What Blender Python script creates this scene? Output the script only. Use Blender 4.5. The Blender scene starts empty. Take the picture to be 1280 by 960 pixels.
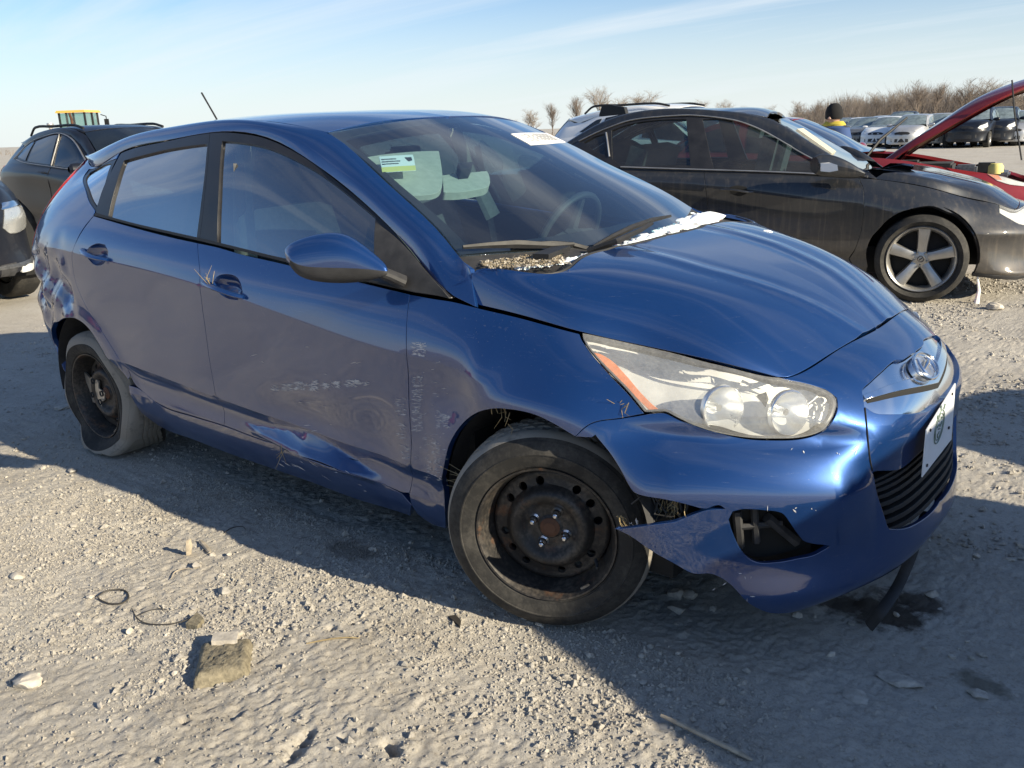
import bpy, bmesh, math, random
import numpy as np
from mathutils import Vector, Matrix, geometry
from mathutils.bvhtree import BVHTree
rad = math.radians
random.seed(7); RNG = np.random.default_rng(11)
scene = bpy.context.scene
COL = scene.collection

# ------------------------------------------------------------------ camera
CAM = np.array([1.411, -2.580, 1.404]); YAW, PIT, ROL, FPX = 130.07, 16.68, -2.32, 1113.6
def _basis():
    y, p, ro = rad(YAW), rad(PIT), rad(ROL)
    f = np.array([math.cos(y)*math.cos(p), math.sin(y)*math.cos(p), -math.sin(p)])
    r = np.array([math.sin(y), -math.cos(y), 0.0]); u = np.cross(r, f)
    c, s = math.cos(ro), math.sin(ro)
    return c*r+s*u, -s*r+c*u, f
CR, CU, CF = _basis()
cd = bpy.data.cameras.new('camera'); cam = bpy.data.objects.new('camera', cd); COL.objects.link(cam)
m = Matrix.Identity(4)
for k in range(3):
    m[k][0], m[k][1], m[k][2], m[k][3] = CR[k], CU[k], -CF[k], CAM[k]
cam.matrix_world = m
cd.sensor_fit = 'HORIZONTAL'; cd.sensor_width = 36.0; cd.lens = 36.0*FPX/1280.0
cd.clip_start = 0.05; cd.clip_end = 9000
scene.camera = cam
def view_ray(x, y):
    d = CF + CR*(x-640)/FPX + CU*(480-y)/FPX
    return d/np.linalg.norm(d)
def on_plane(x, y, axis, val):
    d = view_ray(x, y); return CAM + d*((val-CAM[axis])/d[axis])
def project(P):
    d = np.asarray(P, float)-CAM; z = d@CF
    return np.stack([640+FPX*(d@CR)/z, 480-FPX*(d@CU)/z], -1)

# ------------------------------------------------------------------ world, sun, exposure
SUN_TO = np.array([2.18, 0.20, 1.0]); SUN_TO /= np.linalg.norm(SUN_TO)
SUN_EL = math.asin(SUN_TO[2])
scene.view_settings.view_transform = 'Standard'; scene.view_settings.look = 'None'
scene.view_settings.gamma = 1.0; scene.view_settings.use_curve_mapping = False
scene.view_settings.exposure = 1.2
world = bpy.data.worlds.new('World'); scene.world = world; world.use_nodes = True
def build_world():
    nt = world.node_tree; nt.nodes.clear(); N = nt.nodes.new; L = nt.links.new
    out = N('ShaderNodeOutputWorld'); bg = N('ShaderNodeBackground'); bg.inputs['Strength'].default_value = 0.069
    sky = N('ShaderNodeTexSky'); sky.sky_type = 'NISHITA'; sky.sun_disc = False
    sky.sun_elevation = SUN_EL
    sky.sun_rotation = math.atan2(SUN_TO[0], SUN_TO[1])
    sky.air_density = 1.0; sky.dust_density = 0.35; sky.ozone_density = 2.2; sky.altitude = 200
    # thin cirrus: streaky noise on the sky direction projected to a high plane
    tc = N('ShaderNodeTexCoord'); sep = N('ShaderNodeSeparateXYZ'); L(tc.outputs['Generated'], sep.inputs[0])
    zz = N('ShaderNodeMath'); zz.operation = 'ADD'; zz.inputs[1].default_value = 0.12; L(sep.outputs['Z'], zz.inputs[0])
    dx = N('ShaderNodeMath'); dx.operation = 'DIVIDE'; L(sep.outputs['X'], dx.inputs[0]); L(zz.outputs[0], dx.inputs[1])
    dy = N('ShaderNodeMath'); dy.operation = 'DIVIDE'; L(sep.outputs['Y'], dy.inputs[0]); L(zz.outputs[0], dy.inputs[1])
    cmb = N('ShaderNodeCombineXYZ'); L(dx.outputs[0], cmb.inputs[0]); L(dy.outputs[0], cmb.inputs[1])
    mp = N('ShaderNodeMapping'); mp.inputs['Rotation'].default_value = (0, 0, rad(-62)); mp.inputs['Scale'].default_value = (0.16, 1.1, 1)
    L(cmb.outputs[0], mp.inputs[0])
    no = N('ShaderNodeTexNoise'); no.inputs['Scale'].default_value = 1.3; no.inputs['Detail'].default_value = 8; no.inputs['Roughness'].default_value = 0.6
    no.inputs['Distortion'].default_value = 0.6; L(mp.outputs[0], no.inputs['Vector'])
    rp = N('ShaderNodeValToRGB'); rp.color_ramp.elements[0].position = 0.45; rp.color_ramp.elements[1].position = 0.72
    rp.color_ramp.elements[0].color = (0, 0, 0, 1); rp.color_ramp.elements[1].color = (0.62, 0.62, 0.62, 1)
    L(no.outputs['Fac'], rp.inputs[0])
    # fade out below the horizon and towards the zenith
    fz = N('ShaderNodeMapRange'); fz.inputs['From Min'].default_value = 0.0; fz.inputs['From Max'].default_value = 0.05
    L(sep.outputs['Z'], fz.inputs['Value'])
    mu = N('ShaderNodeMath'); mu.operation = 'MULTIPLY'; L(rp.outputs[0], mu.inputs[0]); L(fz.outputs[0], mu.inputs[1])
    mx = N('ShaderNodeMixRGB'); L(mu.outputs[0], mx.inputs[0]); mx.inputs[2].default_value = (5.6, 6.0, 6.3, 1)
    wb = N('ShaderNodeMixRGB'); wb.blend_type = 'MULTIPLY'; wb.inputs[0].default_value = 1.0; L(sky.outputs[0], wb.inputs[1]); wb.inputs[2].default_value = (.65, .785, .945, 1)
    hz = N('ShaderNodeMapRange'); hz.interpolation_type = 'SMOOTHSTEP'; hz.inputs['From Min'].default_value = .18; hz.inputs['From Max'].default_value = -.01; hz.inputs['To Min'].default_value = 0.0; hz.inputs['To Max'].default_value = .85; L(sep.outputs['Z'], hz.inputs['Value'])
    mh = N('ShaderNodeMixRGB'); L(hz.outputs[0], mh.inputs[0]); L(wb.outputs[0], mh.inputs[1]); mh.inputs[2].default_value = (5.6, 5.95, 6.0, 1)     # pale haze low on the horizon
    L(mh.outputs[0], mx.inputs[1])
    L(mx.outputs[0], bg.inputs['Color']); L(bg.outputs[0], out.inputs['Surface'])
build_world()
sd = bpy.data.lights.new('sun', 'SUN'); sd.energy = 4.0; sd.angle = rad(0.53); sd.color = (1.0, 0.88, 0.66)
sun = bpy.data.objects.new('sun', sd); COL.objects.link(sun)
sun.rotation_euler = Vector(SUN_TO).to_track_quat('Z', 'Y').to_euler(); sun.location = (20, 2, 10)

# ------------------------------------------------------------------ helpers: objects
def empty(name, label, cat, loc=(0, 0, 0), rz=0.0, group=None):
    o = bpy.data.objects.new(name, None); COL.objects.link(o); o.location = loc; o.rotation_euler = (0, 0, rz)
    o.empty_display_size = 0.2
    tag(o, label, cat, group); return o
def tag(o, label=None, cat=None, group=None, kind=None):
    if label: o['label'] = label
    if cat: o['category'] = cat
    if group: o['group'] = group
    if kind: o['kind'] = kind
    return o
def world_m(o):
    M = o.matrix_basis.copy()
    while o.parent: o = o.parent; M = o.matrix_basis @ M
    return M
def mk(name, V, F, mats, parent=None, local=False, smooth=True, normals=None, mat_idx=None):
    """link verts/faces as one mesh object; V in world space unless local"""
    V = np.asarray(V, float)
    me = bpy.data.meshes.new(name)
    if parent is not None and not local:
        Mi = np.array(world_m(parent).inverted()); V = V@Mi[:3, :3].T + Mi[:3, 3]
        if normals is not None: normals = np.asarray(normals)@Mi[:3, :3].T
    me.from_pydata([tuple(v) for v in V], [], [tuple(int(i) for i in f) for f in F])
    if not isinstance(mats, (list, tuple)): mats = [mats]
    for mm in mats: me.materials.append(mm)
    if mat_idx is not None: me.polygons.foreach_set('material_index', np.asarray(mat_idx, np.int32))
    me.polygons.foreach_set('use_smooth', np.full(len(me.polygons), bool(smooth)))
    me.update()
    if normals is not None:
        n = np.asarray(normals, float); n /= np.maximum(np.linalg.norm(n, axis=1, keepdims=True), 1e-9)
        me.normals_split_custom_set([tuple(a) for a in n])
    o = bpy.data.objects.new(name, me); COL.objects.link(o)
    if parent is not None: o.parent = parent
    return o
def auto_smooth(o, ang=35):
    """mark edges sharper than ang so that smooth shading keeps them crisp"""
    me = o.data; bm = bmesh.new(); bm.from_mesh(me)
    for e in bm.edges:
        if len(e.link_faces) == 2 and e.calc_face_angle(0) > rad(ang): e.smooth = False
    bm.to_mesh(me); bm.free(); return o
class MB:
    """mesh buffer: collects shapes, build() links them as one object"""
    def __init__(s): s.V = []; s.F = []; s.n = 0; s.M = []
    def add(s, V, F, mi=0):
        V = np.asarray(V, float).reshape(-1, 3)
        s.V.append(V); s.F += [tuple(i+s.n for i in f) for f in F]; s.M += [mi]*len(F); s.n += len(V); return s
    def box(s, c, d, rot=None, mi=0, taper=1.0):
        c = np.array(c, float); h = np.array(d, float)/2
        v = np.array([[x, y, z] for z in (-1, 1) for y in (-1, 1) for x in (-1, 1)], float)
        v[4:, :2] *= taper; v = v*h
        if rot is not None: v = v@np.array(rot).T
        return s.add(v+c, [(0, 2, 3, 1), (4, 5, 7, 6), (0, 1, 5, 4), (2, 6, 7, 3), (0, 4, 6, 2), (1, 3, 7, 5)], mi)
    def tube(s, pts, r, n=8, cap=True, mi=0, squash=None):
        pts = np.asarray(pts, float); k = len(pts); r = np.broadcast_to(np.asarray(r, float), (k,))
        T = np.gradient(pts, axis=0); T /= np.maximum(np.linalg.norm(T, axis=1, keepdims=True), 1e-9)
        up = np.array([0, 0, 1.0]) if abs(T[0][2]) < .9 else np.array([1.0, 0, 0])
        V = []; a = np.linspace(0, 2*math.pi, n, endpoint=False)
        for i in range(k):
            X = np.cross(up, T[i]); X /= max(np.linalg.norm(X), 1e-9); Y = np.cross(T[i], X); up = Y
            q = squash if squash else 1.0
            V.append(pts[i]+r[i]*(np.outer(np.cos(a), X)+q*np.outer(np.sin(a), Y)))
        V = np.concatenate(V); F = []
        for i in range(k-1):
            for j in range(n):
                j2 = (j+1) % n; F.append((i*n+j, i*n+j2, (i+1)*n+j2, (i+1)*n+j))
        if cap: F.append(tuple(range(n))[::-1]); F.append(tuple((k-1)*n+j for j in range(n)))
        return s.add(V, F, mi)
    def lathe(s, prof, n=48, axis='y', c=(0, 0, 0), mi=0, closed=False):
        """prof: list of (radius, offset along axis)"""
        prof = np.asarray(prof, float); a = np.linspace(0, 2*math.pi, n, endpoint=False); k = len(prof); V = []
        for r, o in prof:
            ca, sa = r*np.cos(a), r*np.sin(a); oo = np.full(n, o)
            V.append(np.stack({'y': (ca, oo, sa), 'z': (ca, sa, oo), 'x': (oo, ca, sa)}[axis], -1))
        V = np.concatenate(V)+np.array(c); F = []
        for i in range(k if closed else k-1):
            i2 = (i+1) % k
            for j in range(n):
                j2 = (j+1) % n; F.append((i*n+j, i2*n+j, i2*n+j2, i*n+j2))
        return s.add(V, F, mi)
    def prism(s, poly, axis, a, b, mi=0):
        """extrude a 2-D polygon from a to b along axis"""
        poly = np.asarray(poly, float); n = len(poly)
        def put(v):
            o = np.full(n, v); p, q = poly[:, 0], poly[:, 1]
            return np.stack({'x': (o, p, q), 'y': (p, o, q), 'z': (p, q, o)}[axis], -1)
        V = np.concatenate([put(a), put(b)])
        F = [tuple(range(n))[::-1], tuple(range(n, 2*n))]+[(i, (i+1) % n, n+(i+1) % n, n+i) for i in range(n)]
        return s.add(V, F, mi)
    def grid(s, G, mi=0, flip=False):
        G = np.asarray(G, float); a, b = G.shape[:2]; F = []
        for i in range(a-1):
            for j in range(b-1):
                f = (i*b+j, i*b+j+1, (i+1)*b+j+1, (i+1)*b+j); F.append(f[::-1] if flip else f)
        return s.add(G.reshape(-1, 3), F, mi)
    def xform(s, M):
        M = np.array(M); s.V = [v@M[:3, :3].T+M[:3, 3] for v in s.V]; return s
    def build(s, name, mats, parent=None, smooth=True, ang=35, local=False):
        o = mk(name, np.concatenate(s.V), s.F, mats, parent, local, smooth, mat_idx=s.M)
        bm = bmesh.new(); bm.from_mesh(o.data); bmesh.ops.recalc_face_normals(bm, faces=bm.faces[:])
        if smooth:
            for e in bm.edges:
                if len(e.link_faces) == 2 and e.calc_face_angle(0) > rad(ang): e.smooth = False
        bm.to_mesh(o.data); bm.free()
        return o
def rotz(a): c, s_ = math.cos(a), math.sin(a); return np.array([[c, -s_, 0], [s_, c, 0], [0, 0, 1.0]])
def roty(a): c, s_ = math.cos(a), math.sin(a); return np.array([[c, 0, s_], [0, 1, 0], [-s_, 0, c]])
def rotx(a): c, s_ = math.cos(a), math.sin(a); return np.array([[1, 0, 0], [0, c, -s_], [0, s_, c]])
def m4(R=None, t=(0, 0, 0)):
    M = np.eye(4)
    if R is not None: M[:3, :3] = R
    M[:3, 3] = t; return M

# ------------------------------------------------------------------ helpers: splines and body surfaces
def nspline(t, X, q):
    t = np.asarray(t, float); X = np.asarray(X, float); n = len(t); q = np.asarray(q, float)
    sh = X.shape[1:]; X = X.reshape(n, -1)
    if n == 2:
        w = ((q-t[0])/(t[1]-t[0]))[:, None]; return (X[0]*(1-w)+X[1]*w).reshape((len(q),)+sh)
    h = np.diff(t); A = np.eye(n); b = np.zeros_like(X)
    for i in range(1, n-1):
        A[i, i-1], A[i, i], A[i, i+1] = h[i-1], 2*(h[i-1]+h[i]), h[i]
        b[i] = 6*((X[i+1]-X[i])/h[i]-(X[i]-X[i-1])/h[i-1])
    Mm = np.linalg.solve(A, b); k = np.clip(np.searchsorted(t, q, 'right')-1, 0, n-2)
    a_ = (t[k+1]-q)[:, None]; b_ = (q-t[k])[:, None]; hh = h[k][:, None]
    r = (Mm[k]*a_**3+Mm[k+1]*b_**3)/(6*hh)+(X[k]/hh-Mm[k]*hh/6)*a_+(X[k+1]/hh-Mm[k+1]*hh/6)*b_
    return r.reshape((len(q),)+sh)
def inside(P, poly):
    x, y = P[:, 0][:, None], P[:, 1][:, None]; a = poly; b = np.roll(poly, -1, 0)
    c = ((a[:, 1] > y) != (b[:, 1] > y)) & (x < (b[:, 0]-a[:, 0])*(y-a[:, 1])/np.where(b[:, 1] == a[:, 1], 1e-12, b[:, 1]-a[:, 1])+a[:, 0])
    return c.sum(1) % 2 == 1
def seg_dist(P, poly):
    a = poly; b = np.roll(poly, -1, 0); d = b-a; L = np.maximum((d**2).sum(1), 1e-14); best = np.full(len(P), 1e9)
    for i in range(len(a)):
        t = np.clip(((P-a[i])@d[i])/L[i], 0, 1); best = np.minimum(best, np.hypot(*(P-a[i]-t[:, None]*d[i]).T))
    return best
def smooth_poly(p, corner=40, closed=True, sub=6):
    """spline through the points of a polygon, keeping its corners"""
    p = np.asarray(p, float); n = len(p); out = []
    def ang(i):
        a, b, c = p[(i-1) % n], p[i], p[(i+1) % n]; u, v = b-a, c-b
        return math.degrees(math.acos(np.clip(u@v/max(np.linalg.norm(u)*np.linalg.norm(v), 1e-12), -1, 1)))
    cor = [ang(i) > corner if (closed or 0 < i < n-1) else True for i in range(n)]
    for i in range(n if closed else n-1):
        a, b = p[i], p[(i+1) % n]; L = np.linalg.norm(b-a)
        t0 = (b-a) if cor[i] else (p[(i+1) % n]-p[(i-1) % n]); t1 = (b-a) if cor[(i+1) % n] else (p[(i+2) % n]-p[i])
        t0 = t0/max(np.linalg.norm(t0), 1e-12)*L; t1 = t1/max(np.linalg.norm(t1), 1e-12)*L
        for s_ in np.linspace(0, 1, sub, endpoint=False):
            h = (2*s_**3-3*s_**2+1, s_**3-2*s_**2+s_, -2*s_**3+3*s_**2, s_**3-s_**2)
            out.append(h[0]*a+h[1]*t0+h[2]*b+h[3]*t1)
    if not closed: out.append(p[-1])
    return np.array(out)
class Surf:
    """smooth surface lofted through rows of points (row by row crease or smooth)"""
    def __init__(s, rows, crease=(), nu=260, sv=.014, symm=(False, False), soft=None, out=None, deform=None):
        R = np.array(rows, float); nr, nc = R.shape[:2]
        d = np.linalg.norm(np.diff(R, axis=1), axis=2).mean(0); t = np.concatenate([[0], np.cumsum(d)])
        E = R; te = t
        if symm[0]:
            k = 3; mir = R[:, 1:k+1][:, ::-1]*[1, -1, 1]; E = np.concatenate([mir, E], 1); te = np.concatenate([2*t[0]-t[1:k+1][::-1], te])
        if symm[1]:
            k = 3; mir = R[:, -k-1:-1][:, ::-1]*[1, -1, 1]; E = np.concatenate([E, mir], 1); te = np.concatenate([te, 2*t[-1]-t[-k-1:-1][::-1]])
        s.u = np.linspace(0, t[-1], nu); s.tc = t
        RU = nspline(te, E.transpose(1, 0, 2), s.u).transpose(1, 0, 2)        # nr x nu x 3
        dv = np.linalg.norm(np.diff(RU, axis=0), axis=2).mean(1); tv = np.concatenate([[0], np.cumsum(dv)]); s.tv = tv
        vs = []
        for i in range(nr-1):
            k = max(3, int(round(dv[i]/sv))); vs += list(np.linspace(tv[i], tv[i+1], k, endpoint=False))
        vs += [tv[c]+e for c in crease for e in (-.0025, .0025) if sv < .013]; vs.append(tv[-1]); s.v = np.array(sorted(vs))
        cr = [0]+sorted(crease)+[nr-1]
        sm = nspline(tv, RU, s.v); sh = sm.copy()
        for a, b in zip(cr[:-1], cr[1:]):
            k = (s.v >= tv[a]-1e-9) & (s.v <= tv[b]+1e-9); sh[k] = nspline(tv[a:b+1], RU[a:b+1], s.v[k])
        if soft is None: P = sh
        else:
            w = np.interp(s.u, *soft)[None, :, None]; P = sh*w+sm*(1-w)
        if deform is not None: P = deform(P, s)
        s.P = P; s.vc = [tv[i] for i in crease]
        Pu = np.gradient(P, s.u, axis=1); Pv = np.gradient(P, s.v, axis=0)
        N = np.cross(Pu, Pv); N /= np.maximum(np.linalg.norm(N, axis=2, keepdims=True), 1e-12)
        if out is not None:
            if (N.reshape(-1, 3)@np.array(out)).sum() < 0: N = -N
        s.N = N; s._bvh = None
    def interp(s, A, uv):
        uv = np.asarray(uv, float); i = np.clip(np.searchsorted(s.u, uv[:, 0])-1, 0, len(s.u)-2); j = np.clip(np.searchsorted(s.v, uv[:, 1])-1, 0, len(s.v)-2)
        a = np.clip((uv[:, 0]-s.u[i])/(s.u[i+1]-s.u[i]), 0, 1)[:, None]; b = np.clip((uv[:, 1]-s.v[j])/(s.v[j+1]-s.v[j]), 0, 1)[:, None]
        return (A[j, i]*(1-a)+A[j, i+1]*a)*(1-b)+(A[j+1, i]*(1-a)+A[j+1, i+1]*a)*b
    def pos(s, uv, off=0.0):
        uv = np.atleast_2d(uv); n = s.nrm(uv); return s.interp(s.P, uv)+n*np.asarray(off, float).reshape(-1, 1)
    def nrm(s, uv):
        n = s.interp(s.N, np.atleast_2d(uv)); return n/np.maximum(np.linalg.norm(n, axis=1, keepdims=True), 1e-12)
    def bvh(s):
        if s._bvh is None:
            nv, nu = s.P.shape[:2]; T = []
            for j in range(nv-1):
                for i in range(nu-1):
                    a = j*nu+i; T.append((a, a+1, a+nu+1)); T.append((a, a+nu+1, a+nu))
            s._bvh = BVHTree.FromPolygons([tuple(p) for p in s.P.reshape(-1, 3)], T, all_triangles=True)
        return s._bvh
    def trace(s, pts, M=None):
        """photo points -> surface coordinates (nearest hit of the sight line); M: placement of the surface in the world"""
        out = []; nu = len(s.u); o = CAM; Mi = None
        if M is not None: Mi = np.linalg.inv(M); o = Mi[:3, :3]@CAM+Mi[:3, 3]
        for p in pts:
            if len(p) == 3: out.append((p[1], p[2])); continue
            d = view_ray(*p)
            if Mi is not None: d = Mi[:3, :3]@d
            hit, n, idx, dist = s.bvh().ray_cast(Vector(o), Vector(d))
            if hit is not None:
                c = idx//2; j, i = divmod(c, nu-1)
                if s.N[j, i]@d > 0: hit = None                     # came out at the far side
            if hit is None:
                Q = s.P.reshape(-1, 3)
                if M is not None: Q = Q@M[:3, :3].T+M[:3, 3]
                q = project(Q); bad = (((s.P-o)*s.N).sum(2) > 0).reshape(-1)*1e6; k = int((((q-np.array(p))**2).sum(1)+bad).argmin()); out.append((s.u[k % nu], s.v[k//nu])); continue
            c, w = divmod(idx, 2); j, i = divmod(c, nu-1); h = np.array(hit)
            A, B, C, D = s.P[j, i], s.P[j, i+1], s.P[j+1, i+1], s.P[j+1, i]
            T = (A, B, C) if w == 0 else (A, C, D)
            M3 = np.stack([T[1]-T[0], T[2]-T[0]], 1); ab, *_ = np.linalg.lstsq(M3, h-T[0], rcond=None)
            du, dv = s.u[i+1]-s.u[i], s.v[j+1]-s.v[j]
            if w == 0: uu, vv = ab[0]+ab[1], ab[1]
            else: uu, vv = ab[0], ab[0]+ab[1]
            out.append((s.u[i]+uu*du, s.v[j]+vv*dv))
        return np.array(out)
def inset(poly, g):
    a = np.roll(poly, 1, 0); b = np.roll(poly, -1, 0); e0 = poly-a; e1 = b-poly
    area = 0.5*np.sum(poly[:, 0]*b[:, 1]-b[:, 0]*poly[:, 1]); sg = 1 if area > 0 else -1
    def nn(e): e = e/np.maximum(np.linalg.norm(e, axis=1, keepdims=True), 1e-12); return np.stack([-e[:, 1], e[:, 0]], 1)*sg
    n0, n1 = nn(e0), nn(e1); n = n0+n1; n /= np.maximum(np.linalg.norm(n, axis=1, keepdims=True), 1e-9)
    k = np.clip((n*n1).sum(1), .5, 1)[:, None]
    return poly+n*np.asarray(g).reshape(-1, 1)/k
def panel_data(S, uv, gap=.002, thick=.022, step=.022, holes=(), off=0.0, corner=40, sub=6, keep=None, edge=0.0015, inset_holes=True):
    """trim surface S to polygon uv (with holes); returns V, F, loop normals. keep(uv)->mask of boundary points not inset/flanged"""
    uv = np.asarray(uv, float)
    def met(q):
        e = 1e-3; q = q.mean(0, keepdims=True)
        a = np.linalg.norm(S.interp(S.P, q+[[e, 0]])-S.interp(S.P, q-[[e, 0]]))/(2*e); b = np.linalg.norm(S.interp(S.P, q+[[0, e]])-S.interp(S.P, q-[[0, e]]))/(2*e)
        return np.array([max(a, .05), max(b, .05)])
    sc = met(uv)
    def prep(p, g):
        p = smooth_poly(np.asarray(p, float)*sc, corner, True, sub); q = np.roll(p, -1, 0)
        p = p[np.linalg.norm(q-p, axis=1) > 5e-4]                  # drop doubles
        gg = np.full(len(p), g)
        if keep is not None: gg[keep(p/sc)] = 0.0
        return inset(p, gg)
    B = prep(uv, gap); HL = [prep(h, -gap if inset_holes else gap) for h in holes]
    lo, hi = B.min(0), B.max(0)
    us = np.arange(lo[0], hi[0], step); vs = list(np.arange(lo[1], hi[1], step))
    for c in S.vc:
        c *= sc[1]
        if lo[1] < c < hi[1]: vs = [v for v in vs if abs(v-c) > .35*step]+[c-.004, c, c+.004]
    g = np.array([(a, b) for b in sorted(vs) for a in us]).reshape(-1, 2)
    ok = inside(g, B) & (seg_dist(g, B) > .35*step)
    for h in HL: ok &= ~inside(g, h) & (seg_dist(g, h) > .35*step)
    g = g[ok]
    pts = [B]+HL; E = []; n = 0
    for b in pts: E += [(n+i, n+(i+1) % len(b)) for i in range(len(b))]; n += len(b)
    allp = np.concatenate(pts+[g])
    r = geometry.delaunay_2d_cdt([Vector(p) for p in allp], E, [], 0, 1e-7)
    V2 = np.array([tuple(v) for v in r[0]]); T = np.array(r[2], int).reshape(-1, 3)
    ce = V2[T].mean(1); ok = inside(ce, B)
    for h in HL: ok &= ~inside(ce, h)
    T = T[ok]
    ar = (V2[T[:, 1]]-V2[T[:, 0]]); br = (V2[T[:, 2]]-V2[T[:, 0]]); T = T[np.abs(ar[:, 0]*br[:, 1]-ar[:, 1]*br[:, 0]) > 1e-10]
    q = V2/sc; P = S.pos(q); Nn = S.nrm(q)
    o = off(q) if callable(off) else np.full(len(q), off)
    P = P+Nn*np.asarray(o).reshape(-1, 1)
    # orientation
    f = T[:min(len(T), 200)]; fn = np.cross(P[f[:, 1]]-P[f[:, 0]], P[f[:, 2]]-P[f[:, 0]])
    if (fn*Nn[f[:, 0]]).sum() < 0: T = T[:, ::-1]
    if len(T) == 0: return P[:3], [(0, 1, 2)], np.repeat(Nn[:1], 3, 0)
    # boundary loops
    cnt = {}
    for t in T:
        for a, b in ((t[0], t[1]), (t[1], t[2]), (t[2], t[0])): cnt[(a, b)] = 1
    be = [(a, b) for (a, b) in cnt if (b, a) not in cnt]
    if keep is not None:
        kk = keep(q); be = [(a, b) for a, b in be if not (kk[a] and kk[b])]
    V = [P]; F = [tuple(t) for t in T]; LN = [Nn[t] for t in T]; n = len(P)
    if thick > 0 and be:
        ids = sorted({i for e in be for i in e}); mp = {v: k for k, v in enumerate(ids)}; ids = np.array(ids); m_ = len(ids)
        # outward (in surface) direction per boundary vertex for a small rounded edge
        outd = np.zeros((m_, 3))
        for a, b in be:
            t = P[b]-P[a]; d = np.cross(t, Nn[a]); d /= max(np.linalg.norm(d), 1e-9); outd[mp[a]] += d; outd[mp[b]] += d
        outd /= np.maximum(np.linalg.norm(outd, axis=1, keepdims=True), 1e-9)
        r1 = P[ids]+outd*edge*.7-Nn[ids]*edge*.3; r2 = P[ids]+outd*edge-Nn[ids]*edge; r3 = P[ids]+outd*edge*.6-Nn[ids]*thick
        V += [r1, r2, r3]; n1 = (Nn[ids]+outd*.8); n2 = outd
        for a, b in be:
            i, j = mp[a], mp[b]
            F.append((b, a, n+i, n+j)); LN.append([Nn[b], Nn[a], n1[i], n1[j]])
            F.append((n+j, n+i, n+m_+i, n+m_+j)); LN.append([n1[j], n1[i], n2[i], n2[j]])
            F.append((n+m_+j, n+m_+i, n+2*m_+i, n+2*m_+j)); LN.append([n2[j], n2[i], n2[i], n2[j]])
    return np.concatenate(V), F, np.concatenate([np.asarray(l) for l in LN])
def mirror_data(d):
    V, F, LN = d; V = V*[1, -1, 1]; out = []; k = 0; Fn = []
    for f in F:
        n = len(f); Fn.append(tuple(f[::-1])); out.append(LN[k:k+n][::-1]*[1, -1, 1]); k += n
    return V, Fn, np.concatenate(out)
def join_data(*ds):
    V = []; F = []; L = []; n = 0
    for d in ds: V.append(d[0]); F += [tuple(i+n for i in f) for f in d[1]]; L.append(d[2]); n += len(d[0])
    return np.concatenate(V), F, np.concatenate(L)
def mkd(name, d, mats, parent, M=None):
    V, F, L = d
    if M is not None: V = V@M[:3, :3].T+M[:3, 3]; L = L@M[:3, :3].T
    return mk(name, V, F, mats, parent, normals=L)
# ------------------------------------------------------------------ materials
def new_mat(name):
    m = bpy.data.materials.new(name); m.use_nodes = True; nt = m.node_tree; nt.nodes.clear()
    out = nt.nodes.new('ShaderNodeOutputMaterial'); return m, nt, out
def noise(nt, vec, scale, detail=4, rough=.55, dist=0.0):
    n = nt.nodes.new('ShaderNodeTexNoise'); n.inputs['Scale'].default_value = scale; n.inputs['Detail'].default_value = detail
    n.inputs['Roughness'].default_value = rough; n.inputs['Distortion'].default_value = dist
    if vec is not None: nt.links.new(vec, n.inputs['Vector'])
    return n.outputs['Fac']
def ramp(nt, fac, stops):
    r = nt.nodes.new('ShaderNodeValToRGB'); e = r.color_ramp.elements
    while len(e) < len(stops): e.new(0.5)
    for k, (p, c) in enumerate(stops):
        e[k].position = p; e[k].color = (*c, 1) if hasattr(c, '__len__') else (c, c, c, 1)
    nt.links.new(fac, r.inputs[0]); return r.outputs[0]
def mixc(nt, fac, a, b, mode='MIX'):
    n = nt.nodes.new('ShaderNodeMixRGB'); n.blend_type = mode
    for i, v in ((0, fac), (1, a), (2, b)):
        if hasattr(v, 'is_output') or isinstance(v, bpy.types.NodeSocket): nt.links.new(v, n.inputs[i])
        elif i == 0: n.inputs[0].default_value = v
        else: n.inputs[i].default_value = (*v, 1)
    return n.outputs[0]
def mth(nt, op, a, b=None, clamp=False):
    n = nt.nodes.new('ShaderNodeMath'); n.operation = op; n.use_clamp = clamp
    for i, v in ((0, a), (1, b)):
        if v is None: continue
        if isinstance(v, bpy.types.NodeSocket): nt.links.new(v, n.inputs[i])
        else: n.inputs[i].default_value = v
    return n.outputs[0]
def coord(nt, which='Object', scale=None, rot=None):
    t = nt.nodes.new('ShaderNodeTexCoord').outputs[which]
    if scale or rot:
        m = nt.nodes.new('ShaderNodeMapping'); nt.links.new(t, m.inputs[0])
        if scale: m.inputs['Scale'].default_value = scale
        if rot: m.inputs['Rotation'].default_value = rot
        t = m.outputs[0]
    return t
def bump(nt, h, strength=.3, dist=.01, prev=None):
    b = nt.nodes.new('ShaderNodeBump'); b.inputs['Strength'].default_value = strength; b.inputs['Distance'].default_value = dist
    nt.links.new(h, b.inputs['Height'])
    if prev is not None: nt.links.new(prev, b.inputs['Normal'])
    return b.outputs[0]
def pbsdf(nt, out, base=None, rough=None, normal=None, **kw):
    p = nt.nodes.new('ShaderNodeBsdfPrincipled')
    def put(key, v):
        s = p.inputs[key]
        if isinstance(v, bpy.types.NodeSocket): nt.links.new(v, s)
        elif hasattr(v, '__len__') and len(v) == 3 and s.type == 'RGBA': s.default_value = (*v, 1)
        else: s.default_value = v
    if base is not None: put('Base Color', base)
    if rough is not None: put('Roughness', rough)
    if normal is not None: nt.links.new(normal, p.inputs['Normal'])
    for k, v in kw.items(): put(k.replace('_', ' '), v)
    if out is not None: nt.links.new(p.outputs[0], out.inputs['Surface'])
    return p
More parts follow.
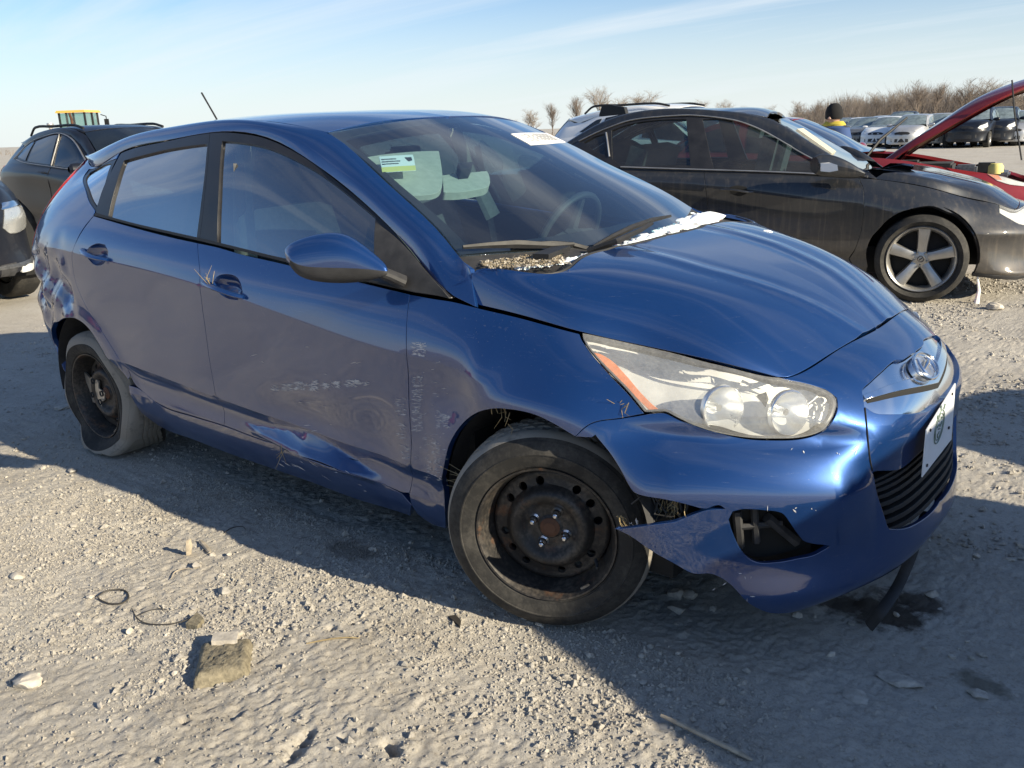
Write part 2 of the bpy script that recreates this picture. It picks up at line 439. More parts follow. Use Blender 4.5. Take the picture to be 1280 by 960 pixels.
def simple(name, base, rough=.5, metal=0.0, var=.15, scale=8.0, bmp=0.0, bscale=60, **kw):
    m, nt, out = new_mat(name); c = coord(nt)
    n = noise(nt, c, scale, 5)
    lo = tuple(max(0, v*(1-var)) for v in base); hi = tuple(min(1, v*(1+var)) for v in base)
    col = ramp(nt, n, [(.3, lo), (.7, hi)])
    rr = mth(nt, 'ADD', mth(nt, 'MULTIPLY', n, .2), rough-.1, True)
    nm = bump(nt, noise(nt, c, bscale, 6), bmp, .004) if bmp else None
    pbsdf(nt, out, col, rr, nm, Metallic=metal, **kw); return m
def paint(name, base, metal=.55, rough=.38, dust=.35, dust_col=(.34, .30, .26), zlow=.55, low=.5, scratch=.25, coat=1.0, coat_rough=.02, dscale=1.0, streak=0.0, ior=1.55, specks=0.0):
    """clear-coated car paint under a film of road dust (heavier low on the body)"""
    m, nt, out = new_mat(name); c = coord(nt)
    fl = noise(nt, c, 900, 1); base2 = mixc(nt, mth(nt, 'MULTIPLY', fl, .5), base, tuple(min(1, v*1.5+.01) for v in base))
    big = noise(nt, c, 2.2*dscale, 6, .62); mid = noise(nt, c, 14*dscale, 6, .7); fine = noise(nt, c, 160*dscale, 3, .7)
    sep = nt.nodes.new('ShaderNodeSeparateXYZ'); nt.links.new(c, sep.inputs[0])
    h = nt.nodes.new('ShaderNodeMapRange'); nt.links.new(sep.outputs['Z'], h.inputs['Value']); h.inputs['From Min'].default_value = zlow; h.inputs['From Max'].default_value = .12
    d = mth(nt, 'MULTIPLY', big, mid); d = mth(nt, 'MULTIPLY', d, mth(nt, 'ADD', mth(nt, 'MULTIPLY', fine, .9), .5))
    d = mth(nt, 'MULTIPLY', d, dust*2.2)
    d = mth(nt, 'ADD', d, mth(nt, 'MULTIPLY', mth(nt, 'MULTIPLY', h.outputs[0], mid), low))
    if streak:
        cs = coord(nt, 'Object', (26, 26, 1.5)); st = noise(nt, cs, 1.0, 5, .65); st = ramp(nt, st, [(.5, 0.0), (.78, 1.0)])
        d = mth(nt, 'ADD', d, mth(nt, 'MULTIPLY', mth(nt, 'MULTIPLY', st, big), streak))
    d = mth(nt, 'MINIMUM', d, .85)
    # specks of dried mud
    sp = ramp(nt, noise(nt, c, 75*dscale, 2, .5), [(.715, 0.0), (.74, 1.0)]); sp = mth(nt, 'MULTIPLY', sp, mth(nt, 'MULTIPLY', mid, dust*1.3))
    d = mth(nt, 'MAXIMUM', d, sp)
    if specks:                                                   # dried drops and fine grit stuck to the paint
        s2 = ramp(nt, noise(nt, c, 210, 2, .5), [(.70, 0.0), (.735, 1.0)]); s3 = ramp(nt, noise(nt, c, 46, 3, .6), [(.66, 0.0), (.72, .5), (.75, 0.0)])
        s4 = mth(nt, 'MULTIPLY', mth(nt, 'MAXIMUM', s2, s3), mth(nt, 'MULTIPLY', ramp(nt, noise(nt, c, 3.1, 5, .6), [(.42, 0.0), (.68, 1.0)]), specks)); d = mth(nt, 'MAXIMUM', d, s4)
    col = mixc(nt, d, base2, dust_col)
    # hairline scratches
    cs = coord(nt, 'Object', (3, 3, 55), (rad(6), rad(9), 0)); s1 = ramp(nt, noise(nt, cs, 4, 3, .5), [(.695, 0.0), (.70, 1.0), (.706, 0.0)])
    s1 = mth(nt, 'MULTIPLY', s1, mth(nt, 'MULTIPLY', mid, scratch)); col = mixc(nt, s1, col, (.45, .47, .5))
    me = mth(nt, 'MULTIPLY', mth(nt, 'SUBTRACT', 1.0, d), metal)
    ro = mth(nt, 'ADD', rough, mth(nt, 'MULTIPLY', d, .45), True)
    cw = mth(nt, 'MULTIPLY', mth(nt, 'SUBTRACT', 1.0, mth(nt, 'MULTIPLY', d, .9)), coat)
    cr = mth(nt, 'ADD', coat_rough-.008, mth(nt, 'MULTIPLY', mth(nt, 'ADD', d, mth(nt, 'MULTIPLY', big, .02)), .22), True)
    nm = bump(nt, noise(nt, c, 420, 2), .012, .002)               # orange peel
    p = pbsdf(nt, out, col, ro, nm, Metallic=me, Coat_Weight=cw, Coat_Roughness=cr, Coat_IOR=ior, Specular_IOR_Level=.22)
    nt.links.new(nm, p.inputs['Coat Normal']); return m
def glass(name, tint=(.55, .68, .66), dirt=.12, rough=.0, dirt_col=(.42, .40, .37), dscale=3.0, refl=1.0, ior=1.6):
    """thin car glass: tinted see-through sheet, mirror reflection by Fresnel, a film of dirt"""
    m, nt, out = new_mat(name); c = coord(nt); N = nt.nodes.new; L = nt.links.new
    tr = N('ShaderNodeBsdfTransparent'); tr.inputs[0].default_value = (*tint, 1)
    gl = N('ShaderNodeBsdfGlossy'); gl.inputs['Roughness'].default_value = .015+rough
    fr = N('ShaderNodeFresnel'); bf = N('ShaderNodeNewGeometry'); io = N('ShaderNodeMapRange'); io.inputs['To Min'].default_value = ior; io.inputs['To Max'].default_value = 1/ior
    L(bf.outputs['Backfacing'], io.inputs['Value']); L(io.outputs[0], fr.inputs['IOR'])
    f2 = mth(nt, 'MULTIPLY', fr.outputs[0], 1.4*refl, True)
    a = N('ShaderNodeMixShader'); L(f2, a.inputs[0]); L(tr.outputs[0], a.inputs[1]); L(gl.outputs[0], a.inputs[2])
    di = N('ShaderNodeBsdfDiffuse'); di.inputs[0].default_value = (*dirt_col, 1)
    d = mth(nt, 'MULTIPLY', noise(nt, c, dscale, 7, .7), mth(nt, 'ADD', noise(nt, c, 130, 3, .7), .35)); d = mth(nt, 'MULTIPLY', d, dirt*2.0, True)
    b = N('ShaderNodeMixShader'); L(d, b.inputs[0]); L(a.outputs[0], b.inputs[1]); L(di.outputs[0], b.inputs[2]); L(b.outputs[0], out.inputs['Surface'])
    return m
M = {}
M['blue'] = paint('blue_paint', (.0001, .0300, .135), metal=.48, rough=.33, dust=.03, low=.12, scratch=.4, dust_col=(.24, .24, .26), ior=1.9, specks=.45)
M['volvo'] = paint('dark_grey_paint', (.014, .017, .022), metal=.3, rough=.4, dust=.05, low=.48, zlow=.72, streak=.38, dust_col=(.22, .18, .135), scratch=.1)
M['black_paint'] = paint('black_paint', (.004, .006, .012), metal=.0, rough=.35, dust=.02, low=.06, coat=.25, dust_col=(.30, .26, .22))
M['red_paint'] = paint('red_paint', (.20, .008, .014), metal=.35, rough=.35, dust=.08, low=.4)
M['silver_paint'] = paint('silver_paint', (.42, .43, .44), metal=.6, rough=.4, dust=.25)
M['white_paint'] = paint('white_paint', (.72, .73, .72), metal=0, rough=.4, dust=.2)
M['grey_paint'] = paint('grey_paint', (.10, .11, .12), metal=.5, rough=.4, dust=.3)
M['tan_paint'] = paint('tan_paint', (.34, .29, .22), metal=.4, rough=.4, dust=.3)
M['yellow_paint'] = paint('yellow_paint', (.62, .36, .04), metal=0, rough=.5, dust=.35)
M['glass_side'] = glass('side_window_glass', (.22, .32, .36), .04, dscale=5, refl=2.1, ior=2.0)
M['glass_wind'] = glass('windscreen_glass', (.60, .80, .84), .012, dscale=2.0, refl=1.5, ior=1.75)
M['glass_dark'] = glass('dark_window_glass', (.12, .16, .17), .04)
M['lens'] = glass('clear_lamp_lens', (.95, .96, .95), .20, dirt_col=(.75, .74, .70), dscale=9)
M['black_trim'] = simple('black_plastic_trim', (.012, .012, .013), .62, var=.3, scale=30, bmp=.05)
M['frame'] = simple('satin_black_frame', (.016, .016, .018), .38, var=.3, scale=12)
M['rough_black'] = simple('unpainted_black_plastic', (.030, .030, .032), .72, var=.35, scale=20, bmp=.12, bscale=200)
M['void'] = simple('dark_underbody', (.008, .008, .008), .9, var=.4)
M['chrome'] = simple('chrome', (.72, .73, .75), .12, 1.0, var=.05)
M['reflector'] = simple('lamp_reflector', (.86, .87, .88), .30, 1.0, var=.06)
M['alloy'] = simple('silver_alloy', (.45, .44, .42), .38, .85, var=.15)
M['dull_metal'] = simple('dull_metal', (.22, .22, .22), .45, .9, var=.3, scale=40)
M['amber'] = simple('amber_reflector', (.75, .20, .03), .22, var=.12, scale=60, bmp=.3, bscale=160, Coat_Weight=1.0)
M['red_lens'] = simple('red_lamp_lens', (.30, .012, .016), .15, var=.15, Coat_Weight=1.0)
M['white_plate'] = simple('plate_white', (.72, .74, .76), .45, var=.06)
M['plate_green'] = simple('plate_print_green', (.18, .24, .20), .5, var=.5, scale=90)
M['ink'] = simple('printed_ink', (.03, .03, .035), .6)
M['paper'] = simple('white_paper', (.82, .82, .80), .7, var=.03)
M['yellow_paper'] = simple('yellow_paper', (.75, .66, .22), .7, var=.05)
M['beige'] = simple('beige_trim_cloth', (.46, .44, .36), .8, var=.10, scale=40)
M['grey_cloth'] = simple('grey_seat_cloth', (.060, .062, .066), .9, var=.3, scale=50)
M['dash'] = simple('dark_dashboard', (.026, .028, .030), .6, var=.3, bmp=.2, bscale=250)
M['wheel_rim_leather'] = simple('steering_wheel_rubber', (.05, .05, .052), .45)
M['snow'] = simple('old_snow', (.86, .88, .90), .55, var=.05, bmp=.5, bscale=90, Subsurface_Weight=.15)
M['straw'] = simple('dry_straw', (.30, .23, .12), .8, var=.3)
M['scuff'] = simple('bare_scuff', (.46, .47, .50), .6, var=.25, scale=200)
M['wood'] = simple('weathered_wood', (.36, .31, .24), .85, var=.25, scale=40, bmp=.4)
M['stone'] = simple('pale_limestone', (.46, .42, .36), .9, var=.22, scale=25, bmp=.6, bscale=70)
M['cake'] = simple('dried_mud_cake', (.19, .165, .115), .95, var=.4, scale=60, bmp=.9, bscale=120)
M['rust_brown'] = simple('rusty_metal', (.10, .05, .03), .8, .3, var=.4)
M['cab_glass'] = glass('cab_glass', (.60, .78, .74), .10)
def tyre_mat(name, base=(.022, .021, .020), dust=(.24, .22, .19), amt=.9, lo=.30):
    m, nt, out = new_mat(name); c = coord(nt)
    n = mth(nt, 'MULTIPLY', noise(nt, c, 9, 7, .7), mth(nt, 'ADD', noise(nt, c, 60, 4, .7), .5))
    d = ramp(nt, n, [(lo, 0.0), (lo+.28, amt)])
    pbsdf(nt, out, mixc(nt, d, base, dust), .82, bump(nt, noise(nt, c, 150, 5), .25, .003)); return m
M['tyre'] = tyre_mat('tyre_rubber', base=(.014, .0135, .013), amt=.16, lo=.42)
M['tread'] = tyre_mat('dusty_tread', amt=1.0, lo=.16)
def wheel_mat():
    m, nt, out = new_mat('rusty_black_steel'); c = coord(nt)
    r = ramp(nt, noise(nt, c, 14, 6, .7), [(.56, 0.0), (.68, 1.0)]); dust = ramp(nt, mth(nt, 'MULTIPLY', noise(nt, c, 8, 5), noise(nt, c, 90, 3)), [(.2, 0.0), (.5, .5)])
    col = mixc(nt, mth(nt, 'MULTIPLY', r, .75), (.022, .021, .021), (.12, .060, .032)); col = mixc(nt, dust, col, (.20, .17, .14))
    pbsdf(nt, out, col, .52, bump(nt, noise(nt, c, 120, 5), .15, .002), Metallic=.25); return m
M['steel'] = wheel_mat()
# ------------------------------------------------------------------ the blue hatchback
BASE = (-1.25, 0.0, 0.0)
car = empty('blue_hatchback', 'damaged dark blue five-door hatchback with torn front bumper and bare steel wheels, in the foreground', 'car', BASE)
FA, FR_ = np.array([0.0, .325]), .333          # front wheel arch centre (x, z) and radius
RA, RR_ = np.array([-2.565, .275]), .350
def rows_p1():
    X = {}
    r8 = [(-3.20, 0, 1.02), (-3.19, -.40, 1.02), (-3.08, -.66, 1.04), (-2.85, -.745, 1.075), (-2.45, -.78, 1.083), (-2.0, -.79, 1.050), (-1.5, -.795, 1.013), (-1.0, -.795, .970), (-.55, -.79, .933), (-.28, -.772, .908), (-.07, -.738, .880), (.08, -.705, .852), (.25, -.635, .815), (.42, -.585, .790), (.55, -.503, .748), (.602, -.28, .776), (.617, 0, .780)]
    r7 = [(-3.24, 0, .93), (-3.23, -.42, .93), (-3.11, -.70, .95), (-2.86, -.79, .99), (-2.45, -.825, .997), (-2.0, -.832, .974), (-1.5, -.834, .936), (-1, -.834, .886), (-.55, -.828, .840), (-.28, -.818, .812), (-.06, -.800, .79), (.12, -.765, .77), (.28, -.70, .745), (.47, -.62, .71), (.635, -.47, .69), (.70, -.25, .725), (.715, 0, .735)]
    r6 = [(-3.26, 0, .84), (-3.25, -.43, .84), (-3.14, -.715, .86), (-2.87, -.81, .915), (-2.45, -.848, .922), (-2.0, -.853, .902), (-1.5, -.855, .868), (-1, -.855, .810), (-.55, -.850, .757), (-.28, -.845, .733), (-.06, -.842, .70), (.12, -.815, .69), (.27, -.755, .665), (.48, -.66, .635), (.685, -.475, .62), (.775, -.26, .648), (.793, 0, .655)]
    r5 = [(-3.28, 0, .70), (-3.27, -.44, .70), (-3.15, -.725, .70), (-2.87, -.815, .72), (-2.45, -.845, .72), (-2, -.842, .70), (-1.5, -.842, .67), (-1, -.842, .62), (-.55, -.842, .58), (-.28, -.842, .57), (-.06, -.842, .56), (.12, -.825, .56), (.27, -.79, .55), (.50, -.69, .54), (.712, -.48, .53), (.795, -.26, .54), (.812, 0, .545)]
    r4 = [(-3.28, 0, .56), (-3.27, -.44, .56), (-3.15, -.725, .56), (-2.87, -.812, .52), (-2.45, -.838, .49), (-2, -.838, .462), (-1.5, -.838, .434), (-1, -.838, .407), (-.55, -.838, .388), (-.28, -.838, .395), (-.06, -.835, .44), (.12, -.825, .44), (.27, -.79, .43), (.50, -.675, .42), (.712, -.475, .41), (.80, -.27, .40), (.815, 0, .40)]
    r3 = [(-3.27, 0, .45), (-3.26, -.44, .45), (-3.14, -.715, .45), (-2.87, -.80, .44), (-2.45, -.818, .42), (-2, -.810, .400), (-1.5, -.810, .377), (-1, -.810, .352), (-.55, -.813, .337), (-.28, -.818, .340), (-.06, -.825, .36), (.12, -.82, .36), (.28, -.79, .345), (.51, -.68, .32), (.712, -.48, .30), (.815, -.26, .285), (.835, 0, .28)]
    r2 = [(-3.25, 0, .35), (-3.24, -.44, .35), (-3.12, -.70, .35), (-2.87, -.785, .35), (-2.45, -.81, .34), (-2, -.818, .325), (-1.5, -.818, .316), (-1, -.818, .296), (-.55, -.816, .281), (-.28, -.815, .285), (-.06, -.815, .30), (.12, -.81, .30), (.28, -.78, .28), (.52, -.70, .235), (.70, -.535, .225), (.815, -.27, .23), (.84, 0, .23)]
    r1 = [(-3.2, 0, .28), (-3.19, -.44, .28), (-3.08, -.68, .28), (-2.87, -.77, .28), (-2.45, -.79, .26), (-2, -.80, .24), (-1.5, -.80, .235), (-1, -.80, .225), (-.55, -.80, .22), (-.28, -.80, .22), (-.06, -.795, .24), (.12, -.79, .24), (.28, -.765, .235), (.515, -.695, .19), (.685, -.55, .18), (.80, -.28, .19), (.815, 0, .185)]
    r0 = [(-3.1, 0, .24), (-3.1, -.44, .24), (-3.02, -.64, .24), (-2.85, -.73, .23), (-2.45, -.76, .2), (-2, -.77, .172), (-1.5, -.77, .165), (-1, -.77, .160), (-.55, -.77, .163), (-.28, -.77, .165), (-.06, -.76, .17), (.12, -.76, .17), (.27, -.74, .19), (.50, -.68, .15), (.65, -.555, .145), (.76, -.27, .165), (.78, 0, .16)]
    return [r0, r1, r2, r3, r4, r5, r6, r7, r8]
ROWS = rows_p1()
def gauss(d, s): return np.exp(-(d/s)**2)
def deform_p1(P, s):
    x, y, z = P[..., 0].copy(), P[..., 1].copy(), P[..., 2].copy()
    side = np.clip((-y-.60)/.1, 0, 1)
    for (cx, cz), R, a in ((FA, FR_, .010), (RA, RR_, .012)):           # wheel-arch flares
        d = np.hypot(x-cx, z-cz)
        y -= side*a*np.where(d > R+.012, gauss(d-R-.012, .045), 1.0)*np.clip((z-.22)/.1, 0, 1)
    # crumpled foot of the front door: a ridge that kicks out over the sill
    zr = np.interp(x, [-1.42, -1.30, -1.05, -.99, -.90, -.72, -.64], [.345, .350, .392, .402, .385, .318, .300]); zl = np.interp(x, [-1.42, -1.05, -.64], [.338, .312, .288])
    wx = np.interp(x, [-1.42, -1.25, -1.0, -.8, -.64], [0, .5, 1, .8, 0])
    t = np.clip((zr-z)/np.maximum(zr-zl, .006), 0, 1); t = t*np.clip((z-zl+.012)/.012, 0, 1)
    y -= .056*wx*t**.8*(z < zr)
    # shallow hollow over that ridge, and the big scrape dent ahead of the sill end
    y += .020*gauss(x+.95, .30)*gauss(z-.455, .075)
    y += .016*gauss(x+.62, .12)*gauss(z-.44, .12)
    # pushed-in wing behind the wheel arch with a rolled lip towards the door
    y += .022*gauss(x+.30, .13)*gauss(z-.66, .10)
    y -= .010*gauss(x+.17, .05)*gauss(z-.71, .07)
    y += .008*gauss(x+.42, .05)*gauss(z-.55, .16)
    # crumpled rear quarter behind the door
    k = np.clip((-2.52-x)/.12, 0, 1)*gauss(z-.74, .16)
    y += k*(.016*np.sin(z*23+x*13+.7*np.sin(x*17))+.009*np.sin(x*37-z*29)+.012*np.sin(z*9+1))
    # faint waviness of hand-beaten sheet metal
    y += side*(.0012*np.sin(x*7.1+z*9)+.0009*np.sin(x*15.3-z*6+1))*np.clip((z-.3)/.2, 0, 1)*np.clip((.86-z)/.1, 0, 1)
    # front: hollow under the lamp, proud cheek below it, chin lip
    fr = np.clip((x-.20)/.18, 0, 1); r = np.hypot(x-.1, y)
    nx, ny = np.clip((x-.1)/np.maximum(r, .1), 0, 1), y/np.maximum(r, .1)
    cz = np.interp(y, [-.84, -.5, -.3], [.600, .585, .56])
    w = fr*np.clip((-y-.38)/.12, 0, 1)
    t_ = np.clip((cz+.004-z)/.13, 0, 1); dlt = -.020*gauss(z-cz-.024, .026)+.046*t_*t_*(3-2*t_)*np.where(z < cz-.15, gauss(z-cz+.15, .13), 1.0)
    x += w*dlt*nx; y += w*dlt*ny
    return np.stack([x, y, z], -1)
uc = None
S1 = Surf(ROWS, crease=(2, 4, 6), nu=460, sv=.012, symm=(True, True), soft=None, deform=None, out=(0, -1, 0))
uB = S1.tc
S1 = Surf(ROWS, crease=(2, 4, 6), nu=460, sv=.012, symm=(True, True), soft=([0, uB[8], uB[10], uB[16]], [1, 1, 0, 0]), deform=deform_p1, out=(0, -1, 0))
V_TOP, V_ = S1.v[-1], S1.tv
U_C = S1.u[-1]
G0 = [tuple(p) for p in ROWS[8][:10]]
G3 = [(-2.98, 0, 1.355), (-2.97, -.33, 1.34), (-2.89, -.50, 1.295), (-2.71, -.575, 1.258), (-2.40, -.595, 1.325), (-2.0, -.605, 1.368), (-1.5, -.605, 1.391), (-1.09, -.615, 1.285), (-.60, -.695, 1.072), (-.285, -.782, .918)]
def lerp_rows(a, b, t, bulge, outf):
    return [tuple(np.array(p)*(1-t)+np.array(q)*t+bulge*outf(np.array(p), np.array(q), i)) for i, (p, q) in enumerate(zip(a, b))]
def out_g(p, q, i):
    k = [0, 0, .7, 1, 1, 1, 1, 1, .6, .1][i]
    if i < 2: return np.array([-1.0, 0, .5])
    if i == 2: return np.array([-.7, -.7, .4])
    return np.array([0, -.92*k, .38*k])
S2 = Surf([G0, lerp_rows(G0, G3, .34, .013, out_g), lerp_rows(G0, G3, .68, .013, out_g), G3], nu=320, sv=.012, symm=(True, False), out=(0, -1, 0))
def px(y, *pts): return [tuple(on_plane(a, b, 1, y)) for a, b in pts]
EDGE = [(-2.92, -.485, 1.303), (-2.71, -.525, 1.335), (-2.40, -.54, 1.388), (-2.0, -.545, 1.422), (-1.5, -.55, 1.430), (-1.22, -.545, 1.402), (-1.095, -.534, 1.378)]
WE = [tuple(on_plane(*p, 1, y)) for p, y in (((459, 205), -.578), ((490, 234), -.606), ((521, 262), -.636), ((552, 293), -.668), ((574, 321), -.695))]
RAIL = [(-2.89, -.50, 1.295), (-2.71, -.575, 1.258), (-2.40, -.595, 1.325), (-2.0, -.605, 1.368), (-1.5, -.605, 1.391), (-1.22, -.607, 1.335), (-1.09, -.615, 1.285)]
RAIL += [tuple(on_plane(*p, 1, y)) for p, y in (((430, 232), -.645), ((459, 257), -.665), ((490, 287), -.692), ((523, 325), -.727), ((556, 363), -.762))]
EDGE += WE
RAIL.append((-.235, -.768, .900)); EDGE.append(tuple(on_plane(587, 336, 1, -.728)))
def out_r(p, q, i):
    if i == 0: return np.array([-.6, -.6, .3])
    t = np.array(RAIL[min(i+1, len(RAIL)-1)])-np.array(RAIL[i-1]); n = np.cross(np.array(q)-np.array(p), t); n /= np.linalg.norm(n)
    n = n if n[1] < 0 else -n
    return n*(0 if i >= len(RAIL)-1 else (.45 if i == len(RAIL)-2 else 1))
S3 = Surf([RAIL, lerp_rows(RAIL, EDGE, .33, .017, out_r), lerp_rows(RAIL, EDGE, .67, .017, out_r), EDGE], nu=300, sv=.008, out=(0, -1, .5))
# windscreen: rows base -> top, columns right edge -> centre
we = [WE[4], WE[3], WE[2], WE[1], WE[0], (-1.095, -.534, 1.378)]
ws_rows = []
for k, p in enumerate(we):
    t = k/5.0; c = np.array([-.175, 0, 1.0])*(1-t)+np.array([-1.025, 0, 1.412])*t+np.array([.03, 0, .075])*t*(1-t)*1.2
    h = np.array(p)*.30+c*.70; h[1] = p[1]*.55
    ws_rows.append([p, tuple(h), tuple(c)])
S4 = Surf(ws_rows, nu=120, sv=.02, symm=(False, True), out=(1, 0, 1))
roof_x = [(-2.97, -2.91), (-2.72, -2.71), (-2.40, -2.40), (-2.0, -2.0), (-1.5, -1.5), (-1.20, -1.22), (-1.018, -1.095)]
rz_c = [1.352, 1.392, 1.428, 1.450, 1.454, 1.439, 1.416]
re = EDGE[:7]
S5 = Surf([[re[i] for i in range(7)], [(roof_x[i][0]*.4+roof_x[i][1]*.6, re[i][1]*.66, re[i][2]*.30+rz_c[i]*.70) for i in range(7)], [(roof_x[i][0]*.8+roof_x[i][1]*.2, re[i][1]*.3, re[i][2]*.05+rz_c[i]*.95) for i in range(7)], [(roof_x[i][0], 0, rz_c[i]) for i in range(7)]], nu=160, sv=.02, out=(0, 0, 1))
hood = [[(-.25, -.750, .898), (-.275, -.735, .985), (-.13, -.69, .994), (-.076, -.48, 1.004), (-.073, -.25, 1.008), (-.07, 0, 1.008)],
        [(-.08, -.738, .882), (-.075, -.722, .935), (-.03, -.66, .965), (.05, -.45, .988), (.07, -.25, .988), (.08, 0, .985)],
        [(.06, -.712, .856), (.065, -.692, .902), (.09, -.63, .934), (.19, -.44, .957), (.21, -.25, .958), (.22, 0, .955)],
        [(.22, -.645, .822), (.225, -.628, .860), (.25, -.575, .891), (.33, -.42, .914), (.355, -.24, .918), (.36, 0, .916)],
        [(.40, -.592, .795), (.405, -.572, .818), (.42, -.52, .840), (.46, -.38, .856), (.485, -.22, .862), (.49, 0, .861)],
        [(.543, -.505, .751), (.552, -.488, .760), (.568, -.445, .769), (.598, -.33, .777), (.612, -.19, .781), (.615, 0, .783)]]
def deform_hood(P, s):
    z = P[..., 2].copy(); x, y = P[..., 0], P[..., 1]
    yc = np.interp(x, [-.1, .2, .4, .62], [-.285, -.26, -.20, -.10]); z += .006*np.clip(1-np.abs(y-yc)/.05, 0, 1)     # pressed crease
    z += .004*np.clip((y-yc)/.10, 0, 1)
    return np.stack([x, y, z], -1)
for k_ in range(1, 5):                                                # the leading edge follows the bumper seam
    y_ = hood[5][k_][1]; top_ = S1.P[-1]; sel = top_[:, 0] > .3; q_ = [float(np.interp(y_, top_[sel, 1], top_[sel, a_])) for a_ in (0, 2)]; hood[5][k_] = (q_[0]+.001, y_, q_[1]+.0015)
hr = np.array(hood).transpose(1, 0, 2)
S6 = Surf(hr, nu=180, sv=.012, symm=(False, False), out=(0, 0, 1), deform=deform_hood)
def both(name, S, uv, mat, parent=car, **kw):
    """a panel of the right flank and its mirror image on the left"""
    d = panel_data(S, uv, **kw); return mkd(name, d, mat, parent), mkd(name, mirror_data(d), mat, parent)
def flank(name, S, pts, mat, parent=car, **kw): return both(name, S, S.trace(pts), mat, parent, **kw)
def uv_line(S, P):
    """surface coordinates of 3-D points (nearest grid point, refined along the grid)"""
    out = []
    for p in P:
        d = ((S.P-np.array(p))**2).sum(2); j, i = np.unravel_index(d.argmin(), d.shape); out.append((S.u[i], S.v[j]))
    return out
B = M['blue']
REAR_DOOR = [(117, 270), (134, 275), (165, 284), (215, 297), (247, 304), (250, 345), (255, 400), (261, 445), (269, 492), (280, 532), (241, 520), (202, 507), (172, 484), (165, 474), (155, 456), (132, 422), (112, 392), (97, 360), (91, 335), (92, 310), (104, 287)]
FRONT_DOOR = [(247, 304), (271, 309), (302, 318), (355, 330), (430, 348), (512, 368), (510, 383), (508, 445), (511, 501), (514, 560), (512, 616), (501, 615), (445, 594), (389, 574), (332, 551), (280, 532), (269, 492), (261, 445), (255, 400), (250, 345)]
FENDER = [(512, 368), (540, 373), (566, 377), (604, 386.5), (645, 396), (682, 406), (724, 417), (728, 426), (741, 444), (762, 468), (787, 494), (806, 517), (775, 523), (740, 529), (719, 546), (694, 531), (669, 519), (644, 513), (619, 511), (597, 516), (578, 530), (562, 555), (555, 583), (553, 605), (556, 636), (558, 661), (540, 655), (522, 643), (514, 630), (512, 616), (514, 560), (511, 501), (508, 445), (510, 383)]
CUP_R = [(106, 318), (112, 309), (122, 304.5), (131, 306), (135, 314), (134, 325), (127, 331), (117, 330)]
CUP_F = [(266, 353), (273, 345), (284, 343), (294, 345.5), (300, 353), (303, 365), (297, 375), (283, 372), (272, 364)]
rdoor = both('rear_door', S1, S1.trace(REAR_DOOR), B, gap=.0022, step=.024, holes=[S1.trace(CUP_R)])
fdoor = both('front_door', S1, S1.trace(FRONT_DOOR), B, gap=.0022, step=.020, holes=[S1.trace(CUP_F)])
fender = flank('front_wing', S1, FENDER, B, gap=.0022, step=.020)
# sill under the doors
SILL = [(160, 482), (172, 486), (202, 509), (241, 522), (280, 534), (332, 553), (389, 576), (445, 596), (501, 618), (513, 632), (512, 646), (501, 642), (445, 625), (389, 604), (290, 570), (240, 550), (200, 536), (176, 517)]
sill = flank('sill', S1, SILL, B, gap=.001, off=-.004)
# rear quarter, lower (flank) and upper (pillar) halves, rear bumper
qa = S1.trace([(117, 268), (104, 285), (92, 310), (91, 335), (97, 360), (112, 392), (132, 422), (155, 456), (163, 470), (160, 474), (145, 457), (125, 432), (112, 412), (100, 401), (85, 397), (77, 399), (73, 402)])
u1 = uB[1]*.9
def v_at(row, f=0.0): return V_[row]+f
q_low = list(map(tuple, qa))+[(uB[3]*.97, v_at(5)), (uB[2], v_at(5, .03)), (u1, v_at(5, .03)), (u1, V_TOP), (uB[2], V_TOP), (uB[3], V_TOP)]
quarter = both('rear_quarter_panel', S1, q_low, B, gap=.001, keep=lambda q: q[:, 1] > V_TOP-.004)
bump_r = [(0.0, v_at(0)), (uB[2], v_at(0)), (uB[3]*.995, v_at(0))]+list(map(tuple, S1.trace([(66, 425), (66, 405), (73, 402)])))+[(uB[3]*.97, v_at(5)), (uB[2], v_at(5, .03)), (u1, v_at(5, .03)), (0.0, v_at(5, .03))]
d = panel_data(S1, bump_r, gap=.0018, keep=lambda q: q[:, 0] < .004); mkd('rear_bumper', join_data(d, mirror_data(d)), B, car)
tg = [(0.0, v_at(5, .03)), (u1, v_at(5, .03)), (u1, V_TOP), (0.0, V_TOP)]
d = panel_data(S1, tg, gap=.0018, keep=lambda q: (q[:, 0] < .004) | (q[:, 1] > V_TOP-.004)); mkd('tailgate', join_data(d, mirror_data(d)), B, car)
# greenhouse side: C pillar, windows, frames
U2 = S2.tc; V2T = S2.v[-1]
cp = S2.trace([(150, 190), (128, 232), (117, 268)])
cp_uv = [(U2[1], 0.0), (U2[2], 0.0), (U2[3], 0.0)]+[(cp[2][0], 0.0)]+[tuple(cp[1]), (cp[0][0], V2T), (U2[3], V2T), (U2[2], V2T), (U2[1], V2T)]
qwin = S2.trace([(107, 221), (113, 214), (124, 208), (139, 203.5), (130, 231), (120, 259), (114, 250), (109, 236)])
both('pillar_panel', S2, cp_uv, B, holes=[S2.trace([(104.5, 220), (111, 211), (124, 204), (145, 198), (132, 234), (119.5, 265), (111, 252), (106, 236)])], gap=0.0, thick=.015)
both('quarter_window', S2, qwin, M['glass_side'], gap=0, thick=.003, off=-.008)
qseal = S2.trace([(104.5, 220), (111, 211), (124, 204), (145, 198), (132, 234), (119.5, 265), (111, 252), (106, 236)])
both('quarter_window_seal', S2, qseal, M['frame'], gap=.0005, thick=.012, off=-.003, holes=[qwin], inset_holes=False)
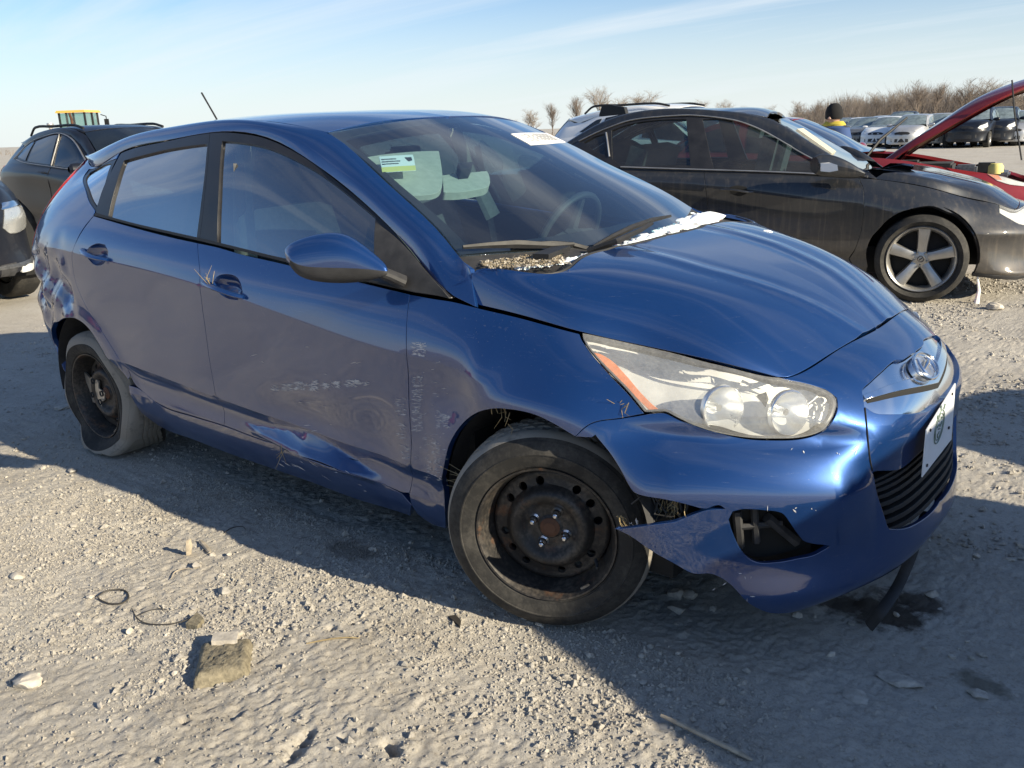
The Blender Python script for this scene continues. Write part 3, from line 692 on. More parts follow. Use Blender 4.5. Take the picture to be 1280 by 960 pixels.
# rear door window frame and glass
RW = [(155, 200.5), (180, 193.5), (205, 187.5), (232, 183), (259, 180), (255, 220), (250, 260), (245, 299.5), (215, 293.5), (190, 287), (165, 280), (148, 275.5), (135, 271.5), (138, 256), (145, 230)]
FW = [(277.5, 176.5), (302.5, 178.5), (334, 185), (365, 198), (396, 215), (427, 237), (448, 254), (469, 271.5), (472, 345), (430, 336), (355, 322.5), (302, 310), (271, 303), (273, 240)]
RF = [(151, 191.5), (190, 180), (225, 172.5), (262, 166), (259, 210), (254, 260), (249, 303), (215, 296), (165, 283), (134, 274), (118.5, 269), (128, 236), (140, 212)]
FF = [(262, 166), (285, 165.3), (302, 167), (334, 173.5), (365, 187.5), (396, 206), (427, 231), (459, 257), (490, 287), (521, 324), (552, 359), (564, 373.5), (515, 366), (430, 346), (355, 328), (302, 316), (271, 308), (249, 303), (254, 260), (259, 210)]
rw, fw = S2.trace(RW), S2.trace(FW)
rf_ = S2.trace(RF); ff_ = S2.trace(FF)
for uvp in (rf_, ff_): uvp[:, 1] = np.clip(uvp[:, 1], 0.0, V2T)
both('rear_window', S2, rw, M['glass_side'], gap=-.004, thick=.003, off=-.010)
both('front_window', S2, fw, M['glass_side'], gap=-.004, thick=.003, off=-.010)
both('rear_window_frame', S2, rf_, M['frame'], gap=.0015, thick=.02, off=-.001, holes=[rw])
both('front_window_frame', S2, ff_, M['frame'], gap=.0015, thick=.02, off=-.001, holes=[fw])
SAIL = [(470, 279), (497, 300), (521, 326), (551, 360), (563, 373), (515, 364.5), (471, 345)]
both('mirror_sail', S2, S2.trace(SAIL), M['rough_black'], gap=.0005, thick=.006, off=.004)
# belt moulding
for S, rng in ((S2, (118, 566)),):
    bl = S.trace([(119, 268), (134, 272.5), (165, 281.5), (215, 294.5), (245, 301.5), (271, 306.5), (302, 315), (355, 326.5), (430, 344), (515, 365)])
    lo = bl.copy(); lo[:, 1] = np.maximum(lo[:, 1]-.012, 0.0); hi = bl+[0, .006]
    both('belt_moulding', S, np.concatenate([lo, hi[::-1]]), M['black_trim'], gap=0, thick=.012, off=.003, corner=60)
# roof rail with A pillar, roof, hood, windscreen
full = lambda S, e=0.0: [(e, e), (S.u[-1]-e, e), (S.u[-1]-e, S.v[-1]-e), (e, S.v[-1]-e)]
def dense(S, k=24):
    u, v = S.u, S.v; return [(a, v[0]) for a in np.linspace(u[0], u[-1], k)[:-1]]+[(u[-1], a) for a in np.linspace(v[0], v[-1], k)[:-1]]+[(a, v[-1]) for a in np.linspace(u[-1], u[0], k)[:-1]]+[(u[0], a) for a in np.linspace(v[-1], v[0], k)[:-1]]
both('roof_rail', S3, full(S3), B, gap=.0012, thick=.015, step=.014, sub=40)
def half_sym(name, S, mat, axis, parent=car, uv=None, hi=True, **kw):
    """panel over the right half of a surface joined to its mirror image at the centre line"""
    mxv = (S.u if axis == 0 else S.v)[-1]
    d = panel_data(S, uv if uv is not None else full(S), keep=lambda q: q[:, axis] > mxv-.003, **kw); return mkd(name, join_data(d, mirror_data(d)), mat, parent)
roof = half_sym('roof', S5, B, 1, gap=.0025, thick=.015, step=.03, sub=40)
hood_o = half_sym('hood', S6, B, 1, gap=.0028, thick=.022, step=.017, sub=50)
wind = half_sym('windscreen', S4, M['glass_wind'], 0, gap=.006, thick=.004, step=.03, sub=30, off=.001)
# black band round the windscreen
W_ = (S4.u[-1], S4.v[-1])
band_out = [(0, 0), (W_[0], 0), (W_[0], W_[1]), (0, W_[1])]
d1 = panel_data(S4, [(0, 0), (W_[0], 0), (W_[0], .075), (.05, .075), (.042, W_[1]*.5), (.035, W_[1]-.05), (W_[0], W_[1]-.055), (W_[0], W_[1]), (0, W_[1])], gap=.004, thick=.004, off=-.004, step=.03, sub=10, keep=lambda q: q[:, 0] > W_[0]-.003, corner=20)
mkd('windscreen_border', join_data(d1, mirror_data(d1)), M['frame'], car)
# front bumper: right half traced, left half mirrored without the tear
HUM = U_C
lamp_lower = [(806, 518), (814, 516.5), (831, 516), (847, 523.5), (869, 533), (900, 542), (934, 548.5), (969, 550), (1000, 548.5), (1026, 541), (1038, 529.5), (1046.5, 510), (1045.5, 496.5), (1032, 486.5), (1000, 477.5), (975, 472)]
top_row = [(u, V_TOP) for u in np.linspace(uB[14], HUM, 9)[1:]]
bottom_c = [(HUM, 0.0), (uB[15], 0.0), (uB[14]+.03, 0.0)]
low_edge = [(1000, 764), (962, 766.5), (940, 757), (917, 735), (891, 718), (865, 714), (835, 694), (797, 664), (777, 652)]
tear_r = [(820, 650), (857, 645.5), (884, 637.5), (906, 636)]
tear_u = [(898, 632), (881, 636.5), (862, 632), (837, 626), (800, 619), (790, 613), (775, 586), (762, 566), (744, 544), (739, 547), (719, 546), (740, 529), (775, 523)]
f = lambda p: list(map(tuple, S1.trace(p)))
fog = f([(911, 650), (916, 640), (930, 637), (955, 638.5), (977, 642), (988, 655), (994, 664), (1006, 678), (1037, 683), (1018, 693), (1000, 697), (970, 702), (944, 701), (926, 687), (915, 664)])
gr_up = [(1079, 488), (1090, 477), (1104, 464), (1120, 450.5)]; gr_lo = [(1079.5, 497), (1081, 508), (1092, 515), (1106, 517)]
gu, gl_ = f(gr_up), f(gr_lo)
vc_up, vc_lo = v_at(7, -.012), v_at(6, -.062)
g_up = [(U_C, vc_up), (U_C-.10, vc_up)]+gu[::-1]           # centre -> tip along the upper edge
g_lo = gl_+[(U_C-.16, vc_lo+.008), (U_C-.07, vc_lo+.003), (U_C, vc_lo)]
v_p, v_q = v_at(4, .085), v_at(3, .012)
intake = f([(1091, 590), (1095, 610), (1104, 640), (1112, 660)])
ia, ib = intake[0], intake[-1]
in_up = [(U_C, v_p), (U_C-.15, v_p), (U_C-.28, v_p-.006)]
in_lo = [(U_C-.12, v_q), (U_C, v_q)]
grille_uv = g_up+g_lo; intake_uv = in_up+intake+in_lo
main_uv = f(lamp_lower)+top_row+grille_uv+intake_uv+bottom_c+f(low_edge)+f(tear_r)+f(tear_u)
tip_u = f([(777, 652)])[0]
def flap(q):
    """the torn lower corner stands out from the body towards its tip"""
    u0 = fog[0][0]; t = np.clip((u0-q[:, 0])/(u0-tip_u[0]), 0, 1); w = np.clip((v_at(4, .020)-q[:, 1])/.012, 0, 1)
    return .045*t**1.3*w
cen = lambda q: q[:, 0] > U_C-.002
d = panel_data(S1, main_uv, gap=.0015, thick=.014, step=.018, holes=[fog], off=flap, keep=cen)
left_uv = f(lamp_lower)+top_row+grille_uv+intake_uv+bottom_c+f([(1000, 764), (962, 766.5), (940, 757), (917, 735), (891, 718), (865, 714)])+f([(800, 625), (790, 613), (775, 586), (762, 566), (744, 544), (719, 546), (740, 529), (775, 523)])
dl = mirror_data(panel_data(S1, left_uv, gap=.0015, thick=.014, step=.03, holes=[fog], keep=cen))
bumper = mkd('front_bumper', join_data(d, dl), B, car)
# ------------------------------------------------------------------ hatchback: wheels
def steel_wheel(C, steer, nuts=True):
    """14 inch steel wheel; outward is local -y"""
    hub = mk_empty_wheel = None
    R = rotz(steer); T = m4(R, C)
    mb = MB()
    mb.lathe([(.186, .150), (.194, .146), (.190, .120), (.176, .105), (.170, .075), (.172, .048), (.181, .026), (.184, .004), (.188, -.008), (.1935, -.0185), (.1985, -.0195), (.200, -.014), (.197, .006), (.192, .03), (.18, .06), (.18, .12)], 96)
    # disc with a ring of vent holes
    n = 16; ring = [(.168*math.cos(a), .168*math.sin(a)) for a in np.linspace(0, 2*math.pi, 72, endpoint=False)]
    bore = [(.029*math.cos(a), .029*math.sin(a)) for a in np.linspace(0, 2*math.pi, 20, endpoint=False)]
    holes = []
    for k in range(n):
        if k % 4 == 3: continue
        a0 = 2*math.pi*k/n+.2; c = .138*np.array([math.cos(a0), math.sin(a0)])
        holes.append([tuple(c+.0125*np.array([math.cos(b), math.sin(b)])*[1, 1]) for b in np.linspace(0, 2*math.pi, 12, endpoint=False)])
    loops = [ring, bore]+holes; pts = [p for l in loops for p in l]; E = []; k0 = 0
    for l in loops: E += [(k0+i, k0+(i+1) % len(l)) for i in range(len(l))]; k0 += len(l)
    for r in np.arange(.036, .165, .007):
        k = int(2*math.pi*r/.010); pts += [(r*math.cos(a), r*math.sin(a)) for a in np.linspace(0, 2*math.pi, k, endpoint=False)+r*9]
    pts = np.array(pts); keep = np.ones(len(pts), bool)
    for h in holes: keep[k0:] &= ~inside(pts[k0:], np.array(h)*1.0) & (seg_dist(pts[k0:], np.array(h)) > .003)
    pts = pts[keep]
    r = geometry.delaunay_2d_cdt([Vector(p) for p in pts], E, [], 0, 1e-8); V2 = np.array([tuple(v) for v in r[0]]); Tt = np.array(r[2]); ce = V2[Tt].mean(1)
    ok = (np.hypot(*ce.T) > .0285) & (np.hypot(*ce.T) < .1685)
    for h in holes: ok &= ~inside(ce, np.array(h))
    Tt = Tt[ok]; rr = np.hypot(*V2.T)
    dep = np.interp(rr, [.0, .029, .036, .062, .072, .084, .098, .108, .116, .126, .150, .160, .168], [.040, .038, .044, .044, .038, .024, .019, .021, .030, .046, .052, .050, .058])
    mb.add(np.stack([V2[:, 0], dep, V2[:, 1]], -1), [tuple(t) for t in Tt])
    for h in holes:                                   # hole walls
        h = np.array(h); q = np.hypot(*h.T); d0 = np.interp(q, [.126, .150], [.046, .052]); k = len(h)
        mb.add(np.concatenate([np.stack([h[:, 0], d0, h[:, 1]], -1), np.stack([h[:, 0]*.97, d0+.012, h[:, 1]*.97], -1)]), [(i, (i+1) % k, k+(i+1) % k, k+i) for i in range(k)])
    rim = mb.xform(T).build('steel_wheel', M['steel'], car, ang=40)
    cap = MB().lathe([(0, .030), (.016, .030), (.020, .033), (.0285, .036), (.0285, .06)], 24).xform(T).build('hub_cap', M['rust_brown'], rim)
    for k in range(4 if nuts else 0):
        a = math.pi/4+k*math.pi/2+.35; c = np.array([.050*math.cos(a), .044, .050*math.sin(a)])
        b = MB(); b.lathe([(.0165, 0), (.0165, -.004), (.012, -.009)], 18, c=c); b.lathe([(.0112, -.004), (.0112, -.020), (.0085, -.024)], 6, c=c); b.lathe([(.0075, -.024), (.0070, -.031), (.004, -.034), (0, -.034)], 12, c=c)
        b.xform(T).build('wheel_nut', M['chrome'], rim, ang=25)
    w = MB().box((.078, -.004, .172), (.030, .007, .016), roty(.42)); w.xform(T@m4(roty(2.1))); w.build('balance_weight', M['dull_metal'], rim)
    v = MB().tube([(.13, .03, -.085), (.137, .012, -.088), (.140, -.006, -.09)], [.005, .0045, .004], 8).xform(T); v.build('valve_stem', M['rough_black'], rim)
    return rim, T
PROF = [(.194, .004), (.1985, -.010), (.2015, -.0155), (.2045, -.017), (.206, -.0195), (.222, -.026), (.240, -.029), (.2415, -.031), (.2445, -.031), (.246, -.0285), (.262, -.024), (.276, -.014), (.2765, -.0125), (.284, -.006), (.2905, .004), (.2945, .014), (.296, .022)]
TREAD = [(.2965, .022), (.297, .040), (.290, .0415), (.290, .047), (.298, .0485), (.299, .064), (.292, .0655), (.292, .0705), (.2995, .072), (.2995, .086), (.292, .0875), (.292, .0925), (.299, .094), (.298, .110), (.290, .1115), (.290, .117), (.297, .1185), (.2965, .136)]
PROF2 = [(.296, .136), (.2945, .144), (.2905, .154), (.282, .166), (.264, .182), (.240, .187), (.21, .178), (.19, .158), (.184, .150)]
def tyre(T, parent, n=168, flat=False):
    def shape(prof, blocks):
        m_ = MB().lathe(prof, n); V = m_.V[0].reshape(len(prof), n, 3); r = np.hypot(V[..., 0], V[..., 2]); dr = np.zeros_like(r)
        if blocks:
            yy = V[..., 1]; k = np.arange(n)[None, :]
            ph = (k+np.round((yy-.02)*90).astype(int)) % 4
            sh = (yy < .040) | (yy > .119); mid = ~sh
            dr = np.where(sh & (k % 4 == 0), -.0055, 0)+np.where(mid & (ph == 0) & (r > .295), -.0045, 0)
        s = (r+dr)/r; V = V*np.stack([s, np.ones_like(s), s], -1); return V.reshape(-1, 3), m_.F
    out = []
    cut = 9 if flat else 13                      # the dust starts on the shoulder
    for prof, bl, mi in ((PROF[:cut+1], 0, 0), (PROF[cut:], 0, 1), (TREAD, 1, 1), (PROF2, 0, 0)):
        V, F = shape(prof, bl); V = V@T[:3, :3].T+T[:3, 3]; out.append((V, F, mi))
    mb = MB()
    for V, F, mi in out:
        if flat:
            V = V.copy(); c = T[:3, 3]; low = np.clip((.085-V[:, 2])/.085, 0, 1.4); r = np.hypot(V[:, 0]-c[0], V[:, 2]-c[2])
            V[:, 1] -= np.where(V[:, 1] < c[1]+.03, 1, -1)*.050*low*np.clip((r-.19)/.05, 0, 1)
            V[:, 2] = np.maximum(V[:, 2], .004+.004*np.sin(V[:, 0]*60))
            up = np.clip((V[:, 2]-c[2])/.2, 0, 1); rr = np.clip((r-.21)/.08, 0, 1)
            V[:, 1] += rr*(.014*np.sin(np.arctan2(V[:, 2]-c[2], V[:, 0]-c[0])*5+.6))*(V[:, 1] < c[1]+.02)*(1-low)
        mb.add(V, F, mi)
    return mb.build('tyre', [M['tyre'], M['tread']], parent, ang=30)
FWC = (.028, -.812, .297)
rim, TF = steel_wheel(FWC, rad(24)); tyre(TF, rim)
rimR, TR = steel_wheel((-2.562, -.800, .256), rad(1.5), nuts=False); tyre(TR, rimR, flat=True)
def on_y(y, pts): return np.array([on_plane(a, b, 1, y) for a, b in pts])
zz = lambda p: (50+p[0]/5.333, 390+p[1]/5.333)
frag = on_y(-.775, [zz(p) for p in [(292, 398), (318, 425), (332, 442), (352, 428), (388, 462), (390, 508), (432, 540), (428, 588), (402, 604), (424, 655), (402, 640), (380, 608), (352, 602), (340, 556), (327, 512), (308, 468)]])
mb = MB(); k = len(frag); mb.add(np.concatenate([frag, frag+[0, .008, 0]]), [tuple(range(k)), tuple(range(k, 2*k))[::-1]]+[(i, k+i, k+(i+1) % k, (i+1) % k) for i in range(k)])
fr_o = mb.build('broken_wheel_cover', M['alloy'], rimR, smooth=False)
for cpt in ((352, 462), (350, 552), (410, 545), (400, 600)):
    c = on_y(-.783, [zz(cpt)])[0]; MB().lathe([(0.012, -.002), (.0135, -.004), (.0135, .004)], 14, c=c).build('cover_boss', M['rough_black'], fr_o)
for side in (1,):                                     # far-side wheels
    for C in ((0, .80, .297), (-2.565, .80, .29)):
        mb = MB(); mb.lathe([(0, .02), (.11, .02), (.168, .05), (.19, .0), (.197, .003)], 40); mb.lathe(PROF+[(.298, .05), (.298, .11)]+PROF2, 48, mi=1)
        mb.xform(m4(rotz(math.pi+(rad(24) if C[0] == 0 else 0)), C)).build('far_wheel', [M['steel'], M['tyre']], car)
# ------------------------------------------------------------------ underbody, wheel housings, inner skins
def skin(S, u0, u1_, v0, v1, off, mat, name, step=.07):
    d = panel_data(S, [(u0, v0), (u1_, v0), (u1_, v1), (u0, v1)], gap=0, thick=0, step=step, off=off, sub=12)
    mkd(name, d, mat, car); mkd(name, mirror_data(d), mat, car)
ux = lambda x: float(np.interp(x, S1.P[S1.P.shape[0]//2, S1.u > uB[2], 0], S1.u[S1.u > uB[2]]))
skin(S1, ux(-2.17), ux(-.40), V_[1]+.01, V_TOP-.01, -.055, M['void'], 'door_shell')
mb = MB().box((-1.15, 0, .30), (3.0, 1.36, .20)); mb.box((.20, 0, .46), (.62, 1.0, .50)); mb.box((-2.75, 0, .50), (.75, 1.0, .5)); mb.box((.50, 0, .40), (.30, 1.0, .34)); mb.box((-.36, 0, .60), (.12, 1.46, .5))
mb.build('underbody', M['void'], car, smooth=False)
def liner(c, R, y0, y1, name):
    a = np.linspace(rad(12), rad(188), 36); G = np.array([[(c[0]+R*math.cos(t), y, c[1]+R*math.sin(t)) for t in a] for y in np.linspace(y0, y1, 4)]); mb = MB().grid(G)
    k = len(a); P = G[-1]; mb.add(np.concatenate([P, [[c[0], y1, c[1]]]]), [(i, i+1, k) for i in range(k-1)])
    return mb.build(name, M['rough_black'], car)
for s_ in (-1, 1):
    liner(FA, FR_+.018, .80*s_, .46*s_, 'wheel_housing'); liner(RA, RR_+.018, .80*s_, .50*s_, 'wheel_housing')
# suspension strut seen in the wheel arch
mb = MB().tube([(-.03, -.58, .30), (-.05, -.56, .62)], .032, 12); mb.tube([(-.03, -.60, .27), (-.16, -.46, .25)], .02, 8); st = mb.build('suspension_strut', M['rust_brown'], car)
# ------------------------------------------------------------------ lamps
LAMP = [(728, 417), (762, 424.5), (825, 438.5), (887, 454.5), (950, 468.5), (973, 473), (1000, 479), (1031, 488.5), (1043, 498), (1044, 510), (1036, 528), (1024, 539), (1000, 546.5), (969, 548), (934, 546.5), (900, 540.5), (869, 531.5), (847, 522), (831, 514.5), (812, 515), (806, 515), (787, 492), (762, 466), (741, 442.5), (730, 426)]
lamp = S1.trace(LAMP)
mm, nt, out = new_mat('hazed_lamp_inside'); c_ = coord(nt)
pbsdf(nt, out, ramp(nt, noise(nt, c_, 14, 4), [(.35, (.62, .62, .61)), (.7, (.84, .84, .82))]), .35, Metallic=.12); M['lamp_in'] = mm
def bowl(poly, depth, sharp=.03):
    def fo(q):
        e = 1e-3; m0 = q.mean(0, keepdims=True); a = np.linalg.norm(S1.interp(S1.P, m0+[[e, 0]])-S1.interp(S1.P, m0-[[e, 0]]))/(2*e)
        return -.006-depth*np.clip(seg_dist(q*[a, 1], np.array(poly)*[a, 1])/sharp, 0, 1)**.6
    return fo
for nm, poly in (('headlamp', lamp),):
    dl_ = panel_data(S1, poly, gap=.0015, thick=.006, step=.012, off=.0045)
    for d_, sgn in ((dl_, 1), (mirror_data(dl_), -1)):
        o = mkd('headlamp', d_, M['lens'], car)
        hd = panel_data(S1, poly, gap=.004, thick=.004, step=.012, off=bowl(poly, .075)); hd = hd if sgn == 1 else mirror_data(hd); mkd('lamp_housing', hd, M['lamp_in'], o)
        am = S1.trace([(741, 440), (752, 443), (766, 452), (781, 468), (797, 487), (813, 504), (824, 513), (813, 513.3), (790, 490.5), (766, 464.5)])
        ad = panel_data(S1, am, gap=.0, thick=.003, step=.012, off=-.003); ad = ad if sgn == 1 else mirror_data(ad); mkd('amber_reflector', ad, M['amber'], o)
        rg = panel_data(S1, poly, gap=.001, thick=.006, step=.02, off=-.002, holes=[inset(smooth_poly(np.array(poly), sub=1), .006)]); rg = rg if sgn == 1 else mirror_data(rg); mkd('lamp_seal', rg, M['frame'], o)
        for (ax, ay, R, dep) in ((905, 510, .058, .085), (990, 515, .056, .07)):
            uvc = S1.trace([(ax, ay)]); c = S1.pos(uvc, -.016)[0]; n_ = np.array([.86, -.48, .10]); n_ /= np.linalg.norm(n_)
            prof = [(R*(k/9.0), dep*((k/9.0)**2)-dep*.95) for k in range(10)]+[(R*1.04, dep*.02), (R*1.05, -.01)]
            b = MB().lathe(prof, 36, axis='x'); X = n_; Y = np.cross([0, 0, 1], X); Y /= np.linalg.norm(Y); Z = np.cross(X, Y)
            b.xform(m4(np.stack([X, Y, Z], 1), c))
            bb = MB().tube([(-dep*.9, 0, 0), (-dep*.2, 0, 0)], [.012, .009], 12); bb.xform(m4(np.stack([X, Y, Z], 1), c))
            for B_ in (b, bb):
                if sgn == -1: B_.V = [v*[1, -1, 1] for v in B_.V]
            ro = b.build('reflector_bowl', M['reflector'], o); bb.build('bulb', M['reflector'], ro)
# tail lamps wrap the rear corner
tl = S1.trace([(62, 255)])
tq = [(uB[2]-.16, v_at(6, .005)), (uB[2]+.01, v_at(6, .0)), (uB[2]+.055, v_at(6, .05)), (uB[2]+.075, V_TOP), (uB[2]-.10, V_TOP)]
both('tail_lamp', S1, tq, M['red_lens'], gap=.001, thick=.01, off=.006)
t2 = [(U2[2]-.10, 0.0), (U2[2]+.075, 0.0), (U2[2]+.07, V2T*.55), (U2[2]+.02, V2T*.92), (U2[2]-.03, V2T*.95)]
both('tail_lamp', S2, t2, M['red_lens'], gap=.001, thick=.01, off=.006)
# rear screen and spoiler lip
rs = [(0.0, .02), (U2[1], .02), (U2[2]-.12, .02), (U2[2]-.07, V2T*.95), (0.0, V2T*.95)]
d = panel_data(S2, rs, gap=.0, thick=.004, keep=lambda q: q[:, 0] < .004); mkd('rear_screen', join_data(d, mirror_data(d)), M['glass_dark'], car)
# ------------------------------------------------------------------ grille, badge, plate, intake
dg = panel_data(S1, grille_uv, gap=.001, thick=.02, step=.014, off=-.010, keep=cen); gro = mkd('grille', join_data(dg, mirror_data(dg)), M['chrome'], car)
vm = (vc_up+vc_lo)/2
def strip(name, va, vb, off, mat, u_a, bulge=0.0, parent=gro):
    uv = [(U_C, vb(1)), (U_C-.15, vb(.6)), (u_a, vb(0)), (u_a, va(0)), (U_C-.15, va(.6)), (U_C, va(1))]
    d = panel_data(S1, uv, gap=0, thick=.014, step=.012, off=off, keep=cen); mkd(name, join_data(d, mirror_data(d)), mat, parent)
ug = S1.trace([(1081, 497)])[0]; vg = ug[1]
strip('grille_slot', lambda t: vg-.012*(1-t)+(vm-.026-vg)*t, lambda t: vg-.004*(1-t)+(vm-.012-vg)*t, -.0085, M['void'], ug[0]+.008)
strip('grille_bar', lambda t: vg-.004*(1-t)+(vm-.012-vg)*t, lambda t: vg+.006*(1-t)+(vm+.014-vg)*t, -.001, M['chrome'], ug[0]+.004)
ec = S1.trace([(1149, 463)]); ep = S1.pos(ec, .002)[0]; en = S1.nrm(ec)[0]; ep[1] *= .6; en[1] = 0; en /= np.linalg.norm(en)
Xn = en; Yn = np.array([0, 1.0, 0]); Zn = np.cross(Xn, Yn); BM = m4(np.stack([Xn, Yn, Zn], 1), ep)
mb = MB(); a_ = np.linspace(0, 2*math.pi, 49)
mb.tube([(.010, .072*math.cos(t), .040*math.sin(t)) for t in a_], .0046, 10, cap=False)
hs = [(-1, [(-.030, -.020), (-.036, -.012), (-.030, .016), (-.020, .028)]), (1, [(.030, .020), (.036, .012), (.030, -.016), (.020, -.028)])]
for s_, p in hs: mb.tube([(.011, y*1.15, z) for y, z in p], [.0035, .005, .005, .0035], 8)
mb.tube([(.011, -.038, -.006), (.013, 0, .001), (.011, .038, .008)], [.006, .0075, .006], 8)
badge = mb.xform(BM).build('oval_badge', M['chrome'], gro)
MB().lathe([(.0, .003), (.066, .003), (.070, -.01)], 40, axis='x').xform(BM@m4(np.diag([1, 1.0, .56]))).build('badge_back', M['reflector'], badge)
# lower intake: dark back with slats
di_ = panel_data(S1, intake_uv, gap=-.006, thick=.0, step=.03, off=-.045, keep=cen); ino = mkd('lower_intake', join_data(di_, mirror_data(di_)), M['void'], car)
for k in range(8):
    f0 = (k+.6)/8.4; v0 = v_q+(v_p-v_q)*f0; ua = intake[-1][0]+(intake[0][0]-intake[-1][0])*f0+.004
    uv = [(U_C, v0-.0035), (U_C, v0+.0035), (ua, v0+.0035), (ua, v0-.0035)]
    d = panel_data(S1, uv, gap=0, thick=.03, step=.02, off=-.012, keep=cen, corner=10); mkd('intake_slat', join_data(d, mirror_data(d)), M['black_trim'], ino)
# fog recess back
uvf = np.array(fog); df = panel_data(S1, uvf, gap=-.010, thick=0, step=.03, off=-.06); mkd('fog_lamp_recess', df, M['void'], car); mkd('fog_lamp_recess', mirror_data(df), M['void'], car)
mb = MB(); 
for (a, b, w) in (((925, 650), (930, 695), .012), ((948, 645), (952, 690), .01), ((930, 672), (985, 668), .009), ((965, 660), (1005, 690), .014)):
    pa, pb = S1.pos(S1.trace([a, b]), -.045); mb.tube([pa, pb], w, 6)
mb.build('bumper_bracket', M['rough_black'], car)
# number plate
pc = [on_plane(*p, 0, xx) for p, xx in (((1194.5, 479), .828), ((1189.5, 549), .832), ((1153, 596.5), .832), ((1158.5, 538), .828))]
pc = np.array(pc); cen_ = pc.mean(0)
def plate_quad(a0, a1, b0, b1, off):
    def bi(a, b): return (pc[3]*(1-a)+pc[0]*a)*(1-b)+(pc[2]*(1-a)+pc[1]*a)*b
    nrm_ = np.cross(pc[1]-pc[0], pc[3]-pc[0]); nrm_ /= np.linalg.norm(nrm_); nrm_ = nrm_ if nrm_[0] > 0 else -nrm_
    return np.array([bi(a0, b0), bi(a1, b0), bi(a1, b1), bi(a0, b1)])+nrm_*off, nrm_
q, pn = plate_quad(0, 1, 0, 1, 0); mb = MB().add(np.concatenate([q, q-pn*.003]), [(0, 1, 2, 3), (7, 6, 5, 4), (0, 4, 5, 1), (1, 5, 6, 2), (2, 6, 7, 3), (3, 7, 4, 0)])
plate = mb.build('number_plate', M['white_plate'], car, smooth=False)
mb = MB(); q0, _ = plate_quad(0, 1, 0, 1, .0012); ax, ay = (q0[1]-q0[0]), (q0[3]-q0[0]); cc = q0[0]+ax*.47+ay*.42
for rr_, wd in ((.30, .0016), (.24, .0012)):
    mb.tube([cc+ax*rr_*.55*math.cos(t)+ay*rr_*1.1*math.sin(t) for t in np.linspace(0, 2*math.pi, 33)], wd, 6, cap=False)
for k in range(11):
    t = RNG.uniform(0, 6.28); r0 = RNG.uniform(.02, .2); p0 = cc+ax*r0*.55*math.cos(t)+ay*r0*1.1*math.sin(t); t2_ = RNG.uniform(0, 6.28)
    mb.tube([p0, p0+ax*.06*math.cos(t2_)+ay*.10*math.sin(t2_)], .0016, 5)
for t in (-2.2, -1.57, -.9): mb.tube([cc+ax*.17*math.cos(t)+ay*.36*math.sin(t), cc+ax*.22*math.cos(t)+ay*.46*math.sin(t)], .003, 5)
mb.build('plate_seal', M['plate_green'], plate)
for a, b in ((.12, .88), (.88, .88), (.12, .12), (.88, .12)):
    MB().box(q0[0]+ax*a+ay*b, (.004, .007, .007)).build('plate_screw', M['ink'], plate, smooth=False)
# ------------------------------------------------------------------ door mirror (right), handles
MT = [(0, (478, 326), (475, 341)), (.12, (464, 311), (462, 347)), (.30, (443, 294.5), (438, 351.5)), (.48, (424, 290.5), (415, 352.5)), (.68, (398, 293.5), (392, 351)), (.86, (372, 301.5), (373, 346.5)), (.95, (361, 308), (364, 338)), (1.0, (356.5, 317), (358, 326))]
def mirror_shell():
    secs = []
    for t, a, b in MT:
        y = -.845-.165*t; A = on_plane(*a, 1, y); Bq = on_plane(*b, 1, y); c = (A+Bq)/2; h = np.linalg.norm(A-Bq)/2; ps = []
        fw = .060*math.sqrt(max(1-t**3, .05))+.012; bw = .030*math.sqrt(max(1-t**3, .05))+.006
        for k in range(24):
            g = 2*math.pi*k/24; cz, cx = math.sin(g), math.cos(g)
            ps.append(c+np.array([0.94, -.30, 0])*(cx*(fw if cx > 0 else bw)-.5*fw*cz)+(A-Bq)/2*(abs(cz)**.85)*np.sign(cz))
        secs.append(ps)
    return np.array(secs)
sec = mirror_shell()
def mirr_obj(sg):
    G = sec*[1, sg, 1]; n, k = G.shape[:2]; F = []; MI = []
    for i in range(n-1):
        for j in range(k): F.append((i*k+j, i*k+(j+1) % k, (i+1)*k+(j+1) % k, (i+1)*k+j)); MI.append(1 if 13 <= j <= 22 else 0)
    F += [tuple(range(k)), tuple((n-1)*k+j for j in range(k))]; MI += [1, 0]
    o = mk('door_mirror', G.reshape(-1, 3), F, [B, M['rough_black']], car, mat_idx=MI)
    bm = bmesh.new(); bm.from_mesh(o.data); bmesh.ops.recalc_face_normals(bm, faces=bm.faces[:]); bm.to_mesh(o.data); bm.free()
    o.modifiers.new('sub', 'SUBSURF').levels = 2; o.modifiers['sub'].render_levels = 2
    neck = MB(); a = on_plane(470, 336, 1, -.85); b = on_plane(505, 352, 1, -.785)
    neck.tube(np.array([a+[-.02, -.01, .004], a*.5+b*.5, b])*[1, sg, 1], [.034, .030, .034], 12, squash=.55); neck.build('mirror_neck', M['rough_black'], o)
mirr_obj(1)
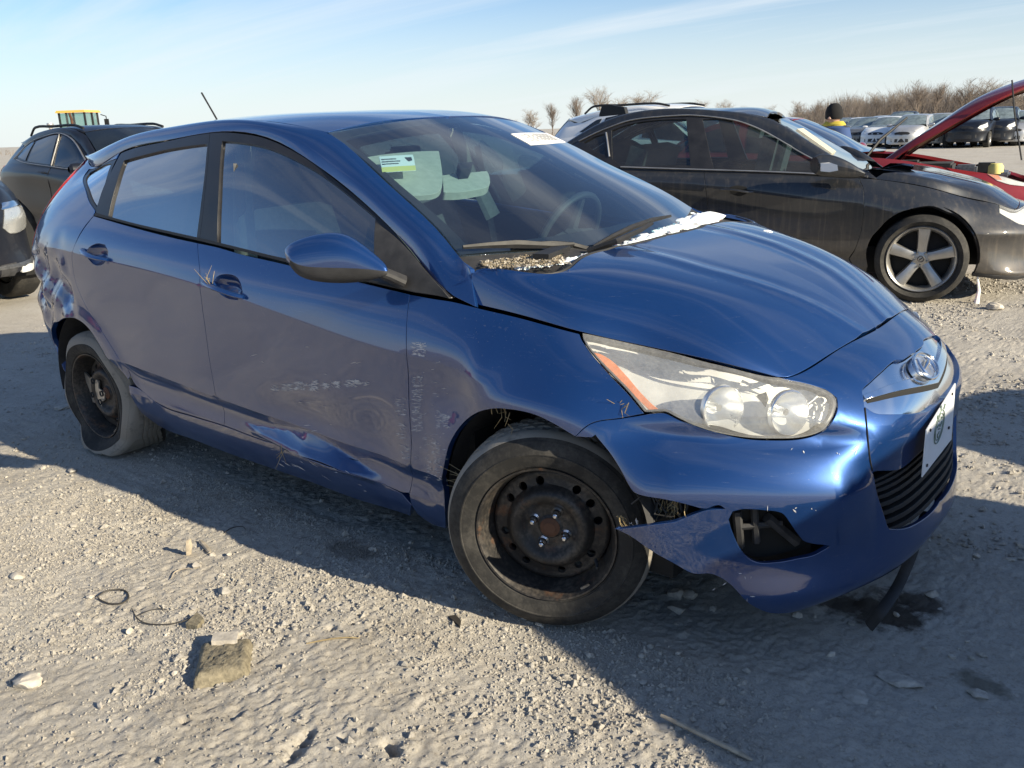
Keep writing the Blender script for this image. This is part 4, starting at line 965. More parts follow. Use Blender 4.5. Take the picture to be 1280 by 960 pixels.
def handle(cup, bar, door_idx):
    uv = S1.trace(cup); e = smooth_poly(uv, sub=3)
    c = uv.mean(0); rings = []
    for s_, o_ in ((1.0, -.001), (.93, -.012), (.7, -.026), (.35, -.032), (.02, -.033)): rings.append(S1.pos(c+(e-c)*s_, o_))
    for sg, dr in ((1, rdoor[0] if door_idx == 0 else fdoor[0]), (-1, rdoor[1] if door_idx == 0 else fdoor[1])):
        G = np.array(rings)*[1, sg, 1]; G = np.concatenate([G, G[:, :1]], 1); MB().grid(G).build('handle_cup', B, dr)
        P = S1.pos(S1.trace(bar), [.004, .020, .030, .030, .022, .004])*[1, sg, 1]
        h = MB().tube(smooth_poly(P, closed=False, sub=4, corner=170), np.interp(np.linspace(0, 1, 21), [0, .12, .5, .88, 1], [.010, .0125, .0135, .0125, .010]), 12, squash=.62).build('door_handle', B, dr)
handle(CUP_R, [(104, 312), (110, 316), (117, 319), (124, 322), (131, 324), (136, 325)], 0)
handle(CUP_F, [(256, 353), (266, 357), (277, 361), (288, 365), (298, 369), (306, 372)], 1)
# ------------------------------------------------------------------ cowl, wipers, snow, aerial
hr_ = S6.P[:, 0] if False else None
HE = S6.P[:, 0, :][::1]; he = np.array([S6.pos([(0.0, v)])[0] for v in np.linspace(S6.v[0], S6.v[-1], 40)]); he = he[he[:, 2] > .975]
he = np.concatenate([he, (he*[1, -1, 1])[::-1][1:]])
gb = np.array([S4.pos([(u, .012)])[0] for u in np.linspace(0, S4.u[-1], 40)]); gb = np.concatenate([gb, (gb*[1, -1, 1])[::-1][1:]])
def resamp(P, n):
    d = np.concatenate([[0], np.cumsum(np.linalg.norm(np.diff(P, axis=0), axis=1))]); q = np.linspace(0, d[-1], n); return np.stack([np.interp(q, d, P[:, k]) for k in range(3)], -1)
A_, B_ = resamp(he, 60), resamp(gb, 60)
G = np.array([A_-[0, 0, .014], A_*.75+B_*.25-[0, 0, .022], A_*.4+B_*.6-[0, 0, .018], B_-[0, 0, .004]]); cowl = MB().grid(G).build('scuttle_panel', M['rough_black'], car)
A2 = A_+[-.012, 0, -.004]; MB().tube(A2[4:-4], .006, 6).build('scuttle_seal', M['black_trim'], cowl)
def wiper(pts, arm):
    P = np.array([S4.pos(S4.trace([p]), .018)[0] for p in pts]); w = MB().tube(resamp(P, 14), np.interp(np.linspace(0, 1, 14), [0, .5, 1], [.004, .009, .004]), 6, squash=1.6).build('wiper_blade', M['black_trim'], car)
    Q = np.array(arm); MB().tube(Q, np.linspace(.011, .006, len(Q)), 6).build('wiper_arm', M['black_trim'], w); return P
def cp_(px_, z): return on_plane(*px_, 2, z)
P1 = wiper([(577, 315), (610, 312.5), (645, 311), (690, 313), (716, 316.5)], [cp_((740, 313), .995), cp_((715, 306), 1.015), cp_((690, 304), 1.03), cp_((655, 305), 1.035), cp_((640, 309), 1.03)])
MB().box(cp_((690, 315), 1.016), (.05, .17, .014), rotz(.25)).build('wiper_spoiler', M['black_trim'], car, smooth=False)
# left wiper
P = [on_plane(*p, 2, z) for p, z in (((742, 308), 1.01), ((765, 296), 1.035), ((790, 284), 1.05), ((815, 275), 1.055), ((838, 270), 1.05))]
w2 = MB().tube(P, [.005, .009, .010, .009, .005], 6).build('wiper_blade', M['black_trim'], car)
P = [on_plane(*p, 2, z) for p, z in (((735, 314), 1.0), ((770, 302), 1.03), ((800, 288), 1.05), ((815, 279), 1.06))]
MB().tube(P, [.011, .010, .008, .006], 6).build('wiper_arm', M['black_trim'], w2)
mb = MB(); b0 = np.array([-2.62, 0.02, 1.395]); t0 = on_plane(252, 116, 1, .02); b0 = on_plane(271, 149, 1, .02); mb.tube([b0-(t0-b0)*.15, b0*.5+t0*.5, t0], [.0045, .004, .0045], 8); mb.build('aerial', M['black_trim'], car)
# ------------------------------------------------------------------ interior
S5t = panel_data(S5, full(S5), gap=.03, thick=0, step=.08, off=-.035, sub=10); mkd('headliner', join_data(S5t, mirror_data(S5t)), M['beige'], car)
dsh = [(-.20, .93), (-.30, .985), (-.45, .985), (-.62, .955), (-.72, .90), (-.74, .78), (-.60, .62), (-.3, .6)]
mb = MB(); G = []
for y in np.linspace(-.68, .68, 25):
    k = 1-.35*(abs(y)/.68)**3; G.append([(x*1.0-.06*(abs(y)/.68)**2, y, z+.012*math.sin(y*9)*(x < -.4)) for x, z in dsh])
dash = mb.grid(np.array(G)).build('dashboard', M['dash'], car)
sc_ = np.array([-.74, .37, .93]); mb = MB(); Xs = np.array([-.90, 0, .42]); Ys = np.array([0, 1, 0]); Zs = np.cross(Xs, Ys)
mb.tube([sc_+.185*(math.cos(t)*Ys+math.sin(t)*Zs) for t in np.linspace(0, 2*math.pi, 41)], .015, 10, cap=False); mb.tube([sc_-Xs*.02-.17*Ys, sc_, sc_+.17*Ys], [.014, .03, .014], 8); mb.tube([sc_, sc_-.17*Zs], [.03, .014], 8); mb.tube([sc_, sc_-Xs*.25], [.05, .05], 10)
mb.build('steering_wheel', M['wheel_rim_leather'], car)
def seat(y, w=.50):
    prof = [(-.95, .42), (-.93, .50), (-1.0, .56), (-1.3, .54), (-1.42, .60), (-1.56, 1.0), (-1.60, 1.10), (-1.67, 1.10), (-1.62, .8), (-1.52, .45)]
    G = []
    for t in np.linspace(-1, 1, 9):
        k = 1-.10*abs(t)**4; G.append([(x+.03*abs(t)**2*(z > .6)*1.0, y+t*w/2*(1 if z < .95 else .82), z*1.0-.02*(abs(t) > .9)) for x, z in prof+prof[:1]])
    o = MB().grid(np.array(G)).add(np.array(G[0]), [tuple(range(len(prof)))]).add(np.array(G[-1]), [tuple(range(len(prof)))]).build('seat', M['grey_cloth'], car, ang=60)
    b = MB().box((-1.655, y, 1.21), (.10, .26, .17), roty(.2), taper=.85); h = b.build('headrest', M['grey_cloth'], o, ang=80); bm = bmesh.new(); bm.from_mesh(h.data); bmesh.ops.bevel(bm, geom=bm.edges[:], offset=.03, segments=3, affect='EDGES'); bm.to_mesh(h.data); bm.free()
seat(-.36); seat(.36)
MB().box((-2.30, 0, .50), (.5, 1.3, .18)).box((-2.58, 0, .80), (.16, 1.3, .62), roty(-.3)).build('rear_bench', M['grey_cloth'], car, smooth=False)
for y in (-.62, .62):
    MB().tube([(-1.42, y*1.12, .95), (-1.50, y*1.0, 1.2), (-1.52, y*.90, 1.37)], [.05, .042, .04], 8, squash=.5).build('pillar_trim', M['beige'], car)
    MB().tube([(-1.46, y*1.05, 1.28), (-1.44, y*1.12, .95), (-1.40, y*1.14, .7)], .022, 6, squash=.15).build('seat_belt', M['grey_cloth'], car)
S4F = Surf([list(r)+[(p[0], -p[1], p[2]) for p in r[:2][::-1]] for r in ws_rows], nu=200, sv=.02, out=(1, 0, 1))
def inner(poly, off, mat, name, thick=.012, parent=car, **kw): return mkd(name, panel_data(S4F, S4F.trace(poly), gap=0, thick=thick, step=.03, off=off, **kw), mat, parent)
visor = inner([(449, 181), (480, 176), (520, 172.5), (551, 172), (554, 190), (554.5, 214), (550, 222), (540, 225.5), (515, 227), (488, 229)], -.05, M['beige'], 'sun_visor', thick=.02)
lab = inner([(474, 194.5), (516, 192), (519.5, 211.5), (478, 214)], -.0035, M['paper'], 'windscreen_label', thick=.0006)
inner([(477.2, 208.5), (518.8, 206), (519.5, 211.5), (478, 214)], -.0020, M['yellow_paper'], 'label_stripe', thick=.0004, parent=lab)
for pq in ([(506, 196), (514, 195.5), (515, 199), (511, 200.5)], [(477, 198), (495, 197), (495, 197.9), (477, 198.9)], [(477.5, 201), (500, 199.7), (500, 200.6), (477.5, 201.9)], [(478, 204), (498, 202.8), (498, 203.6), (478, 204.8)]):
    inner(pq, -.0022, M['ink'] if pq[0][0] > 500 else M['dull_metal'], 'label_print', thick=.0003, parent=lab)
mir = inner([(559, 186), (578, 184), (596, 183), (617, 181.5), (620, 188), (618.5, 199.5), (600, 204), (578, 206.5), (560, 206.5)], -.10, M['beige'], 'rear_view_mirror', thick=.03)  # beige reflection of the headliner is put into the mirror's colour
inner([(577, 184), (596, 182.5), (592, 190), (580, 191)], -.06, M['black_trim'], 'mirror_mount', thick=.04, parent=mir)
stick = inner([(638.5, 168.2), (660, 166.8), (683, 165.6), (706.5, 178.2), (686, 179.8), (663.5, 181.7)], .003, M['paper'], 'stock_number_sticker', thick=.0006, corner=20)

# digits on the stock-number sticker, printed three times
SEG = {'0': 'abcdef', '4': 'fgbc', '5': 'afgcd', '9': 'abcdfg', '6': 'afgcde', '8': 'abcdefg'}
SP = {'a': ((0, 1), (1, 1)), 'b': ((1, 1), (1, .5)), 'c': ((1, .5), (1, 0)), 'd': ((0, 0), (1, 0)), 'e': ((0, .5), (0, 0)), 'f': ((0, 1), (0, .5)), 'g': ((0, .5), (1, .5))}
sq = S4F.trace([(638.5, 168.2), (683, 165.6), (706.5, 178.2), (663.5, 181.7)])
def bil(a, b): return sq[0]*(1-a)*(1-b)+sq[1]*a*(1-b)+sq[2]*a*b+sq[3]*(1-a)*b
mb = MB(); ink_n = S4F.nrm(sq.mean(0)[None])[0]
for row in range(3):
    for k, ch in enumerate('45099995'):
        a0 = .10+.10*k; b0 = .20+.25*row
        for g in SEG[ch]:
            (xa, ya), (xb, yb) = SP[g]; P_ = S4F.pos(np.array([bil(a0+.065*xa, b0+.17*(1-ya)), bil(a0+.065*xb, b0+.17*(1-yb))]), .0042)
            t = P_[1]-P_[0]; L_ = np.linalg.norm(t); t /= L_; w_ = np.cross(ink_n, t)*.0013; e_ = t*.0015
            q = [P_[0]-w_-e_, P_[1]-w_+e_, P_[1]+w_+e_, P_[0]+w_-e_]; mb.add(q, [(0, 1, 2, 3)])
mb.build('sticker_number', M['ink'], stick, smooth=False)
# trim strip torn off under the bumper, hanging to the ground
hp = np.array([on_plane(1157, 640, 0, .80), on_plane(1148, 668, 0, .805), on_plane(1137, 700, 0, .80), on_plane(1122, 733, 0, .79), on_plane(1103, 762, 0, .785), on_plane(1086, 783, 2, .012)])
hp = smooth_poly(hp, closed=False, sub=5, corner=170); MB().tube(hp, np.linspace(.013, .017, len(hp)), 8, squash=.30).build('torn_trim_strip', M['rough_black'], car)
# tufts of dry straw caught in the wheel, the arch and the tear
def tuft(px_c, y, n, spread, L, ang, name='straw_tuft'):
    mb = MB(); c = on_plane(*px_c, 1, y)
    for k in range(n):
        a = rad(ang+RNG.normal(0, 22)); p = c+RNG.normal(0, spread, 3)*[1, .3, 1]; l = L*RNG.uniform(.5, 1.2); d = np.array([math.cos(a), -.25+RNG.normal(0, .15), math.sin(a)])
        mid = p+d*l*.5+RNG.normal(0, .006, 3); mb.tube([p, mid, p+d*l+RNG.normal(0, .01, 3)], [.0011, .0011, .0005], 3, cap=False)
    o = mb.build(name, M['straw'], car); o['kind'] = 'stuff'; return o
tuft((600, 610), -.865, 16, .010, .085, 172); tuft((594, 652), -.87, 5, .01, .06, 235); tuft((628, 512), -.83, 8, .016, .05, 280); tuft((775, 645), -.80, 6, .01, .05, 310)
tuft((840, 622), -.74, 26, .022, .055, 265); tuft((783, 505), -.755, 6, .008, .045, 240); tuft((262, 356), -.875, 7, .006, .05, 95); tuft((352, 560), -.86, 5, .01, .05, 250)
mb = MB()
for k in range(14):
    p = S1.pos(S1.trace([(800+k*4.6+RNG.normal(0, 2), 628+RNG.normal(0, 5))]), -.05)[0]; mb.tube([p+[0, .02, .03], p+RNG.normal(0, .012, 3), p+[RNG.normal(0, .02), 0, -.045]], .003, 5)
mb.build('torn_wiring', M['rough_black'], car)
# bare scuffs where paint has gone (thin flakes just proud of the paint)
def scuffs(name, quads, n, ln, wd, ang, jit):
    mb = MB()
    for (x0, y0, x1, y1, w) in quads:
        for k in range(int(n*w)):
            p = np.array([RNG.uniform(x0, x1), RNG.uniform(y0, y1)]); a = rad(ang+RNG.normal(0, jit)); l = ln*RNG.uniform(.3, 1.3); d = np.array([math.cos(a), math.sin(a)])*l/2; e = np.array([-math.sin(a), math.cos(a)])*wd*RNG.uniform(.4, 1.2)/2
            q = S1.trace([p-d, p-d*.2+e, p+d, p+d*.1-e]); mb.add(S1.pos(q, .0012), [(0, 1, 2, 3)])
    o = mb.build(name, M['scuff'], car, smooth=False); o['kind'] = 'stuff'; return o
scuffs('door_scuffs', [(338, 482, 348, 488, .3), (353, 480, 366, 488, .5), (369, 477, 384, 487, .9), (388, 475, 398, 488, .9), (404, 476, 412, 486, .5), (416, 477, 424, 485, .5), (433, 475, 448, 483, 1.0), (444, 477, 462, 481, .4)], 40, 8, 1.0, 10, 16)
scuffs('door_scuffs', [(496, 498, 507, 520, .6), (498, 520, 509, 548, .5), (503, 555, 511, 578, .5), (360, 500, 470, 540, .25), (300, 420, 480, 470, .2)], 30, 8, .8, 4, 12)
scuffs('wing_scuffs', [(516, 428, 532, 446, 1.0), (516, 470, 528, 540, 1.8), (530, 540, 552, 600, 1.2), (545, 515, 562, 535, .8), (520, 450, 560, 600, .5)], 75, 6, .75, 3, 10)
scuffs('bumper_scuffs', [(782, 650, 800, 660, .6), (800, 648, 880, 690, .8), (930, 560, 1080, 600, .35), (880, 690, 1000, 750, .5), (880, 634, 1040, 640, .4)], 16, 6, 1.3, 80, 60)
scuffs('sill_scuffs', [(360, 578, 470, 620, .8), (300, 560, 380, 590, .4)], 20, 12, .9, 24, 8)
# snow packed along the scuttle
def lump(mb, c, r, n=1):
    bm = bmesh.new(); bmesh.ops.create_icosphere(bm, subdivisions=3, radius=1.0); V = np.array([v.co[:] for v in bm.verts]); F = [[v.index for v in f.verts] for f in bm.faces]; bm.free()
    ph = RNG.uniform(0, 6, 3); V = V*(1+.22*np.sin(V@RNG.normal(0, 3, (3, 1))+ph[0])+.16*np.sin(V@RNG.normal(0, 6, (3, 1))+ph[1])+.10*np.sin(V@RNG.normal(0, 14, (3, 1)))); mb.add(V*np.array(r)*[1, 1, .6]+c, F)
snow = empty('scuttle_snow', 'ridge of old snow lying along the base of the blue hatchback windscreen', 'snow', tuple(on_plane(880, 275, 2, 1.0)))
for (xa, ya), (xb, yb), n, r in (((885, 274), (858, 284), 16, .030), ((856, 284), (826, 292), 12, .021), ((826, 293), (796, 303), 16, .017), ((796, 303), (770, 312), 12, .013), ((735, 322), (700, 328), 9, .011), ((700, 329), (640, 335), 12, .009), ((838, 278), (872, 272), 8, .022)):
    mb = MB()
    for k in range(n):
        t = RNG.uniform(0, 1); x, y = xa+(xb-xa)*t+RNG.normal(0, 2), ya+(yb-ya)*t+RNG.normal(0, 1.2); zc = 1.0-.004*(900-x)/100; c = on_plane(x, y, 2, zc-.004); s_ = r*RNG.uniform(.7, 1.5); lump(mb, c, (s_*1.3, s_*1.5, s_))
    mb.build('snow_lump', M['snow'], snow)
snb = MB(); lump(snb, on_plane(959, 292, 2, .975), (.016, .016, .018)); sbo = snb.build('snow_ball', M['snow']); tag(sbo, 'small ball of snow sitting on the blue bonnet', 'snow')

# leaf crumbs and grit lying in the right end of the scuttle
V = []; 
def grit(n, corners, s0, mat, name, zoff=.004):
    mb = MB(); q = np.array(corners, float)
    for k in range(n):
        a, b = RNG.uniform(0, 1, 2); p = (q[0]*(1-a)+q[1]*a)*(1-b)+(q[3]*(1-a)+q[2]*a)*b; c = on_plane(p[0], p[1], 2, 1.0045); s_ = s0*RNG.uniform(.4, 1.5); e = RNG.normal(0, 1, (3, 3))*s_*[1, 1, .45]
        mb.add(np.concatenate([e+c, [c+[0, 0, s_]]]), [(0, 1, 2), (0, 1, 3), (1, 2, 3), (2, 0, 3)])
    o = mb.build(name, mat, car, smooth=False); o['kind'] = 'stuff'
M['litter'] = simple('leaf_crumbs', (.20, .165, .115), .95, var=.5, scale=300); M['litter2'] = simple('pale_grit', (.42, .38, .32), .95, var=.4, scale=300)
grit(900, [(588, 322), (700, 318), (700, 330), (612, 336)], .0040, M['litter'], 'scuttle_debris'); grit(600, [(588, 322), (700, 318), (715, 330), (612, 336)], .0034, M['litter2'], 'scuttle_debris')
grit(160, [(520, 285), (545, 290), (575, 318), (560, 316)], .003, M['litter2'], 'scuttle_debris')

# edge of the bumper's centre section between grille and intake
sm = S1.pos(S1.trace([(1081, 510), (1083, 530), (1085, 552), (1087, 572), (1090, 588)]), .0006); sm = smooth_poly(sm, closed=False, sub=4, corner=170)
for sg in (1, -1): MB().tube(sm*[1, sg, 1], .0022, 5).build('bumper_seam', M['void'], bumper)
# ------------------------------------------------------------------ set the finished hatchback down on the level world
def level_frame():
    global CAM, CR, CU, CF
    n = np.array([-.00375835, .01426751, .99989115]); v = np.cross(n, [0, 0, 1]); K = np.array([[0, -v[2], v[1]], [v[2], 0, -v[0]], [-v[1], v[0], 0]])
    Q = np.eye(3)+K+K@K/(1+n[2]); p0 = np.array([0, -.83, 0]); T = np.eye(4); T[:3, :3] = Q; T[:3, 3] = p0-Q@p0; Tm = Matrix(T.tolist())
    for o in (car, snow, sbo, cam): o.matrix_world = Tm @ o.matrix_basis
    CAM = Q@(CAM-p0)+p0; CR, CU, CF = Q@CR, Q@CU, Q@CF
level_frame()
# ------------------------------------------------------------------ ground
def vnoise(x, y, s, seed):
    x = x/s+seed*17.31; y = y/s-seed*9.77; i = np.floor(x).astype(np.int64); j = np.floor(y).astype(np.int64); fx, fy = x-i, y-j
    def h(a, b):
        n = (a*374761393+b*668265263+seed*974634777) & 0x7fffffff; n = ((n ^ (n >> 13))*1274126177) & 0x7fffffff; return ((n ^ (n >> 16)) & 0xffff)/65535.0
    u, v = fx*fx*(3-2*fx), fy*fy*(3-2*fy)
    return (h(i, j)*(1-u)+h(i+1, j)*u)*(1-v)+(h(i, j+1)*(1-u)+h(i+1, j+1)*u)*v-.5
PITS = [(on_plane(*p, 2, 0)[:2], r_, d_) for p, r_, d_ in (((378, 928), .016, .045), ((368, 940), .018, .05), ((360, 950), .014, .04), ((388, 918), .012, .03), ((489, 936), .018, .05), ((492, 944), .012, .04), ((430, 925), .010, .025), ((415, 790), .012, .02), ((740, 900), .012, .025), ((230, 905), .012, .025))]      # holes broken in the crust
def ground_h(x, y):
    d = np.hypot(x-.2, y+.6); near = np.clip(1.25-d/9.0, .12, 1)
    h = .030*vnoise(x, y, 1.3, 1)+.020*vnoise(x, y, .45, 2)
    lum = vnoise(x, y, .16, 3); h += .009*np.maximum(lum, 0)**1.0*np.clip(vnoise(x, y, .9, 7)+.55, 0, 1)
    rg = 1-np.abs(vnoise(x, y, .085, 4))*2; h += .0022*rg
    h += near*(.0030*np.abs(vnoise(x, y, .055, 5))*2+.0050*np.abs(vnoise(x, y, .028, 6))*2*np.clip(.45+1.5*vnoise(x, y, .6, 15), .1, 1)+.0035*vnoise(x, y, .018, 16)+.0065*(.5-np.abs(vnoise(x, y, .0125, 17))*2)*np.clip(.6+1.6*vnoise(x, y, .25, 18), .35, 1))
    h += near*.010*np.clip(vnoise(x, y, .06, 8)-.22, 0, 1)*2.2                                 # clods
    h -= near*.020*np.clip(vnoise(x, y, .11, 9)-.36, 0, .12)*8*np.clip(vnoise(x, y, .8, 10)+.1, 0, 1)   # pits
    h -= near*.012*np.clip(vnoise(x, y, .035, 30)-.30, 0, .1)*10*np.clip(vnoise(x, y, .5, 31)+.25, 0, 1)
    for (px_, py_), r_, dp in PITS: h -= dp*gauss(np.hypot(x-px_, (y-py_)*1.3)+.012*vnoise(x, y, .03, 33), r_)
    # tyre print running along the car
    w = gauss(y+1.62+.05*x, .10)*np.clip((x+1.6)/.5, 0, 1); h += w*(-.007+.0025*np.sin(x*95+np.abs(y+1.62+.05*x)*90)*np.clip(vnoise(x, y, .4, 12)+.35, 0, 1))
    for cx, cy in ((.03, -.83), (-2.56, -.80), (0, .8), (-2.565, .8)):                          # seat the wheels
        k = gauss(np.hypot(x-cx, y-cy), .22); h = h*(1-k)+k*(.004)
    h -= .012
    return h
def axis_pts(segs):
    out = [segs[0][0]]
    for a, b, d0, d1 in segs:
        x = a
        while x < b-1e-6:
            t = (x-a)/(b-a); x = min(b, x+d0*(d1/d0)**t); out.append(x)
    return np.array(out)
GX = axis_pts([(-4000, -60, 900, 14), (-60, -9, 6, .5), (-9, -4.2, .3, .03), (-4.2, -1.7, .02, .0065), (-1.7, 1.35, .0055, .0055), (1.35, 4, .012, .2), (4, 60, .4, 9), (60, 4000, 14, 900)])
GY = axis_pts([(-4000, -60, 900, 14), (-60, -6, 9, .5), (-6, -2.6, .4, .02), (-2.6, -.55, .0055, .0065), (-.55, 2.4, .0085, .018), (2.4, 6.5, .02, .04), (6.5, 70, .08, 5), (70, 4000, 9, 900)])
X, Y = np.meshgrid(GX, GY); Z = ground_h(X, Y)
far_ = np.clip((np.hypot(X, Y)-12)/40, 0, 1); Z = Z*(1-far_)
def big_grid(name, X, Y, Z, mat):
    ny, nx = X.shape; V = np.stack([X, Y, Z], -1).reshape(-1, 3); me = bpy.data.meshes.new(name); me.vertices.add(len(V)); me.vertices.foreach_set('co', V.ravel())
    i = np.arange(nx-1)[None, :]+np.arange(ny-1)[:, None]*nx; F = np.stack([i, i+1, i+nx+1, i+nx], -1).reshape(-1, 4); n = len(F)
    me.loops.add(n*4); me.loops.foreach_set('vertex_index', F.ravel().astype(np.int32)); me.polygons.add(n); me.polygons.foreach_set('loop_start', np.arange(0, n*4, 4, dtype=np.int32)); me.polygons.foreach_set('loop_total', np.full(n, 4, np.int32))
    me.polygons.foreach_set('use_smooth', np.ones(n, bool)); me.materials.append(mat); me.update(calc_edges=True); me.validate(); o = bpy.data.objects.new(name, me); COL.objects.link(o); return o
mm, nt, out = new_mat('dusty_limestone_dirt'); c = coord(nt)
a = noise(nt, c, .9, 8, .62); b = noise(nt, c, 7, 8, .65); f_ = noise(nt, c, 130, 6, .75); g_ = noise(nt, c, 30, 5, .7)
col = ramp(nt, a, [(.30, (.330, .300, .255)), (.50, (.405, .375, .330)), (.72, (.455, .430, .385))])
col = mixc(nt, ramp(nt, b, [(.35, 0.0), (.70, .55)]), col, (.50, .475, .43)); col = mixc(nt, ramp(nt, g_, [(.56, 0.0), (.70, .65)]), col, (.27, .24, .20))
col = mixc(nt, ramp(nt, f_, [(.30, .55), (.50, 0.0)]), col, (.20, .175, .14)); col = mixc(nt, ramp(nt, f_, [(.62, 0.0), (.74, .5)]), col, (.56, .53, .48))
# oil-soaked patches under the torn bumper, damp earth under the door and by the bumper corner
sp_ = nt.nodes.new('ShaderNodeSeparateXYZ'); nt.links.new(c, sp_.inputs[0])
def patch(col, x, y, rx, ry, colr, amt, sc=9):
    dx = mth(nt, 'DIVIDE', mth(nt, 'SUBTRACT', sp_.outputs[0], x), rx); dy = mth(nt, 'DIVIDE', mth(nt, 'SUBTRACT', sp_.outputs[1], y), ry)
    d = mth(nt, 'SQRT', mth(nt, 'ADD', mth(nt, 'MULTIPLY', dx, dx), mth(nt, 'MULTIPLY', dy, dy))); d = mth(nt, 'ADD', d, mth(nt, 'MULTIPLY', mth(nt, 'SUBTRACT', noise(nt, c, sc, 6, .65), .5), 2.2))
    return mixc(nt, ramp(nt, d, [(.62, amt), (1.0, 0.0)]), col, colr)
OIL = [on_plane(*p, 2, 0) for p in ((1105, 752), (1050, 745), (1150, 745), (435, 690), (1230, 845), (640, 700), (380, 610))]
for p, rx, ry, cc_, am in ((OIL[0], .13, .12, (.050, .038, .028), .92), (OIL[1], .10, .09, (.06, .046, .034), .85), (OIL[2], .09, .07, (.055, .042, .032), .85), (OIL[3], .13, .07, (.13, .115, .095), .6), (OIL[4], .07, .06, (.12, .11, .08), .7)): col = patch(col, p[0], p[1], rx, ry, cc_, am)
nm = bump(nt, ramp(nt, noise(nt, c, 70, 8, .75), [(.30, 0.0), (.45, .7), (.75, 1.0)]), .55, .009); nm = bump(nt, noise(nt, c, 300, 5, .8), .7, .0030, nm); nm = bump(nt, noise(nt, c, 6, 6, .7), .12, .05, nm)
pbsdf(nt, out, col, .95, nm, Specular_IOR_Level=.2); M['dirt'] = mm
ground = big_grid('ground', X, Y, Z, mm); tag(ground, kind='structure')
# loose gravel, one mesh
def ico(sub):
    bm = bmesh.new(); bmesh.ops.create_icosphere(bm, subdivisions=sub, radius=1.0); V = np.array([v.co[:] for v in bm.verts]); F = np.array([[v.index for v in f.verts] for f in bm.faces]); bm.free(); return V, F
IV, IF = ico(1)
def gravel(name, pts, sizes, mats):
    n = len(pts); V = np.tile(IV, (n, 1, 1)); V = V*(1+RNG.normal(0, .16, V.shape[:2]+(1,))); ax = RNG.uniform(.6, 1.4, (n, 1, 3))*[1, 1, .75]; V = V*ax*sizes[:, None, None]
    a = RNG.uniform(0, 6.28, n); ca, sa = np.cos(a)[:, None], np.sin(a)[:, None]; V = np.stack([V[..., 0]*ca-V[..., 1]*sa, V[..., 0]*sa+V[..., 1]*ca, V[..., 2]], -1)+pts[:, None, :]
    F = (IF[None]+np.arange(n)[:, None, None]*len(IV)).reshape(-1, 3)
    o = mk(name, V.reshape(-1, 3), F, mats, None, smooth=False, mat_idx=np.repeat(RNG.integers(0, len(mats), n), len(IF))); tag(o, kind='stuff'); return o
def scatter(n, x0, x1, y0, y1, s0, sg, clump=.5):
    x = RNG.uniform(x0, x1, n*3); y = RNG.uniform(y0, y1, n*3); k = vnoise(x, y, .5, 21)+.6*vnoise(x, y, .16, 22) > clump*RNG.uniform(-.5, .6, n*3); x, y = x[k][:n], y[k][:n]
    s_ = np.minimum(s0*np.exp(RNG.normal(0, sg, len(x))), .013); z = ground_h(x, y)+s_*.25; return np.stack([x, y, z], -1), s_
M['stone2'] = simple('grey_gravel', (.36, .335, .295), .95, var=.3, scale=50, bmp=.4); M['stone3'] = simple('brown_clod', (.25, .22, .18), .95, var=.3, scale=50, bmp=.6)
P_, S_ = scatter(700, -3.2, 1.5, -2.5, -.75, .0050, .45); P2_, S2_ = scatter(700, -6, 1.5, -.8, 2.2, .007, .45); P3_, S3_ = scatter(1500, -2.0, 1.6, 2.0, 7.0, .010, .45)
gravel('gravel', np.concatenate([P_, P2_, P3_]), np.concatenate([S_, S2_, S3_]), [M['stone'], M['stone2'], M['dirt']])
# crumbs of the same dirt, too many to count
IV = np.array([(1, 0, 0), (-1, 0, 0), (0, 1, 0), (0, -1, 0), (0, 0, 1), (0, 0, -1)], float); IF = np.array([(0, 2, 4), (2, 1, 4), (1, 3, 4), (3, 0, 4), (2, 0, 5), (1, 2, 5), (3, 1, 5), (0, 3, 5)])
Q1, R1 = scatter(44000, -2.3, 1.45, -2.45, -.70, .0026, .42, .12); Q2, R2 = scatter(9000, -6, -1.5, -1.6, .9, .0042, .42, .35); Q3, R3 = scatter(9000, -.6, 1.7, .4, 6.5, .006, .45, .35); Q4, R4 = scatter(5000, -.8, 1.4, -2.3, -.7, .0050, .35, .75)
Q5, R5 = scatter(26000, -2.3, 1.45, -2.45, -.70, .0021, .40, -6)
gravel('dirt_crumbs', np.concatenate([Q1, Q2, Q3, Q4, Q5]), np.concatenate([R1, R2, R3, R4, R5]), [M['dirt']])
# stones, clods and litter one can point at
def gnd(px_):
    p = on_plane(*px_, 2, 0.0)
    for _ in range(3): p = on_plane(*px_, 2, float(ground_h(p[0], p[1])))
    return p
def stone(name, px_, r, label, cat='stone', mat='stone', sq=(1.2, 1, .7), rz=0.0, group=None, sub=3):
    bm = bmesh.new(); bmesh.ops.create_icosphere(bm, subdivisions=sub, radius=1.0); V = np.array([v.co[:] for v in bm.verts]); F = [[v.index for v in f.verts] for f in bm.faces]; bm.free()
    for k in range(9):
        d = RNG.normal(0, 1, 3); d /= np.linalg.norm(d); c0 = RNG.uniform(.50, .82); e = np.maximum(V@d-c0, 0); V = V-e[:, None]*d*.97       # chipped facets
    V = V*(1+.06*np.sin(V@RNG.normal(0, 7, (3, 1)))); V = V*np.array(sq)*r; p = gnd(px_); o = auto_smooth(mk(name, V@rotz(rz).T, F, M[mat]), 22); o.location = p+[0, 0, r*sq[2]*.45]; tag(o, label, cat, group); return o
stone('stone', (36, 856), .033, 'smooth pale stone alone in the sun near the lower left corner', rz=.4)
stone('stone', (22, 722), .024, 'flat whitish stone near the left edge casting a short shadow', sq=(1.5, .9, .5))
stone('stone', (44, 648), .012, 'pair-sized pale pebble left of the shadow edge, beside a dark one')
stone('stone', (36, 647), .009, 'dark pebble touching the pale pebble at the far left', mat='stone3')
